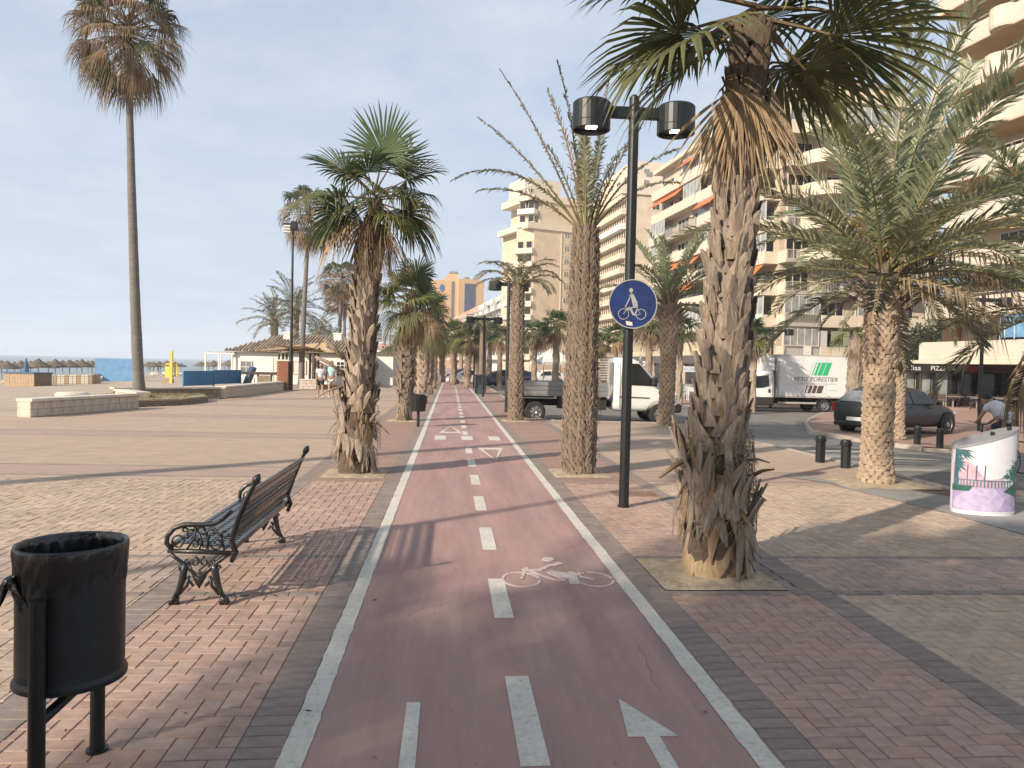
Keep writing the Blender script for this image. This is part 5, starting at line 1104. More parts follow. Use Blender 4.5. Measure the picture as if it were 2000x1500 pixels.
for (x, y, z) in ((0, -0.066, 0.0),):
    s_ = empty('sign', (2.20, 9.19-0.075, 2.50), 0, 'round blue bicycle lane sign with a pale cyclist, fixed to the near black lamp pole', 'road sign')
    # sign faces the camera; local x right, z up
    MX = T(0, 0, 0) @ RX(math.pi/2)
    b = MB(); b.prism([(0.292*math.cos(R(a)), 0.292*math.sin(R(a))) for a in range(0, 360, 6)], 0.0, 0.012, MX); b.build('plate', M_signB, s_)
    b = MB(); b.stroke([(0.294*math.cos(R(a)), 0.294*math.sin(R(a))) for a in range(0, 360, 6)], 0.012, 0.010, 0.016, MX, closed=True); b.build('rim', M_signW, s_)
    def pl(pts): return pts
    b = MB(); M2 = MX @ T(0, 0, 0)
    def circ(cx, cy, r_, n=30): return [(cx+r_*math.cos(2*math.pi*i/n), cy+r_*math.sin(2*math.pi*i/n)) for i in range(n)]
    h0, h1 = 0.010, 0.0135
    b.stroke(circ(-0.115, -0.125, 0.064), 0.008, h0, h1, M2, closed=True); b.stroke(circ(0.100, -0.122, 0.062), 0.008, h0, h1-.0003, M2, closed=True)
    for q_, (pts, w_) in enumerate( (([(-0.115, -0.125), (-0.075, -0.06), (-0.09, -0.05), (-0.065, -0.045)], 0.009), ([(-0.08, -0.065), (-0.03, -0.075), (0.0, -0.13), (0.03, -0.135)], 0.014), ([(0.02, -0.14), (0.055, -0.04), (0.02, -0.045)], 0.009), ([(0.02, -0.14), (0.095, -0.12), (0.055, -0.06)], 0.009), ([(-0.055, 0.105), (-0.03, 0.11), (-0.075, 0.0), (-0.10, -0.04)], 0.013))):
        b.stroke(pts, w_, h0, h1+.0002*(q_+1), M2)
    b.prism([(-0.035, 0.135), (0.005, 0.115), (0.055, 0.02), (0.06, -0.035), (0.03, -0.05), (0.0, -0.03), (-0.015, 0.03), (-0.03, 0.09)], h0, h1, M2)
    b.prism([(0.05, -0.02), (-0.06, -0.05), (-0.085, -0.045), (-0.08, -0.06), (-0.02, -0.055), (0.03, -0.04)], h0, h1+0.0014, M2)
    b.prism([(-0.055, -0.035), (-0.02, -0.045), (0.0, -0.09), (0.025, -0.125), (-0.005, -0.135), (-0.025, -0.09)], h0, h1+0.0018, M2)
    b.prism([(-0.03+0.024*math.cos(R(a)), 0.165+0.027*math.sin(R(a))) for a in range(0, 360, 20)], h0, h1, M2)
    b.build('cyclist_symbol', M_signW, s_)
    b = MB(); b.prism([(-0.085, -0.208), (-0.005, -0.222), (0.0, -0.268), (-0.077, -0.256)], 0.010, 0.0145, M2); b.build('sticker', M_sticker, s_)
    b = MB(); b.box(-0.10, 0.06, 0.0, 0.02, 0.08, 0.10); b.box(-0.10, 0.06, 0.0, 0.02, -0.12, -0.10); b.build('bracket', M_black, s_)
double_lamp((at(943, 775, 40.5).x, 40.5, 0), 'far black double lamp standing beside the green bin right of the lane', H=4.25, reach=0.80, detail=False)
L3 = double_lamp((at(993, 700, 27).x, 27.5, 0), 'tall double lamp right behind the second shaggy date trunk', H=4.75, reach=0.56, detail=False)
double_lamp((at(925, 757, 55).x, 55, 0), 'thin black lamp pole left of the far double lamp', H=4.6, reach=0.5, detail=False)
double_lamp((at(1508, 700, 40).x, 40, drop(15)), 'small black double lamp behind the big near trunk, by the orange awning', H=4.3, reach=0.98, detail=False)
double_lamp((at(1912, 835, 26).x, 26, drop(17)), 'black double lamp standing before the dark restaurant terrace at the right', H=4.85, reach=0.9, detail=False)
# tall single poles by the beach wall
def tall_pole(loc, label, H=9.4):
    o = empty('lamp_post', loc, 0, label, 'lamp post', 'tall lamp posts along the beach wall')
    b = MB(); b.tube([(0, 0, 0), (0, 0, 2.4), (0, 0, 2.45), (0, 0, H)], [0.13, 0.12, 0.085, 0.055], 10); b.build('pole', M_black, o)
    b = MB(); b.box(-0.55, -0.05, -0.2, 0.2, H-0.1, H+0.08, RY(0.35) @ T(-3.2, 0, 0) if False else None); b.box(-0.12, 0.25, -0.22, 0.22, H-0.3, H+0.2, bev=0.05); b.build('lamp_head', M_black, o)
    b = MB()
    for i in range(3): b.box(-0.5, -0.12, -0.22, 0.22, H-0.45+i*0.16, H-0.36+i*0.16)
    b.build('louvre', M_frame, o); return o
tp_ = tall_pole((-9.09, 44.2, 0), 'tall black lamp post at the brick pillar before the beach house')
copy_tree(tp_, (-9.5, 0.4, 0), 0, 'tall black lamp post by the beach wall, out of the frame to the left')
copy_tree(tp_, (at(698, 745, 78).x, 78, 0), 0, 'farther tall black lamp post left of the near bark trunk', scale=(1, 1, 1.05))
# --- bollards
def bollard(loc, label, group, big=True):
    o = empty('bollard', loc, 0, label, 'bollard', group); b = MB(); r_ = 0.085
    b.lathe([(r_, 0), (r_, 0.40)], 18, fn=lambda th, z: 1+0.03*math.cos(9*th), cap=True); b.build('post', M_black, o)
    b = MB(); b.lathe([(r_*0.9, 0.40), (r_*1.2, 0.41), (r_*1.22, 0.455), (r_*1.08, 0.47), (r_*1.02, 0.505), (r_*0.8, 0.515), (0.001, 0.52)], 18); b.build('cap', M_black, o, smooth=False); return o
B0 = bollard((7.08, 13.92, 0), 'black bollard at the kerb, left of the pair nearest the camera', 'bollards at the kerb')
copy_tree(B0, (7.16, 13.14, 0), 1, 'black bollard at the kerb, right of the pair nearest the camera')
copy_tree(B0, (5.95, 18.4, 0), 2, 'black bollard half hidden behind the big near trunk')
copy_tree(B0, (12.95, 20.0, drop(12.95)), 2, 'bollard before the dark hatchback, the left one of two')
copy_tree(B0, (13.0, 19.1, drop(13.0)), 2, 'bollard before the dark hatchback, the right one of two')
# --- other bins
b2_ = empty('litter_bin', (at(817, 800, 20.6).x, 20.6, 0), 0, 'black round litter bin on one post before the second seaward palm', 'litter bin')
b = MB(); b.lathe([(0.001, 0.42), (0.19, 0.42), (0.24, 0.88), (0.22, 0.88), (0.18, 0.5)], 14); b.build('bin_body', M_black, b2_); b = MB(); b.tube([(0, -0.0, 0), (0, 0, 0.5)], 0.04, 8); b.build('post', M_black, b2_)
b = MB(); b.box(-0.03, 0.28, -0.15, 0.15, 0.84, 0.9); b.build('ashtray', M_rim, b2_)
b3_ = empty('litter_bin', (at(939, 760, 43).x, 44, 0), 0, 'green-grey upright bin right of the far lane beside the double lamp', 'litter bin')
b = MB(); b.box(-0.3, 0.3, -0.3, 0.3, 0.05, 1.05, bev=0.04); b.build('bin_body', mat('bin_teal', (0.06, 0.09, 0.10), 0.6), b3_); b = MB(); b.box(-0.33, 0.33, -0.33, 0.33, 1.05, 1.14, bev=0.03); b.build('lid', mat('bin_lid', (0.10, 0.15, 0.17), 0.6), b3_)

# --- painted utility cabinet, oval with a sloping lid
cab = empty('utility_cabinet', (6.70, 8.98, 0.006), R(-8), 'oval cabinet with a sloping grey lid, painted with palms and a lilac path', 'cabinet')
ca, cbb = 0.375, 0.24
def ctop(x): return 0.93+0.13*(x/ca)
def oval(th): return (ca*math.cos(th), cbb*math.sin(th))
b = MB(); n = 48
for z in (0.0, 0.03): b.v += [(oval(2*math.pi*j/n)[0]*0.98, oval(2*math.pi*j/n)[1]*0.98, z) for j in range(n)]
b.v += [(*oval(2*math.pi*j/n), 0.03) for j in range(n)]+[(*oval(2*math.pi*j/n), ctop(oval(2*math.pi*j/n)[0])) for j in range(n)]
for k_ in range(3):
    for j in range(n): j2 = (j+1) % n; b.f.append((k_*n+j, k_*n+j2, (k_+1)*n+j2, (k_+1)*n+j))
b.build('cabinet_body', mat('print_white', (0.66, 0.65, 0.67), 0.35, 0.04, 6, coat=0.4), cab, smooth=False)
b = MB(); b.v = [(oval(2*math.pi*j/n)[0]*1.03, oval(2*math.pi*j/n)[1]*1.04, ctop(oval(2*math.pi*j/n)[0])+d) for d in (0.0, 0.03) for j in range(n)]; b.f = [tuple(range(n-1, -1, -1)), tuple(range(n, 2*n))]+[(j, (j+1) % n, n+(j+1) % n, n+j) for j in range(n)]
b.build('lid', mat('lid_grey', (0.30, 0.29, 0.30), 0.5, 0.06, 8), cab)
b = MB()
for x in (0.06, 0.26): b.tube([(x, -0.06, ctop(x)+0.03), (x, -0.06, ctop(x)+0.075)], [0.028, 0.022], 10)
b.build('lid_knob', M_black, cab)
b = MB(); b.tube([(ca-0.0, -0.02, 0.82), (ca+0.04, -0.03, 0.76), (ca+0.05, -0.03, 0.62), (ca+0.02, -0.02, 0.50)], 0.007, 6); b.build('side_cable', M_black, cab)
def art(poly, mt, d, name='print'):
    """flat print wrapped on the cabinet front; u 0..1 left to right over the front half, v metres up"""
    import itertools
    us = [p[0] for p in poly]; lo, hi = min(us), max(us); k_ = max(1, int((hi-lo)/0.035)+1); b = MB()
    def clip(P, c, keep):
        out = []
        for i in range(len(P)):
            a, q = P[i], P[(i+1) % len(P)]; ia, iq = (a[0] >= c) == keep or a[0] == c, (q[0] >= c) == keep or q[0] == c
            if ia: out.append(a)
            if ia != iq and q[0] != a[0]: t = (c-a[0])/(q[0]-a[0]); out.append((c, a[1]+(q[1]-a[1])*t))
        return out
    for i in range(k_):
        c0, c1 = lo+(hi-lo)*i/k_, lo+(hi-lo)*(i+1)/k_; P = clip(clip(poly, c0, True), c1, False)
        if len(P) < 3: continue
        vs = []
        for (u, v) in P:
            th = math.pi+u*math.pi; vs.append(((ca+d)*math.cos(th), (cbb+d)*math.sin(th), v))
        b.add(vs, [tuple(range(len(vs)))])
    return b
PR = {}
def prt(key, c):
    m_ = mat('print_'+key, c, 0.4, 0.12, 14, coat=0.3); m_.use_backface_culling = False; return m_
def addart(polys, key, c, d):
    B = MB()
    for p in polys:
        q = art(p, None, d); B.add(q.v, q.f)
    B.build('print_'+key, prt(key, c), cab)
addart([[(0.02, 0.05), (0.98, 0.05), (0.98, 0.34), (0.6, 0.36), (0.02, 0.30)]], 'lilac', (0.40, 0.33, 0.52), 0.002)
addart([[(0.05, 0.06), (0.55, 0.05), (0.62, 0.2), (0.5, 0.34), (0.3, 0.34), (0.05, 0.16)]], 'pale_lilac', (0.52, 0.44, 0.62), 0.0035)
addart([[(0.02, 0.34), (0.62, 0.34), (0.6, 0.46), (0.42, 0.44), (0.30, 0.62), (0.12, 0.72), (0.02, 0.6)]], 'rose', (0.58, 0.40, 0.46), 0.003)
addart([[(0.02, 0.28), (0.26, 0.29), (0.30, 0.36), (0.02, 0.36)], [(0.6, 0.30), (0.98, 0.16), (0.98, 0.42), (0.75, 0.40)], [(0.86, 0.05), (0.98, 0.05), (0.98, 0.3), (0.8, 0.3)]], 'dark_green', (0.03, 0.11, 0.08), 0.005)
P_ = []
r_ = random.Random(6)
for (u0, v0, n_, L1) in ((0.10, 0.80, 15, 0.26), (0.06, 0.62, 9, 0.2)):
    for i in range(n_):
        a = R(-80+175*i/n_+r_.uniform(-6, 6)); l = L1*r_.uniform(.6, 1.1); du, dv_ = math.cos(a)*l*0.9, math.sin(a)*l*0.7
        P_.append([(max(.02, u0), v0-0.012), (max(.02, u0+du), v0+dv_-0.03*abs(math.cos(a))), (max(.02, u0+du*.5), v0+dv_*.5+0.03)])
P_.append([(0.05, 0.34), (0.13, 0.34), (0.12, 0.8), (0.07, 0.8)])
addart([[(u, min(v, 0.80)) for u, v in p] for p in P_], 'teal', (0.05, 0.14, 0.17), 0.0065)
P_ = []
for (u0, v0, n_, L1) in ((0.78, 0.60, 15, 0.17), (0.68, 0.50, 13, 0.13), (0.86, 0.52, 12, 0.15)):
    for i in range(n_):
        a = R(360*i/n_+r_.uniform(-9, 9)); l = L1*r_.uniform(.6, 1.15); P_.append([(u0, v0-0.02), (min(.985, u0+math.cos(a)*l), v0+math.sin(a)*l*.75-0.02), (min(.985, u0+math.cos(a+.35)*l*.6), v0+math.sin(a+.35)*l*.5+0.02)])
P_ += [[(0.74, 0.34), (0.79, 0.34), (0.80, 0.6), (0.76, 0.6)]]
addart(P_, 'leaf_green', (0.03, 0.12, 0.09), 0.008)
addart([[(0.06+i*0.034, 0.345), (0.072+i*0.034, 0.345), (0.072+i*0.034, 0.43), (0.06+i*0.034, 0.43)] for i in range(19)]+[[(0.06, 0.425), (0.70, 0.425), (0.70, 0.435), (0.06, 0.435)]], 'railing', (0.10, 0.18, 0.26), 0.0095)
addart([[(0.20+k_, 0.43), (0.21+k_, 0.43), (0.215+k_, 0.62), (0.205+k_, 0.62)] for k_ in (0.03, 0.12, 0.2)], 'lamp_line', (0.12, 0.10, 0.20), 0.0105)

# ================================================================ PEOPLE
def skinmesh(name, V, E, mt, parent, sub=1, root=0):
    """V: list of (x,y,z,radius or (rx,ry))"""
    me = bpy.data.meshes.new('tmp'); me.from_pydata([v[:3] for v in V], E, []); ob = bpy.data.objects.new('tmp', me); col.objects.link(ob)
    md = ob.modifiers.new('s', 'SKIN'); 
    for i, v in enumerate(me.skin_vertices[0].data):
        r_ = V[i][3]; v.radius = r_ if hasattr(r_, '__len__') else (r_, r_); v.use_root = (i == root)
    md.use_smooth_shade = True
    s_ = ob.modifiers.new('b', 'SUBSURF'); s_.levels = sub; s_.render_levels = sub
    dg = bpy.context.evaluated_depsgraph_get(); out = bpy.data.meshes.new_from_object(ob.evaluated_get(dg)); out.name = name
    bpy.data.objects.remove(ob); bpy.data.meshes.remove(me); out.materials.clear(); out.polygons.foreach_set('use_smooth', [True]*len(out.polygons))
    return link(name, out, mt, parent)
def head(parent, c, r_, hair, face=(0, -1, 0), skin=M_skin, long=False):
    b = MB(); f = Vector(face).normalized(); az = math.atan2(f.y, f.x)
    prof = [(0.001, -1.18), (0.30, -1.12), (0.55, -0.85), (0.70, -0.4), (0.78, 0.05), (0.76, 0.45), (0.58, 0.85), (0.30, 1.05), (0.001, 1.12)]
    M = T(*c) @ RZ(az) @ Matrix.Scale(r_, 4)
    b.lathe(prof, 16, M, fn=lambda th, z: 1.0+0.14*abs(math.cos(th))); b.lathe([(0.001, 0.2), (0.09, 0.1), (0.13, -0.08), (0.001, -0.14)], 6, T(*c) @ RZ(az) @ T(r_*0.86, 0, 0) @ Matrix.Scale(r_, 4))
    for s_ in (-1, 1): b.lathe([(0.001, 0.18), (0.10, 0.1), (0.08, -0.12), (0.001, -0.2)], 6, T(*c) @ RZ(az) @ T(0, s_*r_*0.78, -0.02*r_) @ Matrix.Scale(r_, 4))
    h = b.build('head', skin, parent, smooth=True)
    b = MB()
    for s_ in (-1, 1): b.lathe([(0.001, 0.07), (0.08, 0.0), (0.001, -0.07)], 6, T(*c) @ RZ(az) @ T(r_*0.80, s_*r_*0.3, r_*0.12) @ Matrix.Scale(r_, 4))
    b.box(r_*0.80, r_*0.86, -r_*0.22, r_*0.22, -r_*0.52, -r_*0.44, T(*c) @ RZ(az)); b.build('face_features', M_hair, h)
    b = MB(); b.lathe([(0.80, -0.9 if long else -0.1), (0.87, 0.1), (0.86, 0.5), (0.66, 0.93), (0.34, 1.14), (0.001, 1.2)], 16, T(*c) @ RZ(az) @ T(-0.10*r_, 0, 0.03*r_) @ Matrix.Scale(r_, 4), fn=lambda th, z: (1.0+0.12*abs(math.cos(th)))*(0.86 if math.cos(th) > 0.75 and z < 0.55 else 1)); b.build('hair', hair, h, smooth=True)
def walker(loc, rz, label, shirt, pants, hair, H=1.7, phase=1, shortsleeve=True, female=False, group=None, longp=False, bag=False):
    k_ = H/1.75; o = empty('person', loc, rz, label, 'person', group)
    # local: +x is the walking direction
    p = phase; V = [(0, 0, .95, (.13, .15)), (0, 0, 1.12, (.11, .13)), (0.01, 0, 1.32, (.12, .165)), (0.01, 0, 1.46, (.07, .07)), (0.015, 0, 1.53, .052), (0.02, 0, 1.60, .052)]
    E = [(0, 1), (1, 2), (2, 3), (3, 4), (4, 5)]
    for s_ in (1, -1):
        q = len(V); st = s_*p
        V += [(0.0, s_*.09, .88, .092), (0.10*st, s_*.095, .50, .062), (0.10*st-0.10*(st < 0)+0.04, s_*.095, .30, .052), (0.20*st-(0.08 if st < 0 else 0), s_*.095, .085, .036), (0.20*st+.08-(0.08 if st < 0 else 0), s_*.10, .035, .036), (0.20*st+.16-(0.08 if st < 0 else 0), s_*.105, .03, .026)]
        E += [(0, q), (q, q+1), (q+1, q+2), (q+2, q+3), (q+3, q+4), (q+4, q+5)]
        q = len(V); V += [(0.0, s_*.185, 1.41, .052), (-0.05*st, s_*.225, 1.13, .042), (0.06-0.06*st, s_*.235, .92, .030), (0.09-0.07*st, s_*.225, .83, .032)]
        E += [(2, q), (q, q+1), (q+1, q+2), (q+2, q+3)]
        for fi in range(4): V.append((0.10-0.07*st+.014*(fi-1.5), s_*.222, .745+.01*abs(fi-1.5), .008)); E.append((q+3, len(V)-1))
        V.append((0.135-0.07*st, s_*.215, .795, .009)); E.append((q+3, len(V)-1))
    V = [(x*k_, y*k_, z*k_, (tuple(a*k_ for a in r_) if hasattr(r_, '__len__') else r_*k_)) for x, y, z, r_ in V]
    skinmesh('body', V, E, M_skin, o)
    head(o, (0.03*k_, 0, 1.645*k_), 0.112*k_, hair, (1, 0, 0), long=female)
    S = [(0, 0, .93, (.145, .165)), (0, 0, 1.12, (.125, .145)), (0.01, 0, 1.32, (.135, .178)), (0.01, 0, 1.44, (.10, .12))]; ES = [(0, 1), (1, 2), (2, 3)]
    for s_ in (1, -1):
        st = s_*p; q = len(S); S += [(0.0, s_*.19, 1.415, .068), (-0.02*st, s_*.215, 1.24, .064)]; ES += [(2, q), (q, q+1)]
    skinmesh('shirt', [(x*k_, y*k_, z*k_, (tuple(a*k_ for a in r_) if hasattr(r_, '__len__') else r_*k_)) for x, y, z, r_ in S], ES, shirt, o)
    S = [(0, 0, .97, (.14, .16))]; ES = []
    for s_ in (1, -1):
        st = s_*p; q = len(S); S += [(0.0, s_*.09, .87, .112), (0.075*st, s_*.095, .58, .092)]; ES += [(0, q), (q, q+1)]
    skinmesh('shorts', [(x*k_, y*k_, z*k_, (tuple(a*k_ for a in r_) if hasattr(r_, '__len__') else r_*k_)) for x, y, z, r_ in S], ES, pants, o)
    b = MB()
    for s_ in (1, -1):
        st = s_*p; fx = (0.20*st+.08-(0.08 if st < 0 else 0))*k_; b.box(fx-.12, fx+.14, s_*.10*k_-.048, s_*.10*k_+.048, 0.0, 0.055, bev=.018)
    b.build('shoes', M_whiteS, o)
    if bag:
        b = MB(); b.box(-0.05, 0.16, -.38*k_, -.28*k_, .72, .98, bev=.04); b.build('handbag', M_blkS, o)
    return o
def face_cam(x, y): return math.atan2(-y, -x)
walker((-6.15, 36.7, 0), R(-78), 'woman in white top and dark shorts walking towards the camera left of the bark trunk', M_tee, M_navyS, M_hair, 1.60, 1, female=True) 
walker((-5.68, 36.9, 0), R(-82), 'man in mint shirt and white shorts walking beside the woman, nearest the trunk', M_mint, M_whiteS, M_hairG, 1.72, -1)
walker((at(742, 752, 60).x, 60, 0), R(95), 'walker in a dark top and white shorts between the two near fan palms', M_blkS, M_whiteS, M_hair, 1.85, 1, bag=False)
walker((at(735, 745, 70).x, 70, 0), R(80), 'far walker in a pink top left of the dark-topped walker', M_skin, M_whiteS, M_hairG, 1.8, -1)
walker((at(757, 735, 84).x, 84, 0), R(-90), 'far walker all in black on the promenade', M_blkS, M_blkS, M_hair, 1.85, 1)
walker((at(764, 738, 80).x, 80, 0), R(-90), 'far walker in beige beside the one in black', M_wood, M_skin, M_hairG, 1.75, -1)

# --- cyclist at the right, heading away to the left
cyc = Vector((11.5, 15.0, drop(11.5)-0.12)); ch = R(104)
def wheel_ring(b, c, r_, axis, tube=0.016, n=30):
    a = Vector(axis).normalized(); u = a.cross(Vector((0, 0, 1))).normalized(); v = u.cross(a); pts = [Vector(c)+u*(r_*math.cos(2*math.pi*i/n))+v*(r_*math.sin(2*math.pi*i/n)) for i in range(n+1)]; b.tube(pts, tube, 6, cap=False); return u, v
bk = empty('bicycle', cyc, ch, 'dark bicycle ridden by the man in the white shirt, mostly behind the painted cabinet', 'bicycle')
for x in (-0.50, 0.50):
    b = MB(); wheel_ring(b, (x, 0, .34), .32, (0, 1, 0)); w_ = b.build('wheel', M_tyre, bk); b = MB()
    for i in range(14): a = 2*math.pi*i/14; b.tube([(x, 0, .34), (x+.31*math.cos(a), 0, .34+.31*math.sin(a))], .002, 3)
    b.build('spokes', M_rim, w_)
b = MB()
for pts in ([(-.5, 0, .34), (-.06, 0, .30), (.38, 0, .80), (-.14, 0, .78), (-.5, 0, .34)], [(-.06, 0, .30), (-.18, 0, .92)], [(.38, 0, .86), (.5, 0, .34)]): b.tube(pts, .017, 6)
b.build('frame', M_black, bk)
b = MB(); b.tube([(.36, -.21, .98), (.37, -.1, .95), (.37, 0, .95), (.37, .1, .95), (.36, .21, .98)], .013, 6); b.tube([(.37, 0, .95), (.38, 0, .82)], .014, 6); b.build('handlebar', M_black, bk)
b = MB(); b.prism([(-.30, -.07), (-.30, .07), (-.1, .03), (-.04, .0), (-.1, -.03)], .92, .96); b.build('saddle', M_plast, bk)
b = MB(); b.tube([(-.06, -.12, .14), (-.06, -.1, .14), (-.06, -.08, .30), (-.06, .08, .30), (-.06, .1, .46), (-.06, .12, .46)], .012, 5); b.build('cranks', M_rim, bk)
cy = empty('person', cyc, ch, 'cyclist in a white T-shirt and dark shorts bent over the handlebars, seen from behind', 'person')
V = [(-.20, 0, .98, (.14, .15)), (-.06, 0, 1.18, (.12, .14)), (.10, 0, 1.36, (.12, .17)), (.17, 0, 1.42, .07), (.22, 0, 1.46, .055), (.27, 0, 1.48, .055)]
E = [(0, 1), (1, 2), (2, 3), (3, 4), (4, 5)]
for s_, kn, ft in ((1, (.13, .85), (-.06, .46)), (-1, (.12, .62), (-.06, .16))):
    q = len(V); V += [(-.14, s_*.10, .95, .098), (kn[0]+.05, s_*.12, kn[1], .064), (ft[0]+.02, s_*.12, ft[1]+.12, .04), (ft[0]+.0, s_*.13, ft[1]+.03, .035), (ft[0]+.13, s_*.13, ft[1]+.015, .028)]; E += [(0, q), (q, q+1), (q+1, q+2), (q+2, q+3), (q+3, q+4)]
    q = len(V); V += [(.12, s_*.19, 1.35, .055), (.20, s_*.25, 1.16, .042), (.33, s_*.21, 1.02, .032), (.365, s_*.20, 1.0, .032)]; E += [(2, q), (q, q+1), (q+1, q+2), (q+2, q+3)]
    for fi in range(4): V.append((.395, s_*(.17+.02*fi), .975, .009)); E.append((q+3, len(V)-1))
    V.append((.36, s_*.155, .985, .010)); E.append((q+3, len(V)-1))
skinmesh('body', V, E, M_skin, cy); head(cy, (.32, 0, 1.50), .112, M_hair, (1, 0, -0.2))
S = [(-.24, 0, .99, (.165, .18)), (-.06, 0, 1.19, (.135, .16)), (.09, 0, 1.36, (.135, .185)), (.15, 0, 1.41, (.09, .11))]; ES = [(0, 1), (1, 2), (2, 3)]
for s_ in (1, -1): q = len(S); S += [(.12, s_*.195, 1.345, .075), (.17, s_*.235, 1.22, .068)]; ES += [(2, q), (q, q+1)]
skinmesh('shirt', S, ES, M_tee, cy)
S = [(-.21, 0, .97, (.15, .17))]; ES = []
for s_, kn in ((1, (.13, .85)), (-1, (.12, .62))): q = len(S); S += [(-.14, s_*.10, .94, .118), (kn[0]-.06, s_*.12, kn[1]+.07, .09)]; ES += [(0, q), (q, q+1)]
skinmesh('shorts', S, ES, M_navyS, cy)
b = MB()
for s_, z in ((1, .46), (-1, .16)): b.box(-.10, .12, s_*.13-.045, s_*.13+.045, z-.04, z+.03, bev=.02)
b.build('shoes', M_plast, cy)

# ================================================================ VEHICLES
def wheel(parent, c, r_, w_, rim=M_rim, axis_y=True, name='wheel', hub=True, n=24):
    o = empty(name, c); o.parent = parent
    b = MB(); M = RX(math.pi/2)
    b.lathe([(r_*0.62, -w_/2), (r_*0.9, -w_/2), (r_, -w_/2+.03), (r_, w_/2-.03), (r_*0.9, w_/2), (r_*0.62, w_/2)], n, M); b.build('tyre', M_tyre, o)
    b = MB(); b.lathe([(0.001, -w_/2+.03), (r_*0.2, -w_/2+.0), (r_*0.28, -w_/2+.04), (r_*0.55, -w_/2+.05), (r_*0.64, -w_/2+.0)], n, M)
    b.lathe([(0.001, w_/2-.03), (r_*0.2, w_/2-.0), (r_*0.28, w_/2-.04), (r_*0.55, w_/2-.05), (r_*0.64, w_/2-.0)], n, M)
    b.build('rim', rim, o, smooth=False)
    b = MB()
    for i in range(7):
        a = 2*math.pi*i/7
        for sy in (-1, 1): b.box(r_*.30, r_*.56, sy*(w_/2-.035)-.006, sy*(w_/2-.035)+.006, -r_*.045, r_*.045, RY(a))
    b.build('rim_slots', M_chassis, o); return o
def loft(st, mt, parent, name, sub=1):
    """stations along x: (x, [(y,z)...]) half profile from bottom centre to top centre, mirrored"""
    V = []; F = []; n = len(st[0][1])
    for x, pr_ in st: V += [(x, y, z) for y, z in pr_]+[(x, -y, z) for y, z in reversed(pr_)]
    m_ = 2*n
    for i in range(len(st)-1):
        for j in range(m_): j2 = (j+1) % m_; F.append((i*m_+j, (i+1)*m_+j, (i+1)*m_+j2, i*m_+j2))
    F.append(tuple(range(m_))); F.append(tuple((len(st)-1)*m_+j for j in reversed(range(m_))))
    me = bpy.data.meshes.new(name); me.from_pydata(V, [], F); ob = link(name, me, mt, parent)
    if sub:
        md = ob.modifiers.new('s', 'SUBSURF'); md.levels = sub; md.render_levels = sub
        dg = bpy.context.evaluated_depsgraph_get(); m2 = bpy.data.meshes.new_from_object(ob.evaluated_get(dg)); ob.modifiers.clear(); ob.data = m2; m2.name = name
        m2.polygons.foreach_set('use_smooth', [True]*len(m2.polygons))
    return ob
def side_poly(b, pts, y0, y1, W=1):
    """polygon in x,z placed on both sides at |y| from y0 (bottom) to y1 (top), by z"""
    zs = [p[1] for p in pts]; lo, hi = min(zs), max(zs)
    for s_ in ((-1, 1) if W == 0 else (W,)):
        vs = [(x, s_*(y0+(y1-y0)*(z-lo)/(hi-lo)), z) for x, z in pts]; n = len(vs); vs2 = [(x, y-s_*0.02, z) for x, y, z in vs]
        b.add(vs+vs2, [tuple(range(n)), tuple(range(2*n-1, n-1, -1))]+[(i, (i+1) % n, n+(i+1) % n, n+i) for i in range(n)])
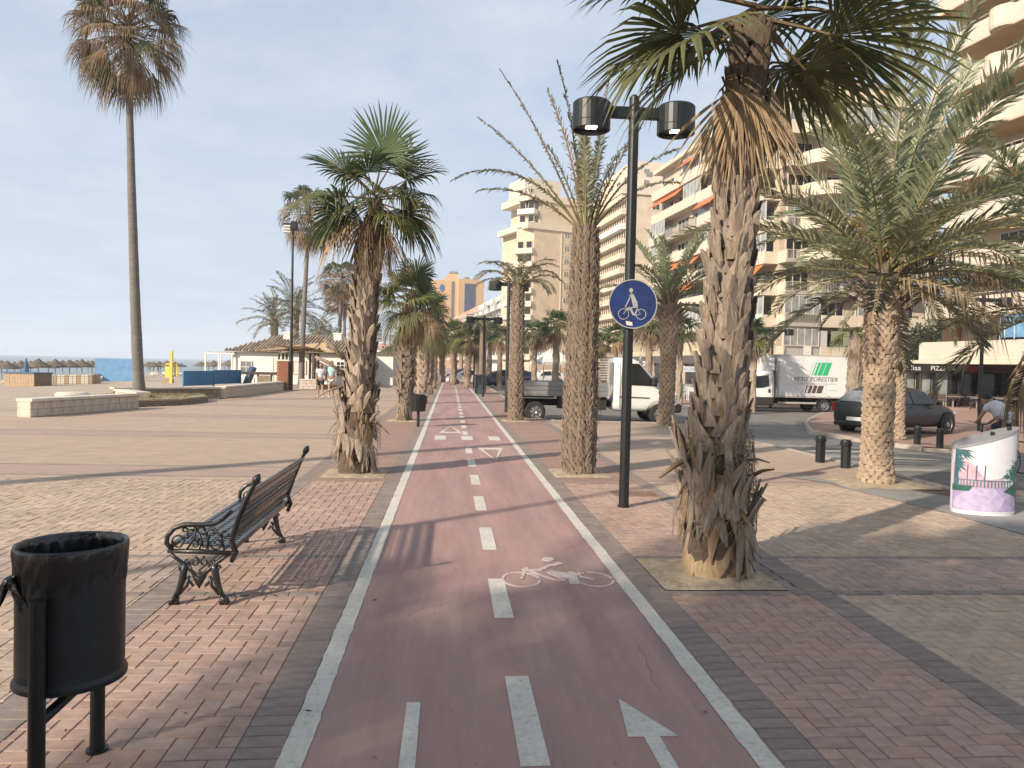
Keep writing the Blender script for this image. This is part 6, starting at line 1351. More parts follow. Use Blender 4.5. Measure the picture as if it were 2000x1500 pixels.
# dark hatchback: local +x forward
def hatch(loc, rz, label, mt, name='parked_car', L=4.0, group=None, simple=False):
    o = empty(name, loc, rz, label, 'car', group); hw = .84
    def st(x, zb, belt, top, w_, wt, zt=None): return (x, [(0.0, zb), (w_*.82, zb), (w_*.98, zb+.14), (w_, (zb+belt)/2), (w_*.97, belt), (wt, top), (wt*.9, top+.03), (0, top+.05)])
    body = [st(-1.98, .36, .60, .62, .66, .60), st(-1.93, .24, .90, .93, .80, .74), st(-1.75, .20, .95, 1.12, .84, .64), st(-1.35, .20, .95, 1.38, .85, .60), st(-.6, .20, .93, 1.44, .85, .60), st(.1, .20, .91, 1.42, .85, .60), st(.55, .20, .90, 1.24, .85, .63), st(1.0, .20, .88, .96, .85, .70), st(1.5, .20, .80, .84, .84, .70), st(1.85, .22, .66, .69, .78, .66), st(2.0, .34, .52, .54, .62, .5)]
    bd = loft(body, mt, o, 'body', 2)
    for pp in ([(-1.42, .97), (-.50, .955), (-.50, 1.33), (-1.12, 1.32), (-1.36, 1.14)], [(-.44, .955), (.72, .95), (.28, 1.30), (-.44, 1.335)]):
        for s1 in (-1, 1): b = MB(); side_poly(b, pp, .845, .665, s1); b.build('side_window', M_glassD, o)
    b = MB(); b.add([(-1.90, -.60, 1.0), (-1.90, .60, 1.0), (-1.60, .50, 1.32), (-1.60, -.50, 1.32)], [(0, 1, 2, 3)]); b.add([(-1.86, -.60, 1.0), (-1.86, .60, 1.0), (-1.56, .50, 1.30), (-1.56, -.50, 1.30)], [(3, 2, 1, 0)]); b.build('rear_window', M_glass, o)
    b = MB(); b.add([(1.03, -.66, .97), (1.03, .66, .97), (.45, .54, 1.33), (.45, -.54, 1.33)], [(0, 1, 2, 3)]); b.build('windscreen', M_glassD, o)
    for x in (-1.22, 1.26):
        for s_ in (-1, 1):
            wheel(o, (x, s_*.79, .31), .31, .20)
            b = MB(); b.stroke([(x+.37*math.cos(R(a)), .31+.37*math.sin(R(a))) for a in range(-10, 191, 12)], .05, s_*.80-.06, s_*.80+.06, Matrix(((1, 0, 0, 0), (0, 0, 1, 0), (0, 1, 0, 0), (0, 0, 0, 1)))); b.prism([(x+.36*math.cos(R(a)), .31+.36*math.sin(R(a))) for a in range(0, 360, 15)], s_*.80-.07, s_*.80+.035, Matrix(((1, 0, 0, 0), (0, 0, 1, 0), (0, 1, 0, 0), (0, 0, 0, 1)))); b.build('wheel_arch', M_plast, o)
    for s_ in (-1, 1):
        b = MB(); b.box(-1.97, -1.80, s_*.78-.07, s_*.78+.05, .70, .95, bev=.03); b.build('tail_light', M_red, o)
        b = MB(); b.box(1.68, 1.90, s_*.66-.12, s_*.66+.12, .58, .72, bev=.04); b.build('headlight', M_lampc, o)
        b = MB(); b.box(.50, .66, s_*.96-.09, s_*.96+.05, .92, 1.04, bev=.035); b.build('wing_mirror', M_plast, o)
        b = MB(); b.box(-.62, -.44, s_*.865-.012, s_*.865+.012, .84, .865); b.box(.32, .5, s_*.865-.012, s_*.865+.012, .82, .845); b.build('door_handle', mt, o)
    b = MB(); b.box(-2.02, -1.99, -.26, .26, .42, .53); b.build('number_plate', M_text, o)
    b = MB(); b.box(-2.04, -1.86, -.70, .70, .25, .40, bev=.04); b.build('bumper', mt, o)
    return o
HB_ = hatch((15.15, 24.6, drop(15.3)), R(26), 'dark hatchback parked behind the big date palm, its rear turned to the road', M_carD)
HB_.scale = (1.13, 1.1, 1.08)
# white cars and dark cars along the far road
HW = hatch((at(915, 750, 66).x, 66, -.12), R(182), 'white car parked beside the far black double lamp', M_carW)
for (px, Y, lb, r_) in ((975, 62, 'dark car parked between the far lamp and the second shaggy trunk', 4), (905, 78, 'dark car in the far row behind the white one', 0), (1000, 66, 'dark car behind the second shaggy date trunk', 2)):
    c_ = hatch((at(px, 742, Y).x, Y, -.12), R(180+r_), lb, M_carB)
hatch((at(1062, 740, 72).x, 72, -.1), R(-165), 'white car parked by the tents behind the flatbed load bed', M_carW)

# flatbed van heading right, side on
vz_ = -0.12+drop(6)*1.0
van = empty('flatbed_van', (4.95, 25.6, vz_), R(-2), 'white flatbed van with grey drop sides crossing behind the palms', 'van')
cabst = []
def cs(x, zb, belt, top, w_, wt): return (x, [(0.0, zb), (w_*.9, zb), (w_, zb+.12), (w_, (zb+belt)/2), (w_, belt), (wt, top-.06), (wt*.9, top), (0, top+.02)])
VX = 0.45
loft([cs(VX+0.0, .45, 1.30, 2.10, .93, .84), cs(VX+0.04, .38, 1.30, 2.17, .96, .86), cs(VX+.6, .38, 1.28, 2.20, .97, .86), cs(VX+.80, .38, 1.27, 2.14, .97, .85), cs(VX+1.10, .38, 1.26, 1.86, .97, .86), cs(VX+1.52, .40, 1.22, 1.34, .96, .86), cs(VX+1.80, .42, 1.08, 1.20, .94, .82), cs(VX+2.15, .46, .86, .98, .90, .78), cs(VX+2.26, .50, .74, .82, .80, .7)], M_carW, van, 'cab', 1)
for s1 in (-1, 1): b = MB(); side_poly(b, [(VX+.30, 1.28), (VX+1.48, 1.26), (VX+1.02, 1.80), (VX+.86, 1.98), (VX+.34, 2.0)], .98, .885, s1); b.build('side_window', M_glassD, van)
b = MB(); b.add([(VX+1.56, -.80, 1.30), (VX+1.56, .80, 1.30), (VX+.88, .72, 2.04), (VX+.88, -.72, 2.04)], [(0, 1, 2, 3)]); b.build('windscreen', M_glassD, van)
b = MB()
for s_ in (-1, 1): b.stroke([(VX+.22, .52), (VX+.22, 2.02)], .012, s_*.972, s_*.985, Matrix(((1, 0, 0, 0), (0, 0, 1, 0), (0, 1, 0, 0), (0, 0, 0, 1)))); b.stroke([(VX+.20, .88), (VX+1.2, .86)], .035, s_*.972, s_*.99, Matrix(((1, 0, 0, 0), (0, 0, 1, 0), (0, 1, 0, 0), (0, 0, 0, 1))))
b.box(VX+.30, VX+.40, -.995, -.975, 1.06, 1.22, bev=.008); b.box(VX+.30, VX+.40, .975, .995, 1.06, 1.22, bev=.008); b.build('door_trim', M_plast, van)
b = MB(); b.box(VX+2.02, VX+2.32, -.90, .90, .38, .68, bev=.06); b.build('bumper', M_plast, van)
for s_ in (-1, 1):
    b = MB(); b.box(VX+1.86, VX+2.16, s_*.80-.13, s_*.80+.14, .80, 1.02, bev=.05); b.build('headlight', M_lampc, van)
    b = MB(); b.box(VX+1.25, VX+1.42, s_*1.10-.10, s_*1.10+.10, 1.28, 1.55, bev=.04); b.build('wing_mirror', M_plast, van)
for x, w_ in ((VX+1.55, .22), (-2.12, .26)):
    for s_ in (-1, 1):
        wheel(van, (x, s_*.90, .34), .34, w_)
for s_ in (-1, 1):
    b = MB(); b.stroke([(VX+1.55+.41*math.cos(R(a)), .34+.41*math.sin(R(a))) for a in range(0, 181, 12)], .06, s_*.9-.08, s_*.9+.07, Matrix(((1, 0, 0, 0), (0, 0, 1, 0), (0, 1, 0, 0), (0, 0, 0, 1)))); b.build('wheel_arch', M_plast, van)
b = MB(); b.box(-2.9, VX+.2, -.40, .40, .52, .72); b.box(-2.85, -2.75, -.9, .9, .35, .9); b.box(-.3, .25, -.85, .85, .42, .90); b.box(-2.75, -1.5, -.85, .85, .80, .86); b.box(-1.35, -.5, -.8, -.3, .45, .85); b.build('chassis', M_chassis, van)
bed0, bed1 = -2.95, .28
for k_ in range(3):
    for s_ in (-1, 1):
        b = MB(); b.box(bed0, bed1, s_*1.0-.015, s_*1.0+.015, .90+k_*.145, 1.035+k_*.145, bev=.008); b.build('side_board', M_alu, van)
b = MB(); b.box(bed0, bed1, -1.0, 1.0, .86, .90); b.build('bed_floor', M_alu, van)
b = MB(); b.box(bed0-.03, bed0, -1.0, 1.0, .9, 1.34); b.build('tail_board', M_alu, van)
b = MB()
for y in (-.98, .98): b.box(bed1-.04, bed1+.02, y-.03, y+.03, .88, 2.12)
for y in (-.98, .98): b.box(bed1-.6, bed1-.56, y-.02, y+.02, .88, 2.12)
for i in range(9):
    b.box(bed1-.02, bed1, -.98, .98, 1.42+i*.085, 1.455+i*.085); b.box(bed1-.6, bed1, -.985, -.965, 1.42+i*.085, 1.45+i*.085)
b.build('headboard_rack', M_rail, van)

# refrigerated box truck heading left
tk = empty('box_truck', (at(1566, 800, 39).x, 39, -.40), R(181), 'white box truck with a green striped logo parked across the road', 'truck')
def frontal(x): return x
hb = 1.06
b = MB(); b.box(-2.05, 1.85, -1.05, 1.05, .82, 2.98, bev=.03); b.build('box_body', mat('truck_panel', (0.66, 0.655, 0.63), 0.4, 0.04, 0.7, c2=(.60, .60, .57)), tk)
b = MB()
for (x0, x1) in ((-2.07, -2.0), (1.80, 1.87)): b.box(x0, x1, -1.07, 1.07, .80, 3.0)
b.box(-2.07, 1.87, -1.065, 1.065, .78, .83); b.box(-2.07, 1.87, -1.065, 1.065, 2.96, 3.0); b.build('box_frame', M_rail, tk)
b = MB(); b.box(1.9, 2.4, -.85, .85, 2.1, 2.85, bev=.08); b.build('cooling_unit', M_carW, tk)
loft([cs(1.95, .45, 1.30, 2.10, .95, .86), cs(2.0, .38, 1.30, 2.17, .98, .88), cs(2.6, .38, 1.28, 2.20, .99, .88), cs(2.95, .38, 1.26, 2.05, .98, .86), cs(3.35, .42, 1.20, 1.45, .96, .86), cs(3.9, .46, .95, 1.08, .92, .8), cs(4.05, .50, .74, .85, .8, .7)], M_carW, tk, 'cab', 1)
for s1 in (-1, 1): b = MB(); side_poly(b, [(2.28, 1.36), (2.62, 1.26), (3.25, 1.24), (2.95, 1.85), (2.3, 1.92)], 1.0, .90, s1); b.build('side_window', M_glassD, tk)
b = MB(); b.box(2.0, 4.1, -1.0, 1.0, .36, .80, bev=.04); b.build('lower_trim', M_chassis, tk)
b = MB(); b.box(2.22, 2.34, .985, 1.01, 1.0, 1.2, bev=.02); b.box(2.22, 2.34, -1.01, -.985, 1.0, 1.2, bev=.02); b.build('door_handle', M_plast, tk)
b = MB(); b.box(-2.0, 2.0, -.4, .4, .5, .8); b.box(-1.95, -1.2, -.8, .8, .4, .82); b.box(.0, 1.6, -.9, .9, .42, .52) ; b.build('chassis', M_chassis, tk)
b = MB(); b.box(-.25, 1.85, 1.0, 1.04, .46, .55); b.box(-.25, 1.85, -1.04, -1.0, .46, .55); b.build('side_guard', M_rail, tk)
for x in (-.72, 3.3):
    for s_ in (-1, 1): wheel(tk, (x, s_*.9, .36), .36, .24)
b = MB()
for s_ in (-1, 1): b.stroke([(-.72+.47*math.cos(R(a)), .36+.45*math.sin(R(a))) for a in range(0, 181, 15)], .03, s_*.93-.13, s_*.93+.12, Matrix(((1, 0, 0, 0), (0, 0, 1, 0), (0, 1, 0, 0), (0, 0, 0, 1))))
b.build('mudguard', M_plast, tk)
# print on the side facing the promenade (local +y after the half turn)
FR = T(0, 1.056, 0) @ RZ(math.pi) @ RX(math.pi/2)      # local: x right as seen, y up
def par(x0, w_, z0, z1, sh): return [(x0, z0), (x0+w_, z0), (x0+w_+sh, z1), (x0+sh, z1)]
ox = .12
b = MB()
for x0, w_ in ((.06, .14), (.25, .24), (.53, .27)): b.prism(par(x0, w_, 1.95, 2.63, .24), 0, .004, FR)
b.prism(par(-.07, .05, 1.95, 2.63, .24), 0, .004, FR); b.prism(par(-.2, .015, 1.95, 2.63, .24), 0, .004, FR); b.build('logo', M_green, tk)
b = MB()
for x0, w_ in ((-.42, .06), (-.25, .15), (-.03, .19), (.22, .29)): b.prism(par(x0, w_, 1.03, 1.42, .12), 0, .004, FR)
b.prism(par(-.53, .02, 1.03, 1.42, .12), 0, .004, FR); b.build('logo', M_brown, tk)
for xx in (-.75, .55):
    b = MB(); b.box(xx-.006, xx+.006, 1.05, 1.056, .84, 2.95); b.build('panel_seam', M_rail, tk)
for i in range(5): b = MB(); b.box(-1.8+i*.85, -1.74+i*.85, 1.05, 1.075, .86, .90); b.build('marker_light', M_orange, tk)
for s_ in (-1, 1):
    b = MB(); b.box(3.05, 3.2, s_*1.18-.1, s_*1.18+.1, 1.45, 1.9, bev=.04); b.build('wing_mirror', M_plast, tk)
    b = MB(); b.stroke([(2.12, .85), (2.12, 1.95), (3.0, 1.95)], .012, s_*1.0, s_*1.005, Matrix(((1, 0, 0, 0), (0, 0, 1, 0), (0, 1, 0, 0), (0, 0, 0, 1)))); b.build('door_seam', M_plast, tk)
text('lettering', 'PETIT FORESTIER', .32, M_dgrey, tk, FR @ T(.18, 1.74, 0), shear=.25, fit=2.35)
text('lettering', 'alquiler de vehículos frigoríficos', .15, M_lgrey, tk, FR @ T(.18, 1.52, 0), shear=.25, fit=2.3)
b = MB(); b.prism(par(.85, .5, 1.16, 1.21, .0), 0, .004, FR); b.build('side_marking', M_lgrey, tk)
# ================================================================ BEACH SIDE
def bz(x):
    prof = [(-78, -2.4), (-60, -1.9), (-30, -0.85), (-15, -0.05), (-9.5, -0.03)]
    for (xa, za), (xb, zb) in zip(prof[:-1], prof[1:]):
        if xa <= x <= xb: return za+(zb-za)*(x-xa)/(xb-xa)
    return -0.03
def wall_run(parent, a, b_, h, th, mt, seed, cap=True, name='stone', z0=0.0, row=0.18):
    """a wall of separate stones under coping slabs, from a to b"""
    a = Vector((*a, 0)); b_ = Vector((*b_, 0)); L = (b_-a).length; ang = math.atan2((b_-a).y, (b_-a).x); r_ = random.Random(seed); M0 = T(a.x, a.y, z0) @ RZ(ang)
    core = MB(); core.box(0.01, L-0.01, -th/2+.02, th/2-.02, 0, h-.08, M0); core.build('wall_core', mt, parent)
    cache = []
    for k_ in range(6):
        mb = MB(); w_ = .26+.05*k_; mb.box(-w_/2+.006, w_/2-.006, -th/2-r_.uniform(0, .012), th/2+r_.uniform(0, .012), .006, row-.006, bev=.012); cache.append((w_, mb.mesh(name, mt)))
    z = 0
    nrow = int(round((h-.08)/row)); rh = (h-.08)/nrow
    for j in range(nrow):
        x = 0
        while x < L-.1:
            w_, me = cache[r_.randrange(6)]; k_ = 1.0
            if x+w_ > L-.08: k_ = (L-x)/w_
            o = link(name, me, None, parent); o.matrix_local = M0 @ T(x+w_*k_/2, 0, j*rh) @ Matrix.Diagonal((k_, 1, rh/row, 1)); x += w_*k_
    if cap:
        n = max(1, int(L/1.1)); mb = MB(); mb.box(-.5*L/n+.004, .5*L/n-.004, -th/2-.05, th/2+.05, 0, .085, bev=.012); me = mb.mesh('coping', M_cope)
        for i in range(n): o = link('coping', me, None, parent); o.matrix_local = M0 @ T(L*(i+.5)/n, 0, h-.08)
w1 = empty('planter_wall', (0, 0, 0), 0, 'pale stone seat wall with a white coping, nearest on the left of the promenade', 'wall')
wall_run(w1, (-11.55, 21.6), (-10.45, 26.0), .50, .42, M_stone, 1); 
w1b = empty('planter_wall', (0, 0, 0), 0, 'short white-coped wall behind the slender palm bed, meeting the sand', 'wall')
wall_run(w1b, (-12.6, 30.2), (-10.9, 28.0), .46, .4, M_stone, 2)
w2 = empty('beach_wall', (0, 0, 0), 0, 'long low stone wall between promenade and sand, running to the brick pillar', 'wall')
wall_run(w2, (-13.2, 30.8), (-9.95, 33.6), .5, .4, M_stone2, 3); wall_run(w2, (-9.9, 33.6), (-9.55, 43.6), .52, .4, M_stone, 4)
# kerbed bed round the slender palm: low brick edge, dry grass
bedp = [(-11.3, 26.0), (-9.75, 28.2), (-9.55, 30.6), (-10.3, 32.6), (-13.0, 31.0), (-13.6, 28.5)]
bp = empty('planting_bed', (0, 0, 0), 0, 'low brown-edged bed of dry grass round the tallest slender palm', 'planting bed')
for i in range(len(bedp)-2):
    (xa, ya), (xb, yb) = bedp[i], bedp[i+1]; L = math.hypot(xb-xa, yb-ya); a = math.atan2(yb-ya, xb-xa)
    wall_run(bp, (xa, ya), (xb, yb), .30, .16, M_stone2, 10+i, cap=False, name='brick', row=.085)
b = MB(); b.prism([(x*0.985-.17, y) for x, y in bedp], 0.02, .24); b.build('soil', M_pit, bp)
b = MB(); r_ = random.Random(9)
for i in range(2600):
    x, y = r_.uniform(-13.3, -9.8), r_.uniform(26.2, 32.2)
    if (y-26) < (x+11.2)*1.4 or (x > -10.2 and y > 32): continue
    h = r_.uniform(.03, .10); dx = r_.uniform(-.03, .03); b.add([(x-.012, y, .235), (x+.012, y, .235), (x+dx, y+.02, .235+h)], [(0, 1, 2)])
b.build('grass', M_grass, bp)['kind'] = 'stuff'
T1.location = (at(273, 770, 30).x, 30.0, 0.2); T1.scale = (0.84, 0.84, 0.84)
o = tag(MB().lathe([(0.001, 0), (.46, 0), (.50, .28), (.42, .34), (0.001, .35)], 20).build('stone_drum', M_cope, None, loc=(-12.2, 25.6, bz(-12.2)+.22), smooth=False), 'low round white stone drum on the sand behind the near seat wall', 'stone block')
# second bed and walls by the brick pillar
pil = empty('brick_pillar', (-9.45, 44.0, 0), 0, 'orange brick pillar with a pale cap at the end of the beach wall', 'pillar')
mb = MB(); mb.box(-.115, .115, -.06, .06, .004, .078, bev=.006); mb_ = mb.mesh('brick', M_pbrick)
b = MB(); b.box(-.29, .29, -.34, .34, 0, 1.62); b.build('core', M_stone2, pil)
for j in range(20):
    for side in range(4):
        M0 = RZ(side*math.pi/2); hw_, dd = ((.30, .35), (.35, .30))[side % 2]
        for i in range(-1, 2):
            x = i*.24+(.12 if j % 2 else 0)
            if abs(x) > hw_: continue
            o = link('brick', mb_, None, pil); o.matrix_local = M0 @ T(x*.86, -dd+.055, j*.082)
b = MB(); b.box(-.38, .38, -.42, .42, 1.64, 1.74, bev=.02); b.build('cap', M_cope, pil)
w3 = empty('planter_wall', (0, 0, 0), 0, 'small stone end wall right of the brick pillar, at the foot of the leaning palm', 'wall')
wall_run(w3, (-9.0, 46.5), (-8.0, 46.5), .6, .4, M_stone, 20)
w4 = empty('planter_wall', (0, 0, 0), 0, 'low dark brown bed edge under the shade sail', 'wall')
wall_run(w4, (-8.0, 47.0), (-6.0, 49.0), .36, .3, M_stone2, 21, cap=False)

# beach house
hut = empty('beach_house', (-16.0, 57.5, -0.2), R(-8), 'low white beach house with a brown tiled roof behind the shade sails', 'building')
hx, hy, hh = 9.5, 6.0, 2.45
b = MB(); b.box(0, hx, 0, hy, 0, hh); b.box(hx, hx+2.0, 2.0, hy, 0, hh-.1); b.build('wall', M_white, hut)
b = MB(); b.add([(-.5, -.5, hh+.05), (hx+.5, -.5, hh+.05), (hx+.5, hy+.5, hh+.05), (-.5, hy+.5, hh+.05), (2.6, hy/2, hh+1.35), (hx-2.6, hy/2, hh+1.35)], [(0, 1, 5, 4), (1, 2, 5), (2, 3, 4, 5), (3, 0, 4), (3, 2, 1, 0)]); rf = b.build('roof', M_tile, hut)
r_ = random.Random(2); tm = MB(); tm.tube([(0, 0, 0), (0, .32, .135)], [.085, .075], 6); tme = tm.mesh('tile', M_tile); tm2 = MB(); tm2.tube([(0, 0, 0), (0, .32, .135)], [.085, .075], 6); tme2 = tm2.mesh('tile', mat('roof_tile_light', (0.46, 0.37, 0.28), .85, .15, 3))
sl = 1.30/(hy/2+.5); cnt = 0
for i in range(42):
    x = -.4+i*(hx+.8)/41; lim = min(1, (x+.5)/3.1, (hx+.5-x)/3.1)
    for j in range(10):
        f = j/10.0
        if f > lim-.02: break
        if cnt < 290: o = link('tile', [tme, tme2][r_.randrange(2)], None, rf, (x, -.5+f*(hy/2+.5), hh+.09+f*1.30)); cnt += 1
for x in (3.3, 7.2):
    b = MB(); b.box(x-.3, x+.3, 2.0, 2.6, hh+.4, hh+1.6); b.box(x-.36, x+.36, 1.94, 2.66, hh+1.5, hh+1.62); b.build('chimney', M_white, rf)
def window(parent, M, w_, h_, mg=M_glassD, mf=M_frame, bars=(1, 0), name='window', t_=.05, recess=0.02):
    k_ = ('w', round(w_, 2), round(h_, 2), mg.name, mf.name, bars, t_)
    if k_ not in LEAF:
        b = MB()
        for (x0, x1, z0, z1) in ((-w_/2, -w_/2+t_, 0, h_), (w_/2-t_, w_/2, 0, h_), (-w_/2+t_, w_/2-t_, 0, t_), (-w_/2+t_, w_/2-t_, h_-t_, h_)): b.box(x0, x1, -.05, .04, z0, z1)
        for i in range(bars[0]): x = -w_/2+w_*(i+1)/(bars[0]+1); b.box(x-t_/2, x+t_/2, -.045, .03, t_, h_-t_)
        for i in range(bars[1]): z = h_*(i+1)/(bars[1]+1); b.box(-w_/2+t_, w_/2-t_, -.04, .03, z-t_/2, z+t_/2)
        g = MB(); g.box(-w_/2+t_*.5, w_/2-t_*.5, -.015, .0, t_*.5, h_-t_*.5); LEAF[k_] = (b.mesh(name, mf), g.mesh('pane', mg))
    f, g = LEAF[k_]; o = link(name, f, None, parent); o.matrix_local = M; link('pane', g, None, o); return o
for (x, w_, z, h_, mg) in ((3.4, .8, .05, 2.0, M_frame), (5.0, 1.0, .9, 1.0, M_frame), (8.2, .9, .8, 1.1, M_glassD)): window(hut, T(x, -.03, z), w_, h_, mg, M_frame, (2, 3) if mg is M_glassD else (0, 0))
window(hut, T(1.0, -.03, .9), .9, .9, M_glass, M_frame, (1, 1))
b = MB(); b.box(0.1, 1.6, -.045, -.005, .05, .6); b.build('door_step', M_cope, hut)
# white pergola at its left
pg = empty('pergola', (-18.0, 57.5, -0.3), R(-8), 'white open pergola joined to the left end of the beach house', 'pergola')
for x in (0, 1.0, 2.0):
    for y in (0, 2.5, 5): b = MB(); b.box(x-.045, x+.045, y-.045, y+.045, 0, 2.35); b.build('post', M_white, pg)
for y in (0, 2.5, 5): b = MB(); b.box(-.1, 2.2, y-.05, y+.05, 2.35, 2.47); b.build('beam', M_white, pg)
for i in range(9): b = MB(); b.box(-.1+i*.27, .0+i*.27, -.1, 5.1, 2.475, 2.53); b.build('slat', M_white, pg)
# shade sails on posts
sl_ = empty('shade_sail', (0, 0, 0), 0, 'tan shade sails stretched on dark posts before the beach house', 'shade sail')
def sail(c, sag, name='sail'):
    n = 10; b = MB()
    for i in range(n+1):
        for j in range(n+1):
            u, v = i/n, j/n; p = c[0].lerp(c[1], u).lerp(c[3].lerp(c[2], u), v); cx = Vector(((c[0]+c[1]+c[2]+c[3])/4)); e = (4*u*(1-u))*(1-4*v*(1-v))+(4*v*(1-v))*(1-4*u*(1-u)); p = p.lerp(cx, 0.16*e); p.z -= sag*(16*u*(1-u)*v*(1-v)); b.v.append(tuple(p))
    for i in range(n):
        for j in range(n): a = i*(n+1)+j; b.f.append((a, a+1, a+n+2, a+n+1))
    m_ = len(b.v); b.v += [(x, y, z-.02) for x, y, z in b.v]; b.f += [tuple(m_+q for q in reversed(f)) for f in b.f]
    return b.build(name, M_sail, sl_, smooth=True)
S1 = [at(505, 671, 52), at(598, 676, 47.5), at(660, 690, 49), at(600, 682, 55)]
S2 = [at(500, 684, 53), at(560, 674, 56), at(640, 668, 50), at(655, 688, 48)]
S3 = [at(543, 690, 49), at(565, 678, 55), at(655, 672, 54), at(618, 682, 48)]
sail(S1, .15); sail(S3, .1); sail(S2, .12)
for (px, Y) in ((545, 52), (553, 53.5), (606, 50.5), (622, 53), (560, 49.5), (614, 49)): p = at(px, 690, Y); b = MB(); b.tube([(p.x, Y, -.1), (p.x, Y, p.z)], .075 if px not in (614,) else .14, 8); b.build('post', mat('brown_post', (0.07, 0.05, 0.04), .7), sl_)
tb = empty('picnic_shelter', (at(517, 740, 52).x, 52, -.1), 0, 'brown kiosk box with a dark counter before the white beach house', 'kiosk')
b = MB(); b.box(-.45, .45, -.2, .2, 0, .75, bev=.02); b.build('box', M_stone2, tb); b = MB(); b.box(-1.5, 1.5, -.25, .25, .80, .98, bev=.02); b.box(-.5, -.4, -.1, .1, .7, .82); b.box(.4, .5, -.1, .1, .7, .82); b.build('counter', M_chair, tb)
# blue beach fence, blue screen, yellow shower post
fe = empty('blue_fence', (0, 0, 0), 0, 'low bright blue panel fence on the sand behind the long wall', 'fence')
fa, fb_ = Vector((at(358, 745, 47).x, 47.0, 0)), Vector((at(470, 740, 53).x, 53.0, 0))
for i in range(2):
    a, c = fa.lerp(fb_, i/2), fa.lerp(fb_, (i+1)/2); L = (c-a).length; an = math.atan2((c-a).y, (c-a).x); M0 = T(a.x, a.y, bz(a.x)) @ RZ(an); b = MB(); b.box(.05, L-.05, -.02, .02, .12, .98, M0); o = b.build('panel', M_blueF, fe); b = MB()
    for x in (0.0, L-.02): b.box(x-.04, x+.04, -.04, .04, 0, 1.02, M0)
    b.box(0, L, -.035, .035, .98, 1.03, M0); b.build('frame', M_blueF, fe)
b = MB(); M0 = T(fb_.x+.3, fb_.y+.3, bz(fb_.x)) @ RY(.35); b.box(-.15, .15, -.5, .5, 0, 1.3, M0, bev=.03); tag(b.build('folded_screen', M_navy, None), 'dark blue folded screen leaning at the right end of the blue fence', 'screen')
sc1 = at(262, 734, 90); pB = empty('blue_screen', (at(227, 734, 88).x, 88, bz(-38)), 0, 'large plain blue screen standing on the sand left of the slender palm', 'screen')
b = MB(); b.box(-2.3, 1.95, -.03, .03, .05, 2.75); b.build('panel', M_blueP, pB); b = MB(); b.box(1.95, 2.15, -.5, .08, .02, 2.75); b.build('side_panel', mat('blue_side', (0.10, 0.25, 0.42), .6), pB)
pB.scale = (1, 1, .93)
sh = empty('beach_shower', (at(350, 740, 72).x, 70, bz(-25)), 0, 'yellow beach shower post with two yellow boards behind the blue fence', 'shower')
b = MB(); b.box(-.12, .12, -.12, .12, 0, 2.9); b.build('post', M_yel, sh); b = MB(); b.box(-.6, -.2, .1, .2, .5, 1.6); b.box(.2, .5, .1, .2, .6, 1.55); b.box(-.55, .45, .1, .18, 1.5, 1.75); b.build('board', M_yel, sh); b = MB(); b.box(-.75, .1, -.1, .4, 0, .35); b.build('base', M_wood, sh)
kb = empty('wood_kiosk', (at(0, 735, 66).x, 70, bz(-39)), R(-20), 'low wooden hut clad in pale boards at the far left of the sand', 'kiosk')
for i in range(11): b = MB(); b.box(-1.5+i*.3, -1.22+i*.3, -.9, -.86, 0, 1.2); b.build('plank', M_wood, kb)
b = MB(); b.box(-1.5, 1.8, -.86, .9, 0, 1.2); b.build('wall', mat('hut_wall', (0.22, 0.15, 0.10), .8), kb); b = MB(); b.box(-1.6, 1.9, -1.0, 1.0, 1.2, 1.3); b.build('roof', M_navy, kb)
# straw parasols, stacked sunbeds
def parasol(loc, label, closed=False):
    o = empty('straw_parasol', loc, 0, label, 'parasol', 'straw parasols on the beach'); b = MB()
    b.lathe([(.04, 2.55), (.10, 2.5), (.35, 2.28), (.72, 2.05), (1.12, 1.80), (1.18, 1.66), (1.05, 1.72), (.5, 2.0), (.05, 2.3)], 14, fn=lambda th, z: 1+.05*math.sin(7*th+z*9)+.04*math.sin(13*th)); b.build('thatch', M_thatch, o, smooth=False)
    b = MB(); b.tube([(0, 0, 0), (0, 0, 2.3)], .05, 6); b.build('pole', M_post, o); return o
PA = parasol((-40, 78, bz(-40)), 'straw parasol in the rows on the beach, far left')
r_ = random.Random(77)
spots = []
for (px, Y) in ((75, 78), (41, 86), (108, 82), (136, 86), (160, 90), (180, 94), (14, 80), (3, 84), (95, 96), (122, 100), (150, 106), (172, 110), (60, 100), (28, 98)): spots.append((at(px, 715, Y).x, Y))
for i in range(56): px = 288+r_.uniform(0, 225); Y = r_.choice((128, 136, 145, 155, 166)); spots.append((at(px, 712, Y).x, Y))
for i in range(10): px = r_.uniform(195, 262); Y = r_.uniform(110, 140); spots.append((at(px, 712, Y).x, Y))
for i, (x, y) in enumerate(spots):
    lb = 'straw parasol in the far rows, right of the blue screen' if y > 120 else 'straw parasol in the rows left of the blue screen'
    if i == 0: PA.location = (x, y, bz(x)); PA['label'] = 'largest straw parasol, the widest thatch on the left of the beach'; continue
    copy_tree(PA, (x, y, bz(x)), r_.uniform(0, 6), lb, scale=(1, 1, r_.uniform(.92, 1.05)))
sbm = MB(); sbm.box(-.95, .5, -.3, .3, .28, .36, bev=.02); sbm.box(.5, 1.0, -.3, .3, .30, .38, T(.5, 0, .33) @ RY(-.6) @ T(-.5, 0, -.33)); 
for x in (-.85, .4): 
    for y in (-.27, .27): sbm.box(x-.03, x+.03, y-.03, y+.03, 0, .28)
sm_ = sbm.mesh('sunbed', M_bed)
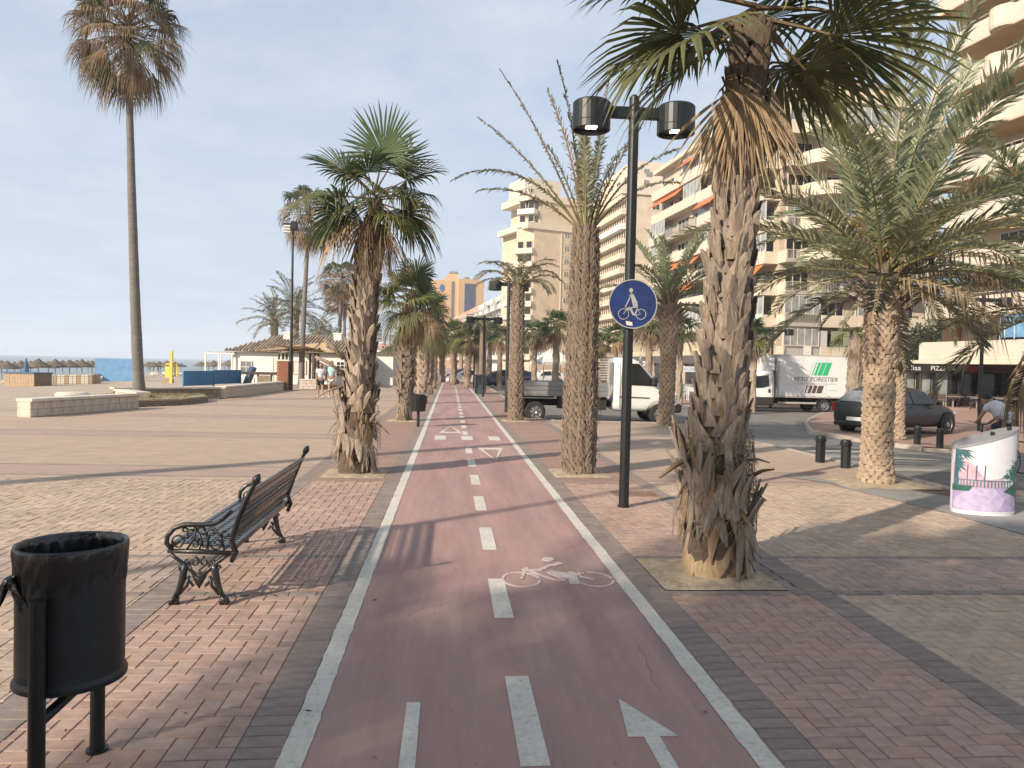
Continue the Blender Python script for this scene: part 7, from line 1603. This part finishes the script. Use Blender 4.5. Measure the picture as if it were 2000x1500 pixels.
for i in range(90):
    if i < 26: px = 92+i*6.5 if i < 16 else r_.uniform(5, 80); Y = r_.uniform(76, 84); n_ = 2
    else: px = r_.uniform(290, 505); Y = r_.uniform(118, 160)
    x = at(px, 720, Y).x; o = link('sunbed', sm_, None, None, (x, Y, bz(x)), (0, 0, r_.uniform(1.2, 1.9)), (1, 1, 1)); tag(o, 'pale sunbed among the straw parasols on the beach', 'sunbed', 'sunbeds under the parasols')
for i in range(13):
    px = 94+i*7.6; Y = 76; x = at(px, 724, Y).x; b = MB()
    for k_ in range(5): b.box(-.17, .17, -.9, .9, .06+k_*.17, .18+k_*.17, bev=.02)
    b.box(-.15, .15, -.85, .85, 0, .9); o = b.build('stacked_sunbeds', M_bed if i % 3 else M_wood, None); o.location = (x, Y, bz(x)); tag(o, 'pale stack of folded sunbeds left of the blue screen', 'sunbed stack', 'stacks of folded sunbeds')
o = empty('closed_umbrella', (at(51, 722, 70).x, 70, bz(-38)), 0, 'closed navy umbrella standing between the straw parasols', 'umbrella'); b = MB(); b.lathe([(.05, 2.45), (.14, 2.1), (.26, 1.2), (.22, .8), (.04, .7)], 9); b.build('cloth', M_navy, o); b = MB(); b.tube([(0, 0, 0), (0, 0, 2.5)], .03, 6); b.build('pole', M_post, o)

# ================================================================ BUILDINGS
PI = math.pi
def clump(b, c, s, n, r_, leaf=.25):
    for i in range(n):
        p = Vector((r_.gauss(0, .45), r_.gauss(0, .45), r_.gauss(0, .4)))*s+Vector(c); a = Vector((r_.uniform(-1, 1), r_.uniform(-1, 1), r_.uniform(-1, 1))).normalized()*leaf; q = a.cross(Vector((r_.uniform(-1, 1), r_.uniform(-1, 1), 1))).normalized()*leaf*.6; b.add([p-a, p+q, p+a, p-q], [(0, 1, 2, 3)])
def facade(root, M, L, z0, h, n, kind, rs, bal=1.1, cfg=None, zfront=None, mats_=None, dens=3.0, skip=()):
    """M: local frame, x along the facade, y outward. n floors."""
    cfg = cfg or {}; wall_, par_ = mats_ or (M_wall, M_wallY)
    for k_ in range(n):
        z = z0+k_*h
        if k_ in skip: continue
        if kind == 'balcony':
            d = bal*(cfg.get('step', [1])[k_ % len(cfg.get('step', [1]))])
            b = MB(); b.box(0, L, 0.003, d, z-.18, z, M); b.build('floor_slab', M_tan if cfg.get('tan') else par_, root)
            ph = cfg.get('ph', .95); segs = cfg.get('segs', 1)
            for s_ in range(segs):
                x0, x1 = L*s_/segs, L*(s_+1)/segs; solid = cfg.get('solid', 1.0)
                if rs.random() < solid: b = MB(); b.box(x0+.02, x1-.02, d-.12, d+.012, z-.16, z+ph, M, bev=.02); b.build('parapet', par_, root)
                else:
                    b = MB(); b.box(x0+.02, x1-.02, d-.12, d+.012, z-.16, z+.18, M); m_ = int((x1-x0)/.16)
                    for i in range(m_): xx = x0+.08+i*.16; b.box(xx-.015, xx+.015, d-.07, d-.04, z+.18, z+ph, M)
                    b.box(x0, x1, d-.08, d-.03, z+ph, z+ph+.05, M); b.build('railing', M_rail, root)
            b = MB(); b.box(-.005, .12, .004, d, z-.16, z+ph, M); b.box(L-.12, L+.005, .004, d, z-.16, z+ph, M); b.build('side_parapet', par_, root)
            m_ = max(1, int(L/dens))
            for i in range(m_):
                xc = L*(i+.5)/m_; w_ = L/m_*.66; q = rs.random()
                mg = M_glassD if q < .5 else (M_glass if q < .8 else M_glaze)
                window(root, M @ T(xc, .02, z+.05) @ RZ(PI) , w_, h-.65, mg, M_frame, (2, 0), t_=.09)
                if rs.random() < .3: b = MB(); xx = xc+L/m_*.42; b.box(xx-.35, xx+.35, .003, .35, z+h-1.0, z+h-.45, M, bev=.03); b.build('air_conditioner', M_frame, root)
                if rs.random() < .16: b = MB(); xx = xc+rs.uniform(-.3, .3)*L/m_; b.box(xx-.4, xx+.4, d+.014, d+.03, z+.1, z+ph+.02, M); b.build('towel', rs.choice((M_blueP, M_orange, M_white, M_mint, M_txtred)), root)
                if rs.random() < .2: b = MB(); clump(b, M @ Vector((xc+rs.uniform(-.4, .4)*L/m_, d-.25, z+ph+.15)), .35, 40, rs, .1); b.build('balcony_plant', M_bush, root)
                if q > cfg.get('glz', 2): window(root, M @ T(xc, d-.15, z+ph+.02) @ RZ(PI), L/m_*.97, h-.2-ph-.05, M_glaze, M_frame, (4, 0), name='glazed_balcony', t_=.07)
                if rs.random() < cfg.get('aw', 0):
                    aw = empty('awning', (0, 0, 0)); aw.parent = root; b = MB(); x0, x1 = xc-L/m_*.45, xc+L/m_*.45; b.add([tuple(M @ Vector(p)) for p in [(x0, d-.3, z+h-.25), (x1, d-.3, z+h-.25), (x1, d+.65, z+h-1.2), (x0, d+.65, z+h-1.2), (x0, d-.3, z+h-.32), (x1, d-.3, z+h-.32), (x1, d+.65, z+h-1.27), (x0, d+.65, z+h-1.27)]], [(0, 1, 2, 3), (7, 6, 5, 4), (3, 2, 6, 7), (0, 3, 7, 4), (1, 5, 6, 2)]); b.build('awning_cloth', rs.choice(cfg.get('awm', [M_orange])), aw)
        elif kind == 'windows':
            m_ = max(1, int(L/dens))
            for i in range(m_):
                if cfg.get('gap') and i % 2: continue
                w_ = cfg.get('w', 1.3); window(root, M @ T(L*(i+.5)/m_, .03, z+cfg.get('sill', 1.0)) @ RZ(PI), w_, cfg.get('wh', 1.2), M_glass if rs.random() < .6 else M_glassD, M_frame, (1, 0), t_=.08)
        elif kind == 'strip':      # continuous parapet band with dark openings between piers
            b = MB(); b.box(0, L, .003, bal, z-.2, z+.95, M, bev=.03); b.build('parapet', par_ if not (k_ in cfg.get('white', ())) else M_white, root)
            m_ = int(L/1.5)
            for i in range(m_):
                window(root, M @ T(L*(i+.5)/m_, .03, z+.95) @ RZ(PI), .95, h-1.2, M_glassD, wall_, (0, 0), t_=.10)
def frame_at(x, y, ang, rz_out=1): return T(x, y, 0) @ RZ(ang)
rs = random.Random(1)
def mass(root, M, L, D, z0, z1, mt, name='wall'):
    b = MB(); b.box(0, L, -D, 0, z0, z1, M); return b.build(name, mt, root)
# Side facade: local x runs away from the camera, outward = towards the sea (left). RZ(95.7deg): x=( -.1,1), y=(-1,-.1)
AW = R(95.7)
# ---- building B
BB = empty('apartment_block', (0, 0, 0), 0, 'large cream apartment block with stepped terraces and orange awnings, behind the box truck', 'building')
MB_side = frame_at(30.4, 69, AW); MB_front = frame_at(45.0, 67.6, R(180+5.7))   # front: x runs left, y outward towards camera? fixed below
zb0 = -.5
mass(BB, MB_side, 30, 17, zb0, 27.2, M_wall)
facade(BB, MB_side @ T(0, 0, 0), 30, 6.05, 2.95, 7, 'balcony', rs, bal=1.5, cfg=dict(segs=6, solid=.75, aw=.22, awm=[M_orange, M_orange, M_orange], glz=.62, step=[1, 1.12, .95]), dens=5.0)
# front facing the camera: frame x to the right, y towards the camera
MF = T(30.4, 69, 0) @ RZ(R(5.7)) @ Matrix.Diagonal((1, -1, 1, 1))
facade(BB, MF, 15, 3.15, 2.95, 8, 'balcony', rs, bal=1.3, cfg=dict(segs=4, solid=.55, glz=.55, aw=.0, step=[1, 1.05]), dens=3.7)
# curtains on the lowest glazed floor
for i, m_ in enumerate((M_curtain, M_curtain, M_curtG, M_curtG)): b = MB(); x0 = .4+i*2.3; b.box(x0, x0+1.9, 1.02, 1.05, 3.2, 5.6, MF); b.build('curtain', m_, BB)
mass(BB, MB_side @ T(3, -3, 0), 20, 12, 27.2, 30.2, M_wall, 'roof_storey')
b = MB(); b.box(-.4, 30.4, -17.4, 1.2, 27.2, 27.75, MB_side, bev=.05); b.build('cornice', M_wallY, BB)
b = MB(); b.box(2.8, 23.2, -15.2, -2.6, 30.2, 30.5, MB_side); b.build('roof_tiles', M_tile, BB)
# rounded terraces at the top right of it
for k_ in range(5):
    z = 12+k_*2.95; b = MB(); b.lathe([(2.6, z-.2), (2.6, z+1.0), (2.45, z+1.0), (2.45, z)], 20, c=(34.5, 67.9)); b.lathe([(0.01, z-.18), (2.55, z-.19)], 20, c=(34.5, 67.9)); b.build('round_terrace', M_wallY, BB)
# lower street floor of B: shops
def shopfront(root, M, L, z0, z1, m_, signs, fascia=M_fasc):
    b = MB(); b.box(0, L, .02, .06, z0, z1-.7, M); b.build('shop_glass', M_glassD, root)
    for i in range(m_+1): x = L*i/m_; b = MB(); b.box(max(0, x-.12), min(L, x+.12), .02, .3, z0, z1-.65, M); b.build('pillar', M_wallY, root)
    b = MB(); b.box(0, L, .05, .5, z1-.75, z1, M); b.build('fascia', fascia, root)
shopfront(BB, MB_side, 30, zb0, 3.0, 7, None, mat('shop_fascia', (0.32, 0.27, 0.22), .8))
shopfront(BB, MF, 15, zb0, 2.6, 4, None, mat('shop_fascia2', (0.40, 0.34, 0.26), .8))
# shop signs
def sign_board(px, py, Y, w_, h_, txt, mb_, mt_, lb, size=None, fit=None, rz=0):
    p = at(px, py, Y); o = empty('shop_sign', p, rz, lb, 'shop sign'); b = MB(); b.box(-w_/2, w_/2, -.03, .03, -h_/2, h_/2, bev=.01); b.build('board', mb_, o)
    if txt: text('lettering', txt, size or h_*.8, mt_, o, T(0, -.034, 0) @ RX(PI/2), fit=fit or w_*.85)
    return o
sign_board(1341, 721, 58, 1.7, .42, 'CERVECERIA', M_white, M_txtblue, 'white shop sign with blue capitals behind the small fan palm')
sign_board(1250, 710, 62, 2.2, .42, 'RESTAURANTE', M_white, M_txtblue, 'long pale sign with blue letters right of the lamp pole')
sign_board(1058, 692, 72, 1.2, .35, 'BAR', M_text, M_dgrey, 'small white sign on the dark shop front behind the first date trunks')
tj = empty('street_sign', (at(1222, 718, 33).x, 33, -.2), 0, 'blue square traffic sign half behind the near lamp pole', 'road sign'); b = MB(); b.box(-.45, .2, -.02, .02, 1.85, 2.25); b.build('plate', M_txtblue, tj); b = MB(); b.tube([(0, 0.05, 0), (0, 0.05, 2.3)], .035, 8); b.build('post', M_rail, tj)
# terraces in front: tents, umbrellas, white chairs
def tent(px, Y, s, lb):
    p = at(px, 730, Y); o = empty('white_tent', (p.x, Y, drop(p.x)-.1), .3, lb, 'tent', 'white pointed tents by the shops'); b = MB(); b.add([(-s, -s, 2.2), (s, -s, 2.2), (s, s, 2.2), (-s, s, 2.2), (0, 0, 3.5), (-s, -s, 1.95), (s, -s, 1.95), (s, s, 1.95), (-s, s, 1.95)], [(0, 1, 4), (1, 2, 4), (2, 3, 4), (3, 0, 4), (5, 6, 1, 0), (6, 7, 2, 1), (7, 8, 3, 2), (8, 5, 0, 3)]); b.build('canopy', M_white, o)
    for x in (-s, s):
        for y in (-s, s): b = MB(); b.tube([(x, y, 0), (x, y, 2.2)], .04, 6); b.build('post', M_rail, o)
tent(1078, 66, 1.5, 'white pointed tent behind the flatbed, left of the shaggy trunk')
def closed_parasol(px, Y, lb):
    p = at(px, 730, Y); o = empty('closed_umbrella', (p.x, Y, drop(p.x)), 0, lb, 'umbrella', 'closed umbrellas before the shops'); b = MB(); b.lathe([(.03, 2.7), (.10, 2.5), (.22, 1.5), (.16, 1.15), (.02, 1.1)], 8); b.build('cloth', M_cope, o); b = MB(); b.tube([(0, 0, 0), (0, 0, 2.8)], .03, 6); b.build('pole', M_rail, o)
closed_parasol(1251, 48, 'closed cream umbrella right of the lamp pole behind the flatbed')
closed_parasol(1273, 52, 'closed cream umbrella farther back, left of the kerbside date trunk')
def chair_mesh(mt, key):
    b = MB()
    for x in (-.2, .2):
        for y in (-.2, .2): b.box(x-.018, x+.018, y-.018, y+.018, 0, .45 if y < 0 else .85)
    b.box(-.23, .23, -.23, .23, .43, .47); b.box(-.22, .22, .18, .22, .55, .86); b.box(-.23, -.2, -.2, .2, .62, .66); b.box(.2, .23, -.2, .2, .62, .66); return b.mesh('chair', mt)
cw = chair_mesh(mat('white_chair', (0.66, .66, .64), .6), 1); cbn = chair_mesh(M_chair, 2)
r_ = random.Random(5)
for i in range(12): px = r_.uniform(1318, 1375) if i < 9 else r_.uniform(1280, 1300); Y = r_.uniform(47, 52); p = at(px, 760, Y); o = link('chair', cw, None, None, (p.x, Y, drop(p.x)), (0, 0, r_.uniform(0, 6))); tag(o, 'white cafe chair under the blue shop sign', 'chair', 'white cafe chairs')
b = MB(); b.box(-2.2, 2.2, -.03, .03, .1, .95) ; o = b.build('terrace_screen', M_glaze, None); o.location = (at(1348, 760, 53).x, 53.5, drop(16)); tag(o, 'low glass screen behind the white cafe chairs', 'screen')
# ---- restaurant under building A
RS = empty('restaurant_terrace', (0, 0, 0), 0, 'glazed pizzeria terrace with a long black fascia behind the dark hatchback', 'restaurant')
gz = -.40
MR = T(24.7, 46, 0) @ Matrix.Diagonal((1, -1, 1, 1))
b = MB(); b.box(0, 9.0, -.4, .35, 1.85, 2.42, MR, bev=.01); b.build('fascia', M_fasc, RS)
b = MB(); b.box(9.0, 16, -.4, 1.2, 1.95, 2.35, MR, bev=.01); b.build('fascia', mat('brown_fascia', (0.08, 0.05, 0.045), .6), RS)
for (s, x, sz, mt_, fit_) in (('RISTORANTE', 1.05, .34, M_text, 1.7), ('Mona lisa', 3.9, .44, M_text, 2.0), ('PIZZERIA', 6.4, .40, M_text, 1.65)): text('lettering', s, sz, mt_, RS, T(24.7+x, 45.64, 2.13) @ RX(PI/2), fit=fit_)
b = MB(); b.box(7.75, 8.7, .352, .372, 1.98, 2.33, MR); b.build('sign_panel', M_txtred, RS); text('lettering', 'TAKE AWAY', .26, M_brown, RS, T(24.7+8.22, 45.62, 2.15) @ RX(PI/2), fit=.85)
for i, x in enumerate((0.05, 1.9, 3.9, 4.9, 6.0, 7.7, 9.0, 10.6)): b = MB(); b.box(x-.07, x+.07, .0, .14, gz, 1.9, MR); b.build('post', M_fasc, RS)
for (x0, x1, mt_) in ((.1, .9, M_wallY), (.95, 1.75, M_curtG), (2.0, 3.8, M_wallY), (4.0, 4.85, M_glaze), (4.95, 5.35, mat('cream_panel', (.60, .5, .3), .7)), (5.4, 5.95, M_glaze), (6.05, 7.1, M_glaze), (7.1, 7.65, M_glassD), (7.8, 8.9, M_glassD), (9.1, 10.5, M_glassD), (10.7, 16, M_dark)):
    b = MB(); b.box(x0, x1, -.25, -.2, gz, 1.85, MR); b.build('glass_panel', mt_, RS)
mass(RS, T(24.7, 46.6, 0) @ Matrix.Diagonal((1, 1, 1, 1)) @ T(0, 6, 0), 16, 5.6, gz, 2.3, M_dark, 'inner_wall')
for i in range(34):
    x = r_.uniform(29.5, 38.5); y = r_.uniform(39.5, 45); o = link('chair', cbn, None, None, (x, y, drop(x)), (0, 0, r_.uniform(0, 6))); tag(o, 'brown terrace chair before the pizzeria, behind the dark hatchback', 'chair', 'brown terrace chairs')
tm_ = MB(); tm_.box(-.4, .4, -.4, .4, .72, .75); tm_.tube([(0, 0, 0), (0, 0, .72)], .04, 6); tm_.box(-.25, .25, -.03, .03, 0, .03); tm_.box(-.03, .03, -.25, .25, 0, .03); tme_ = tm_.mesh('table', M_tableT)
for i in range(12): x = 30+(i % 6)*1.5; y = 40.6+(i//6)*2.4; o = link('table', tme_, None, None, (x, y, drop(x))); tag(o, 'square terrace table before the pizzeria', 'table', 'terrace tables')
# ---- building A
BA = empty('apartment_block', (0, 0, 0), 0, 'cream apartment block at the right edge with long slanting white balconies over the pizzeria', 'building')
MA = frame_at(32.6, 40.5, R(98))      # x away, y to the left
mass(BA, MA @ T(0, -2.5, 0), 8.6, 20, 2.45, 30, M_wall)
mass(BA, MA @ T(-14, -3.5, 0), 14, 20, 2.45, 30, M_wall)
rs2 = random.Random(5)
for k_, z in enumerate((2.95, 5.65, 8.6, 11.4, 14.2, 17.0, 19.8, 22.6, 25.4)):
    d = (0.1, .3, .0, -.2, .2, 0, .25, 0, .2)[k_]; x1 = (8.2, 7.6, 7.4, 6.6, 7.8, 6.4, 7.8, 6.6, 7.6)[k_]
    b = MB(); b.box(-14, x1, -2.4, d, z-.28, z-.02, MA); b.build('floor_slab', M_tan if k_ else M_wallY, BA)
    b = MB(); b.box(-14, x1, d-.14, d+.02, z-.25, z+.92, MA, bev=.03); b.build('parapet', M_wallW, BA)
    b = MB(); b.box(x1-.14, x1+.02, -2.4, d-.15, z-.25, z+.92, MA, bev=.03); b.build('end_parapet', M_wallW, BA)
    if k_ in (5, 6, 7): b = MB(); b.lathe([(.01, z-.26), (.8, z-.24), (.85, z-.1), (.85, z+.98), (.7, z+.98)], 16, MA @ T(2.6, d-.25, 0)); b.build('round_bay', M_wallY, BA)
    if k_:
        b = MB(); b.tube([(MA @ Vector((-14, d+.05, z+1.1))), (MA @ Vector((x1, d+.05, z+1.1)))], .03, 6); b.build('rail', M_rail, BA)
    for i in range(5): window(BA, MA @ T(-10+i*3.4, -2.48 if i > 2 else -2.9, z+.05) @ RZ(PI), 2.0, 2.1, M_glassB if k_ in (1,) else M_glassD, M_frame, (2, 0), t_=.08)
# blue glazed balcony and blue awning
b = MB(); b.lathe([(1.5, 4.0), (1.5, 5.35)], 20, MA @ T(1.0, -1.2, 0)); b.build('blue_glazing', M_glassB, BA)
b = MB()
for i in range(14): a = 2*PI*i/14; b.box(1.5*math.cos(a)-.02, 1.5*math.cos(a)+.02, 1.5*math.sin(a)-.02, 1.5*math.sin(a)+.02, 3.9, 5.35, MA @ T(1.0, -1.2, 0))
b.build('glazing_bars', M_frame, BA)
for (x0, x1, z, mt_) in ((3.6, 7.4, 8.0, M_blueA), (-2, 1.0, 10.9, M_yellowA)):
    aw = empty('awning', (0, 0, 0)); aw.parent = BA; b = MB(); b.add([tuple(MA @ Vector(p)) for p in [(x0, -.6, z+.3), (x1, -.6, z+.3), (x1, .5, z-.55), (x0, .5, z-.55), (x0, -.6, z+.22), (x1, -.6, z+.22), (x1, .5, z-.63), (x0, .5, z-.63)]], [(0, 1, 2, 3), (7, 6, 5, 4), (3, 2, 6, 7), (0, 3, 7, 4), (1, 5, 6, 2)]); b.build('awning_cloth', mt_, aw)
mass(BA, T(33.4, 49.3, 0) @ RZ(R(8)), 3, 1.2, 2.9, 5.4, mat('brick_pier', (0.42, .25, .13), .85), 'brick_pier')
b = MB(); b.box(-14, 9.2, -10, 1.3, 2.42, 2.66, MA); b.build('canopy_slab', M_wallY, BA)
# shrubs and slope between the blocks
hl = MB(); hl.add([(41, 92, -.5), (62, 90, -.5), (62, 92, 9.5), (41, 98, 9.0), (44, 120, 9.5), (70, 120, 10)], [(0, 1, 2, 3), (3, 2, 5, 4)]); hl.build('hillside', mat('slope_earth', (0.50, 0.38, 0.25), .9, .12, .3), None, kind='structure')
b = MB(); r_ = random.Random(3)
for (px, py, Y, s) in ((1800, 655, 68, 1.2), (1812, 672, 66, 1.3), (1830, 650, 70, 1.0), (1850, 640, 74, 1.0), (1800, 690, 64, 1.2), (1870, 645, 76, .9), (1822, 690, 64, 1.0)): p = at(px, py, Y); clump(b, p, s, 420, r_)
o = b.build('bush', M_bush, None); o['kind'] = 'stuff'; tag(o, 'dark green shrubs on the slope between the two right-hand blocks', 'bushes')
# ---- tower C1
C1 = empty('tower_block', (0, 0, 0), 0, 'tall cream tower with a plain end wall and corner balconies, left one of the pair', 'building')
M1 = T(17.6, 165, 0) @ RZ(R(22)) @ Matrix.Diagonal((1, -1, 1, 1))   # front, x right, y towards camera
def mass2(root, M, L, D, z0, z1, mt, name='wall'): b = MB(); b.box(0, L, -D, 0, z0, z1, M); b.f = [tuple(reversed(f)) for f in b.f]; return b.build(name, mt, root)
mass2(C1, M1, 14, 16, 0, 32.3, M_wall); mass2(C1, M1 @ T(1.5, -.6, 0), 12, 14, 32.3, 39.0, M_wall); mass2(C1, M1 @ T(-1.5, -2.0, 0), 9, 8, 39.0, 43.0, M_wallY, 'roof_house')
rs3 = random.Random(8)
b = MB(); b.box(-1.8, 14.3, -15, .35, 31.6, 32.9, M1); b.box(-1.4, 13.6, -14, -.2, 37.8, 39.3, M1); b.build('cornice', M_wallY, C1)
M1s = T(17.6, 165, 0) @ RZ(R(22)) @ RZ(R(125)) # corner balconies running away to the left
for k_ in range(14):
    z = 3.2+k_*2.9
    if 29 < z < 31.5: continue
    if z > 39: break
    L = 4.6 if z < 32 else 4.2; off = 0 if z < 32 else -.6
    b = MB(); b.box(0, L, -6, .9+off, z-.2, z+.95, M1s, bev=.02); b.build('parapet', M_wallY if k_ != 11 else M_white, C1)
    for i in range(2): window(C1, M1s @ T(1.2+i*2.1, off+.0, z+.98) @ RZ(PI), 1.5, 1.6, M_glassD, M_wall, (0, 0), t_=.1)
mass(C1, M1s @ T(.2, -.1, 0), 4.2, 4, 0, 32, M_wall)
for k_ in range(10):
    z = 3.4+k_*2.9; window(C1, M1 @ T(8.3, .03, z+.8), 1.4, 1.3, M_glass, M_frame, (1, 0), t_=.1); b = MB(); b.box(6.9, 10, .003, .10, z+2.45, z+2.62, M1); b.build('string_course', M_wallY, C1)
b = MB(); b.box(6.75, 6.95, .003, .15, 3, 31.5, M1); b.build('pilaster', M_wallY, C1)
b = MB()
for i in range(6): b.tube([M1s @ Vector((.5+i*.7, .1, 38.9)), M1s @ Vector((.5+i*.7, .1, 41.4))], .06, 5)
b.tube([M1s @ Vector((0, .1, 41.4)), M1s @ Vector((4.2, .1, 40.2))], .08, 5); b.build('roof_rail', M_white, C1)
# ---- tower C2
C2 = empty('tower_block', (0, 0, 0), 0, 'tall cream tower with long parallel balcony bands, directly behind the lamp pole', 'building')
M2s = frame_at(34.0, 148, AW); mass(C2, M2s, 27, 18, 0, 37.5, M_wall)
facade(C2, M2s, 27, 3.2, 2.9, 12, 'strip', rs3, bal=1.1, cfg=dict(white=(9,)))
M2f = T(34.0, 148, 0) @ RZ(R(5.7)) @ Matrix.Diagonal((1, -1, 1, 1)); facade(C2, M2f, 12, 3.2, 2.9, 12, 'windows', rs3, dens=2.2, cfg=dict(w=1.5, wh=1.3, gap=True))
b = MB(); b.box(-.4, 27, -18, 1.3, 36.0, 37.8, M2s); b.build('cornice', M_wallY, C2)
mass(C2, M2s @ T(2, -1.5, 0), 22, 14, 37.8, 43.2, M_wallY, 'roof_storey')
for k_ in range(2): 
    window(C2, M2f @ T(4.5, -.0-1.47, 38.4+k_*2.2), 1.2, 1.0, M_glass, M_frame, (1, 0))
for k_ in range(3): window(C2, M2s @ T(5+k_*5, -1.46, 38.5) @ RZ(PI), 2.6, 2.2, M_glassD, M_frame, (1, 0), t_=.1)
mass(C2, M2s @ T(27, -6, 0), 8, 14, 0, 36, mat('brown_render', (.42, .30, .19), .85), 'rear_wing')
# ---- low row D: white, then pink blocks
rs4 = random.Random(4)
D_1 = empty('apartment_block', (0, 0, 0), 0, 'white and cream low block with blue glazing, stepping towards the far end of the street', 'building')
MD = frame_at(13.6, 176, R(96.3)); mass(D_1, MD, 52, 12, 0, 19.2, M_white); facade(D_1, MD, 52, 3.2, 3.1, 5, 'balcony', rs4, bal=1.6, cfg=dict(segs=10, solid=.55, aw=.15, awm=[M_blueA, M_cope, M_orange], glz=.85, step=[1, .8, 1.15]), mats_=(M_white, M_white), dens=4.5)
D_2 = empty('apartment_block', (0, 0, 0), 0, 'salmon pink low block with white balcony fronts under the orange hotel', 'building')
MD2 = frame_at(7.9, 228, R(96.3)); mass(D_2, MD2, 75, 14, 0, 19.4, M_pinkb); facade(D_2, MD2, 75, 3.2, 3.1, 5, 'balcony', rs4, bal=1.7, cfg=dict(segs=12, solid=.7, aw=.12, awm=[M_orange, M_cope], step=[1, .85]), mats_=(M_pinkb, mat('pink_white', (.66, .52, .44), .8)), dens=5.5)
D_3 = empty('shop_row', (0, 0, 0), 0, 'dark ground floor shop row with a plain upper storey behind the tents', 'building')
MD3 = frame_at(22.5, 66, AW); mass(D_3, MD3, 36, 6, -.3, 3.0, M_dark); shopfront(D_3, MD3, 36, -.3, 3.0, 9, None, mat('taupe_fascia', (.12, .10, .095), .7)); mass(D_3, MD3 @ T(0, -1, 0), 36, 5, 3.0, 3.6, M_wall, 'upper_wall')
# ---- orange hotel
HO = empty('hotel', (0, 0, 0), 0, 'orange hotel tower with a dark glass panel at the end of the street', 'building')
MH = T(-7.8, 330, 0) @ Matrix.Diagonal((1, -1, 1, 1)) @ RZ(R(-6))
mass2(HO, MH, 10.5, 15, 0, 38, M_hotel); mass2(HO, T(2.7, 329, 0) @ RZ(R(14)) @ Matrix.Diagonal((1, -1, 1, 1)), 11.5, 15, 0, 38.6, M_hotel)
b = MB(); b.prism([(3.8, 38), (10.4, 38), (10.4, 40.8), (6.2, 40.8)], -12, -.2, MH @ RX(PI/2) @ Matrix.Diagonal((1, 1, -1, 1)) if False else T(-7.8, 331, 0) @ RX(PI/2) @ Matrix.Diagonal((1, 1, 1, 1))); b.build('gable', M_hotel, HO)
MHf = T(2.7, 329, 0) @ RZ(R(14)) @ Matrix.Diagonal((1, -1, 1, 1))
b = MB(); b.box(2.8, 7.4, .0, .3, 16, 36.6, MHf); b.build('glass_panel', mat('hotel_glass', (.05, .07, .12), .3), HO)
b = MB()
for i in range(12): b.box(2.8, 7.4, .3, .36, 17+i*1.6, 17.15+i*1.6, MHf)
b.build('glazing_bars', M_navy, HO)
b = MB(); b.box(7.6, 8.7, .0, .25, 20, 37.5, MH); b.build('window_strip', mat('hotel_strip', (.13, .14, .19), .4), HO)
b = MB(); b.lathe([(0.01, 0), (1.0, 0.0)], 18, MH @ T(3.4, .3, 34.5) @ RX(PI/2) @ Matrix.Diagonal((1, 1.6, 1, 1))); b.lathe([(1.0, 0.0), (1.0, .2)], 18, MH @ T(3.4, .3, 34.5) @ RX(PI/2) @ Matrix.Diagonal((1, 1.6, 1, 1))); b.build('emblem', mat('hotel_blue', (.06, .12, .35), .5), HO)
b = MB(); b.box(2.2, 5.6, .0, .25, 29.6, 30.5, MH); b.build('name_band', M_navy, HO)
for i, (x, w_, z) in enumerate(((8.2, 4.2, 40.8), (14, 2.4, 38.6), (18, 2.4, 38.6))): b = MB(); b.box(-7.8+x-w_/2, -7.8+x+w_/2, 334, 338, z, z+1.5, bev=.5); b.build('roof_plant', mat('roof_grey', (.22, .22, .2), .8), HO)
# ---- striped tower and small far buildings
ST = empty('tower_block', (-53, 500, 0), R(-20), 'distant white tower with dark stripes right of the near bark trunk', 'building')
b = MB(); b.box(-4, 5, 0, 8, 0, 25.5); b.box(-1, 3.5, 1, 7, 25.5, 27.5); b.build('wall', mat('far_dark', (.16, .16, .17), .7), ST)
for i in range(9): b = MB(); b.box(-4.4, 5.4, -.5, 8, 1.5+i*2.7, 2.95+i*2.7); b.build('balcony_band', M_white, ST)
for (px, py, Y, w_, h_, mt_, lb) in ((752, 690, 460, 12, 13, M_pinkb, 'distant pale pink house behind the far palms'), (776, 690, 380, 9, 15.5, mat('far_grey', (.2, .2, .18), .7), 'distant grey block with a light top floor behind the far palms'), (760, 700, 420, 14, 8.5, M_white, 'distant white house low behind the far palms')):
    p = at(px, py, Y); o = empty('distant_building', (p.x, Y, 0), 0, lb, 'building'); b = MB(); b.box(-w_/2, w_/2, 0, 10, 0, h_); b.build('wall', mt_, o); b = MB(); b.box(-w_/2-.3, w_/2+.3, -.3, 10.3, h_, h_+.8); b.build('roof', M_white if mt_ is not M_white else M_tile, o)
    for i in range(4):
        for j in range(int(h_/3.2)): window(o, T(-w_/2+w_*(i+.5)/4, -.05, 1+j*3), w_/4*.55, 1.5, M_glassD, M_frame, (0, 0), t_=.12)

# ---------------------------------------------------------------- sea haze
hb = MB(); hb.box(-1550, 700, -90, 2400, -5.5, 60)
hz = hb.build('haze', None, None, kind='stuff'); hz.data.materials.clear()
hm = bpy.data.materials.new('haze'); hm.use_nodes = True; hn = hm.node_tree; hn.nodes.clear(); ho = hn.nodes.new('ShaderNodeOutputMaterial'); pv = hn.nodes.new('ShaderNodeVolumePrincipled')
pv.inputs['Color'].default_value = (0.93, 0.96, 1.0, 1); pv.inputs['Density'].default_value = 0.0005; pv.inputs['Anisotropy'].default_value = 0.2; hn.links.new(pv.outputs[0], ho.inputs['Volume']); hz.data.materials.append(hm)
sc.cycles.volume_bounces = 1
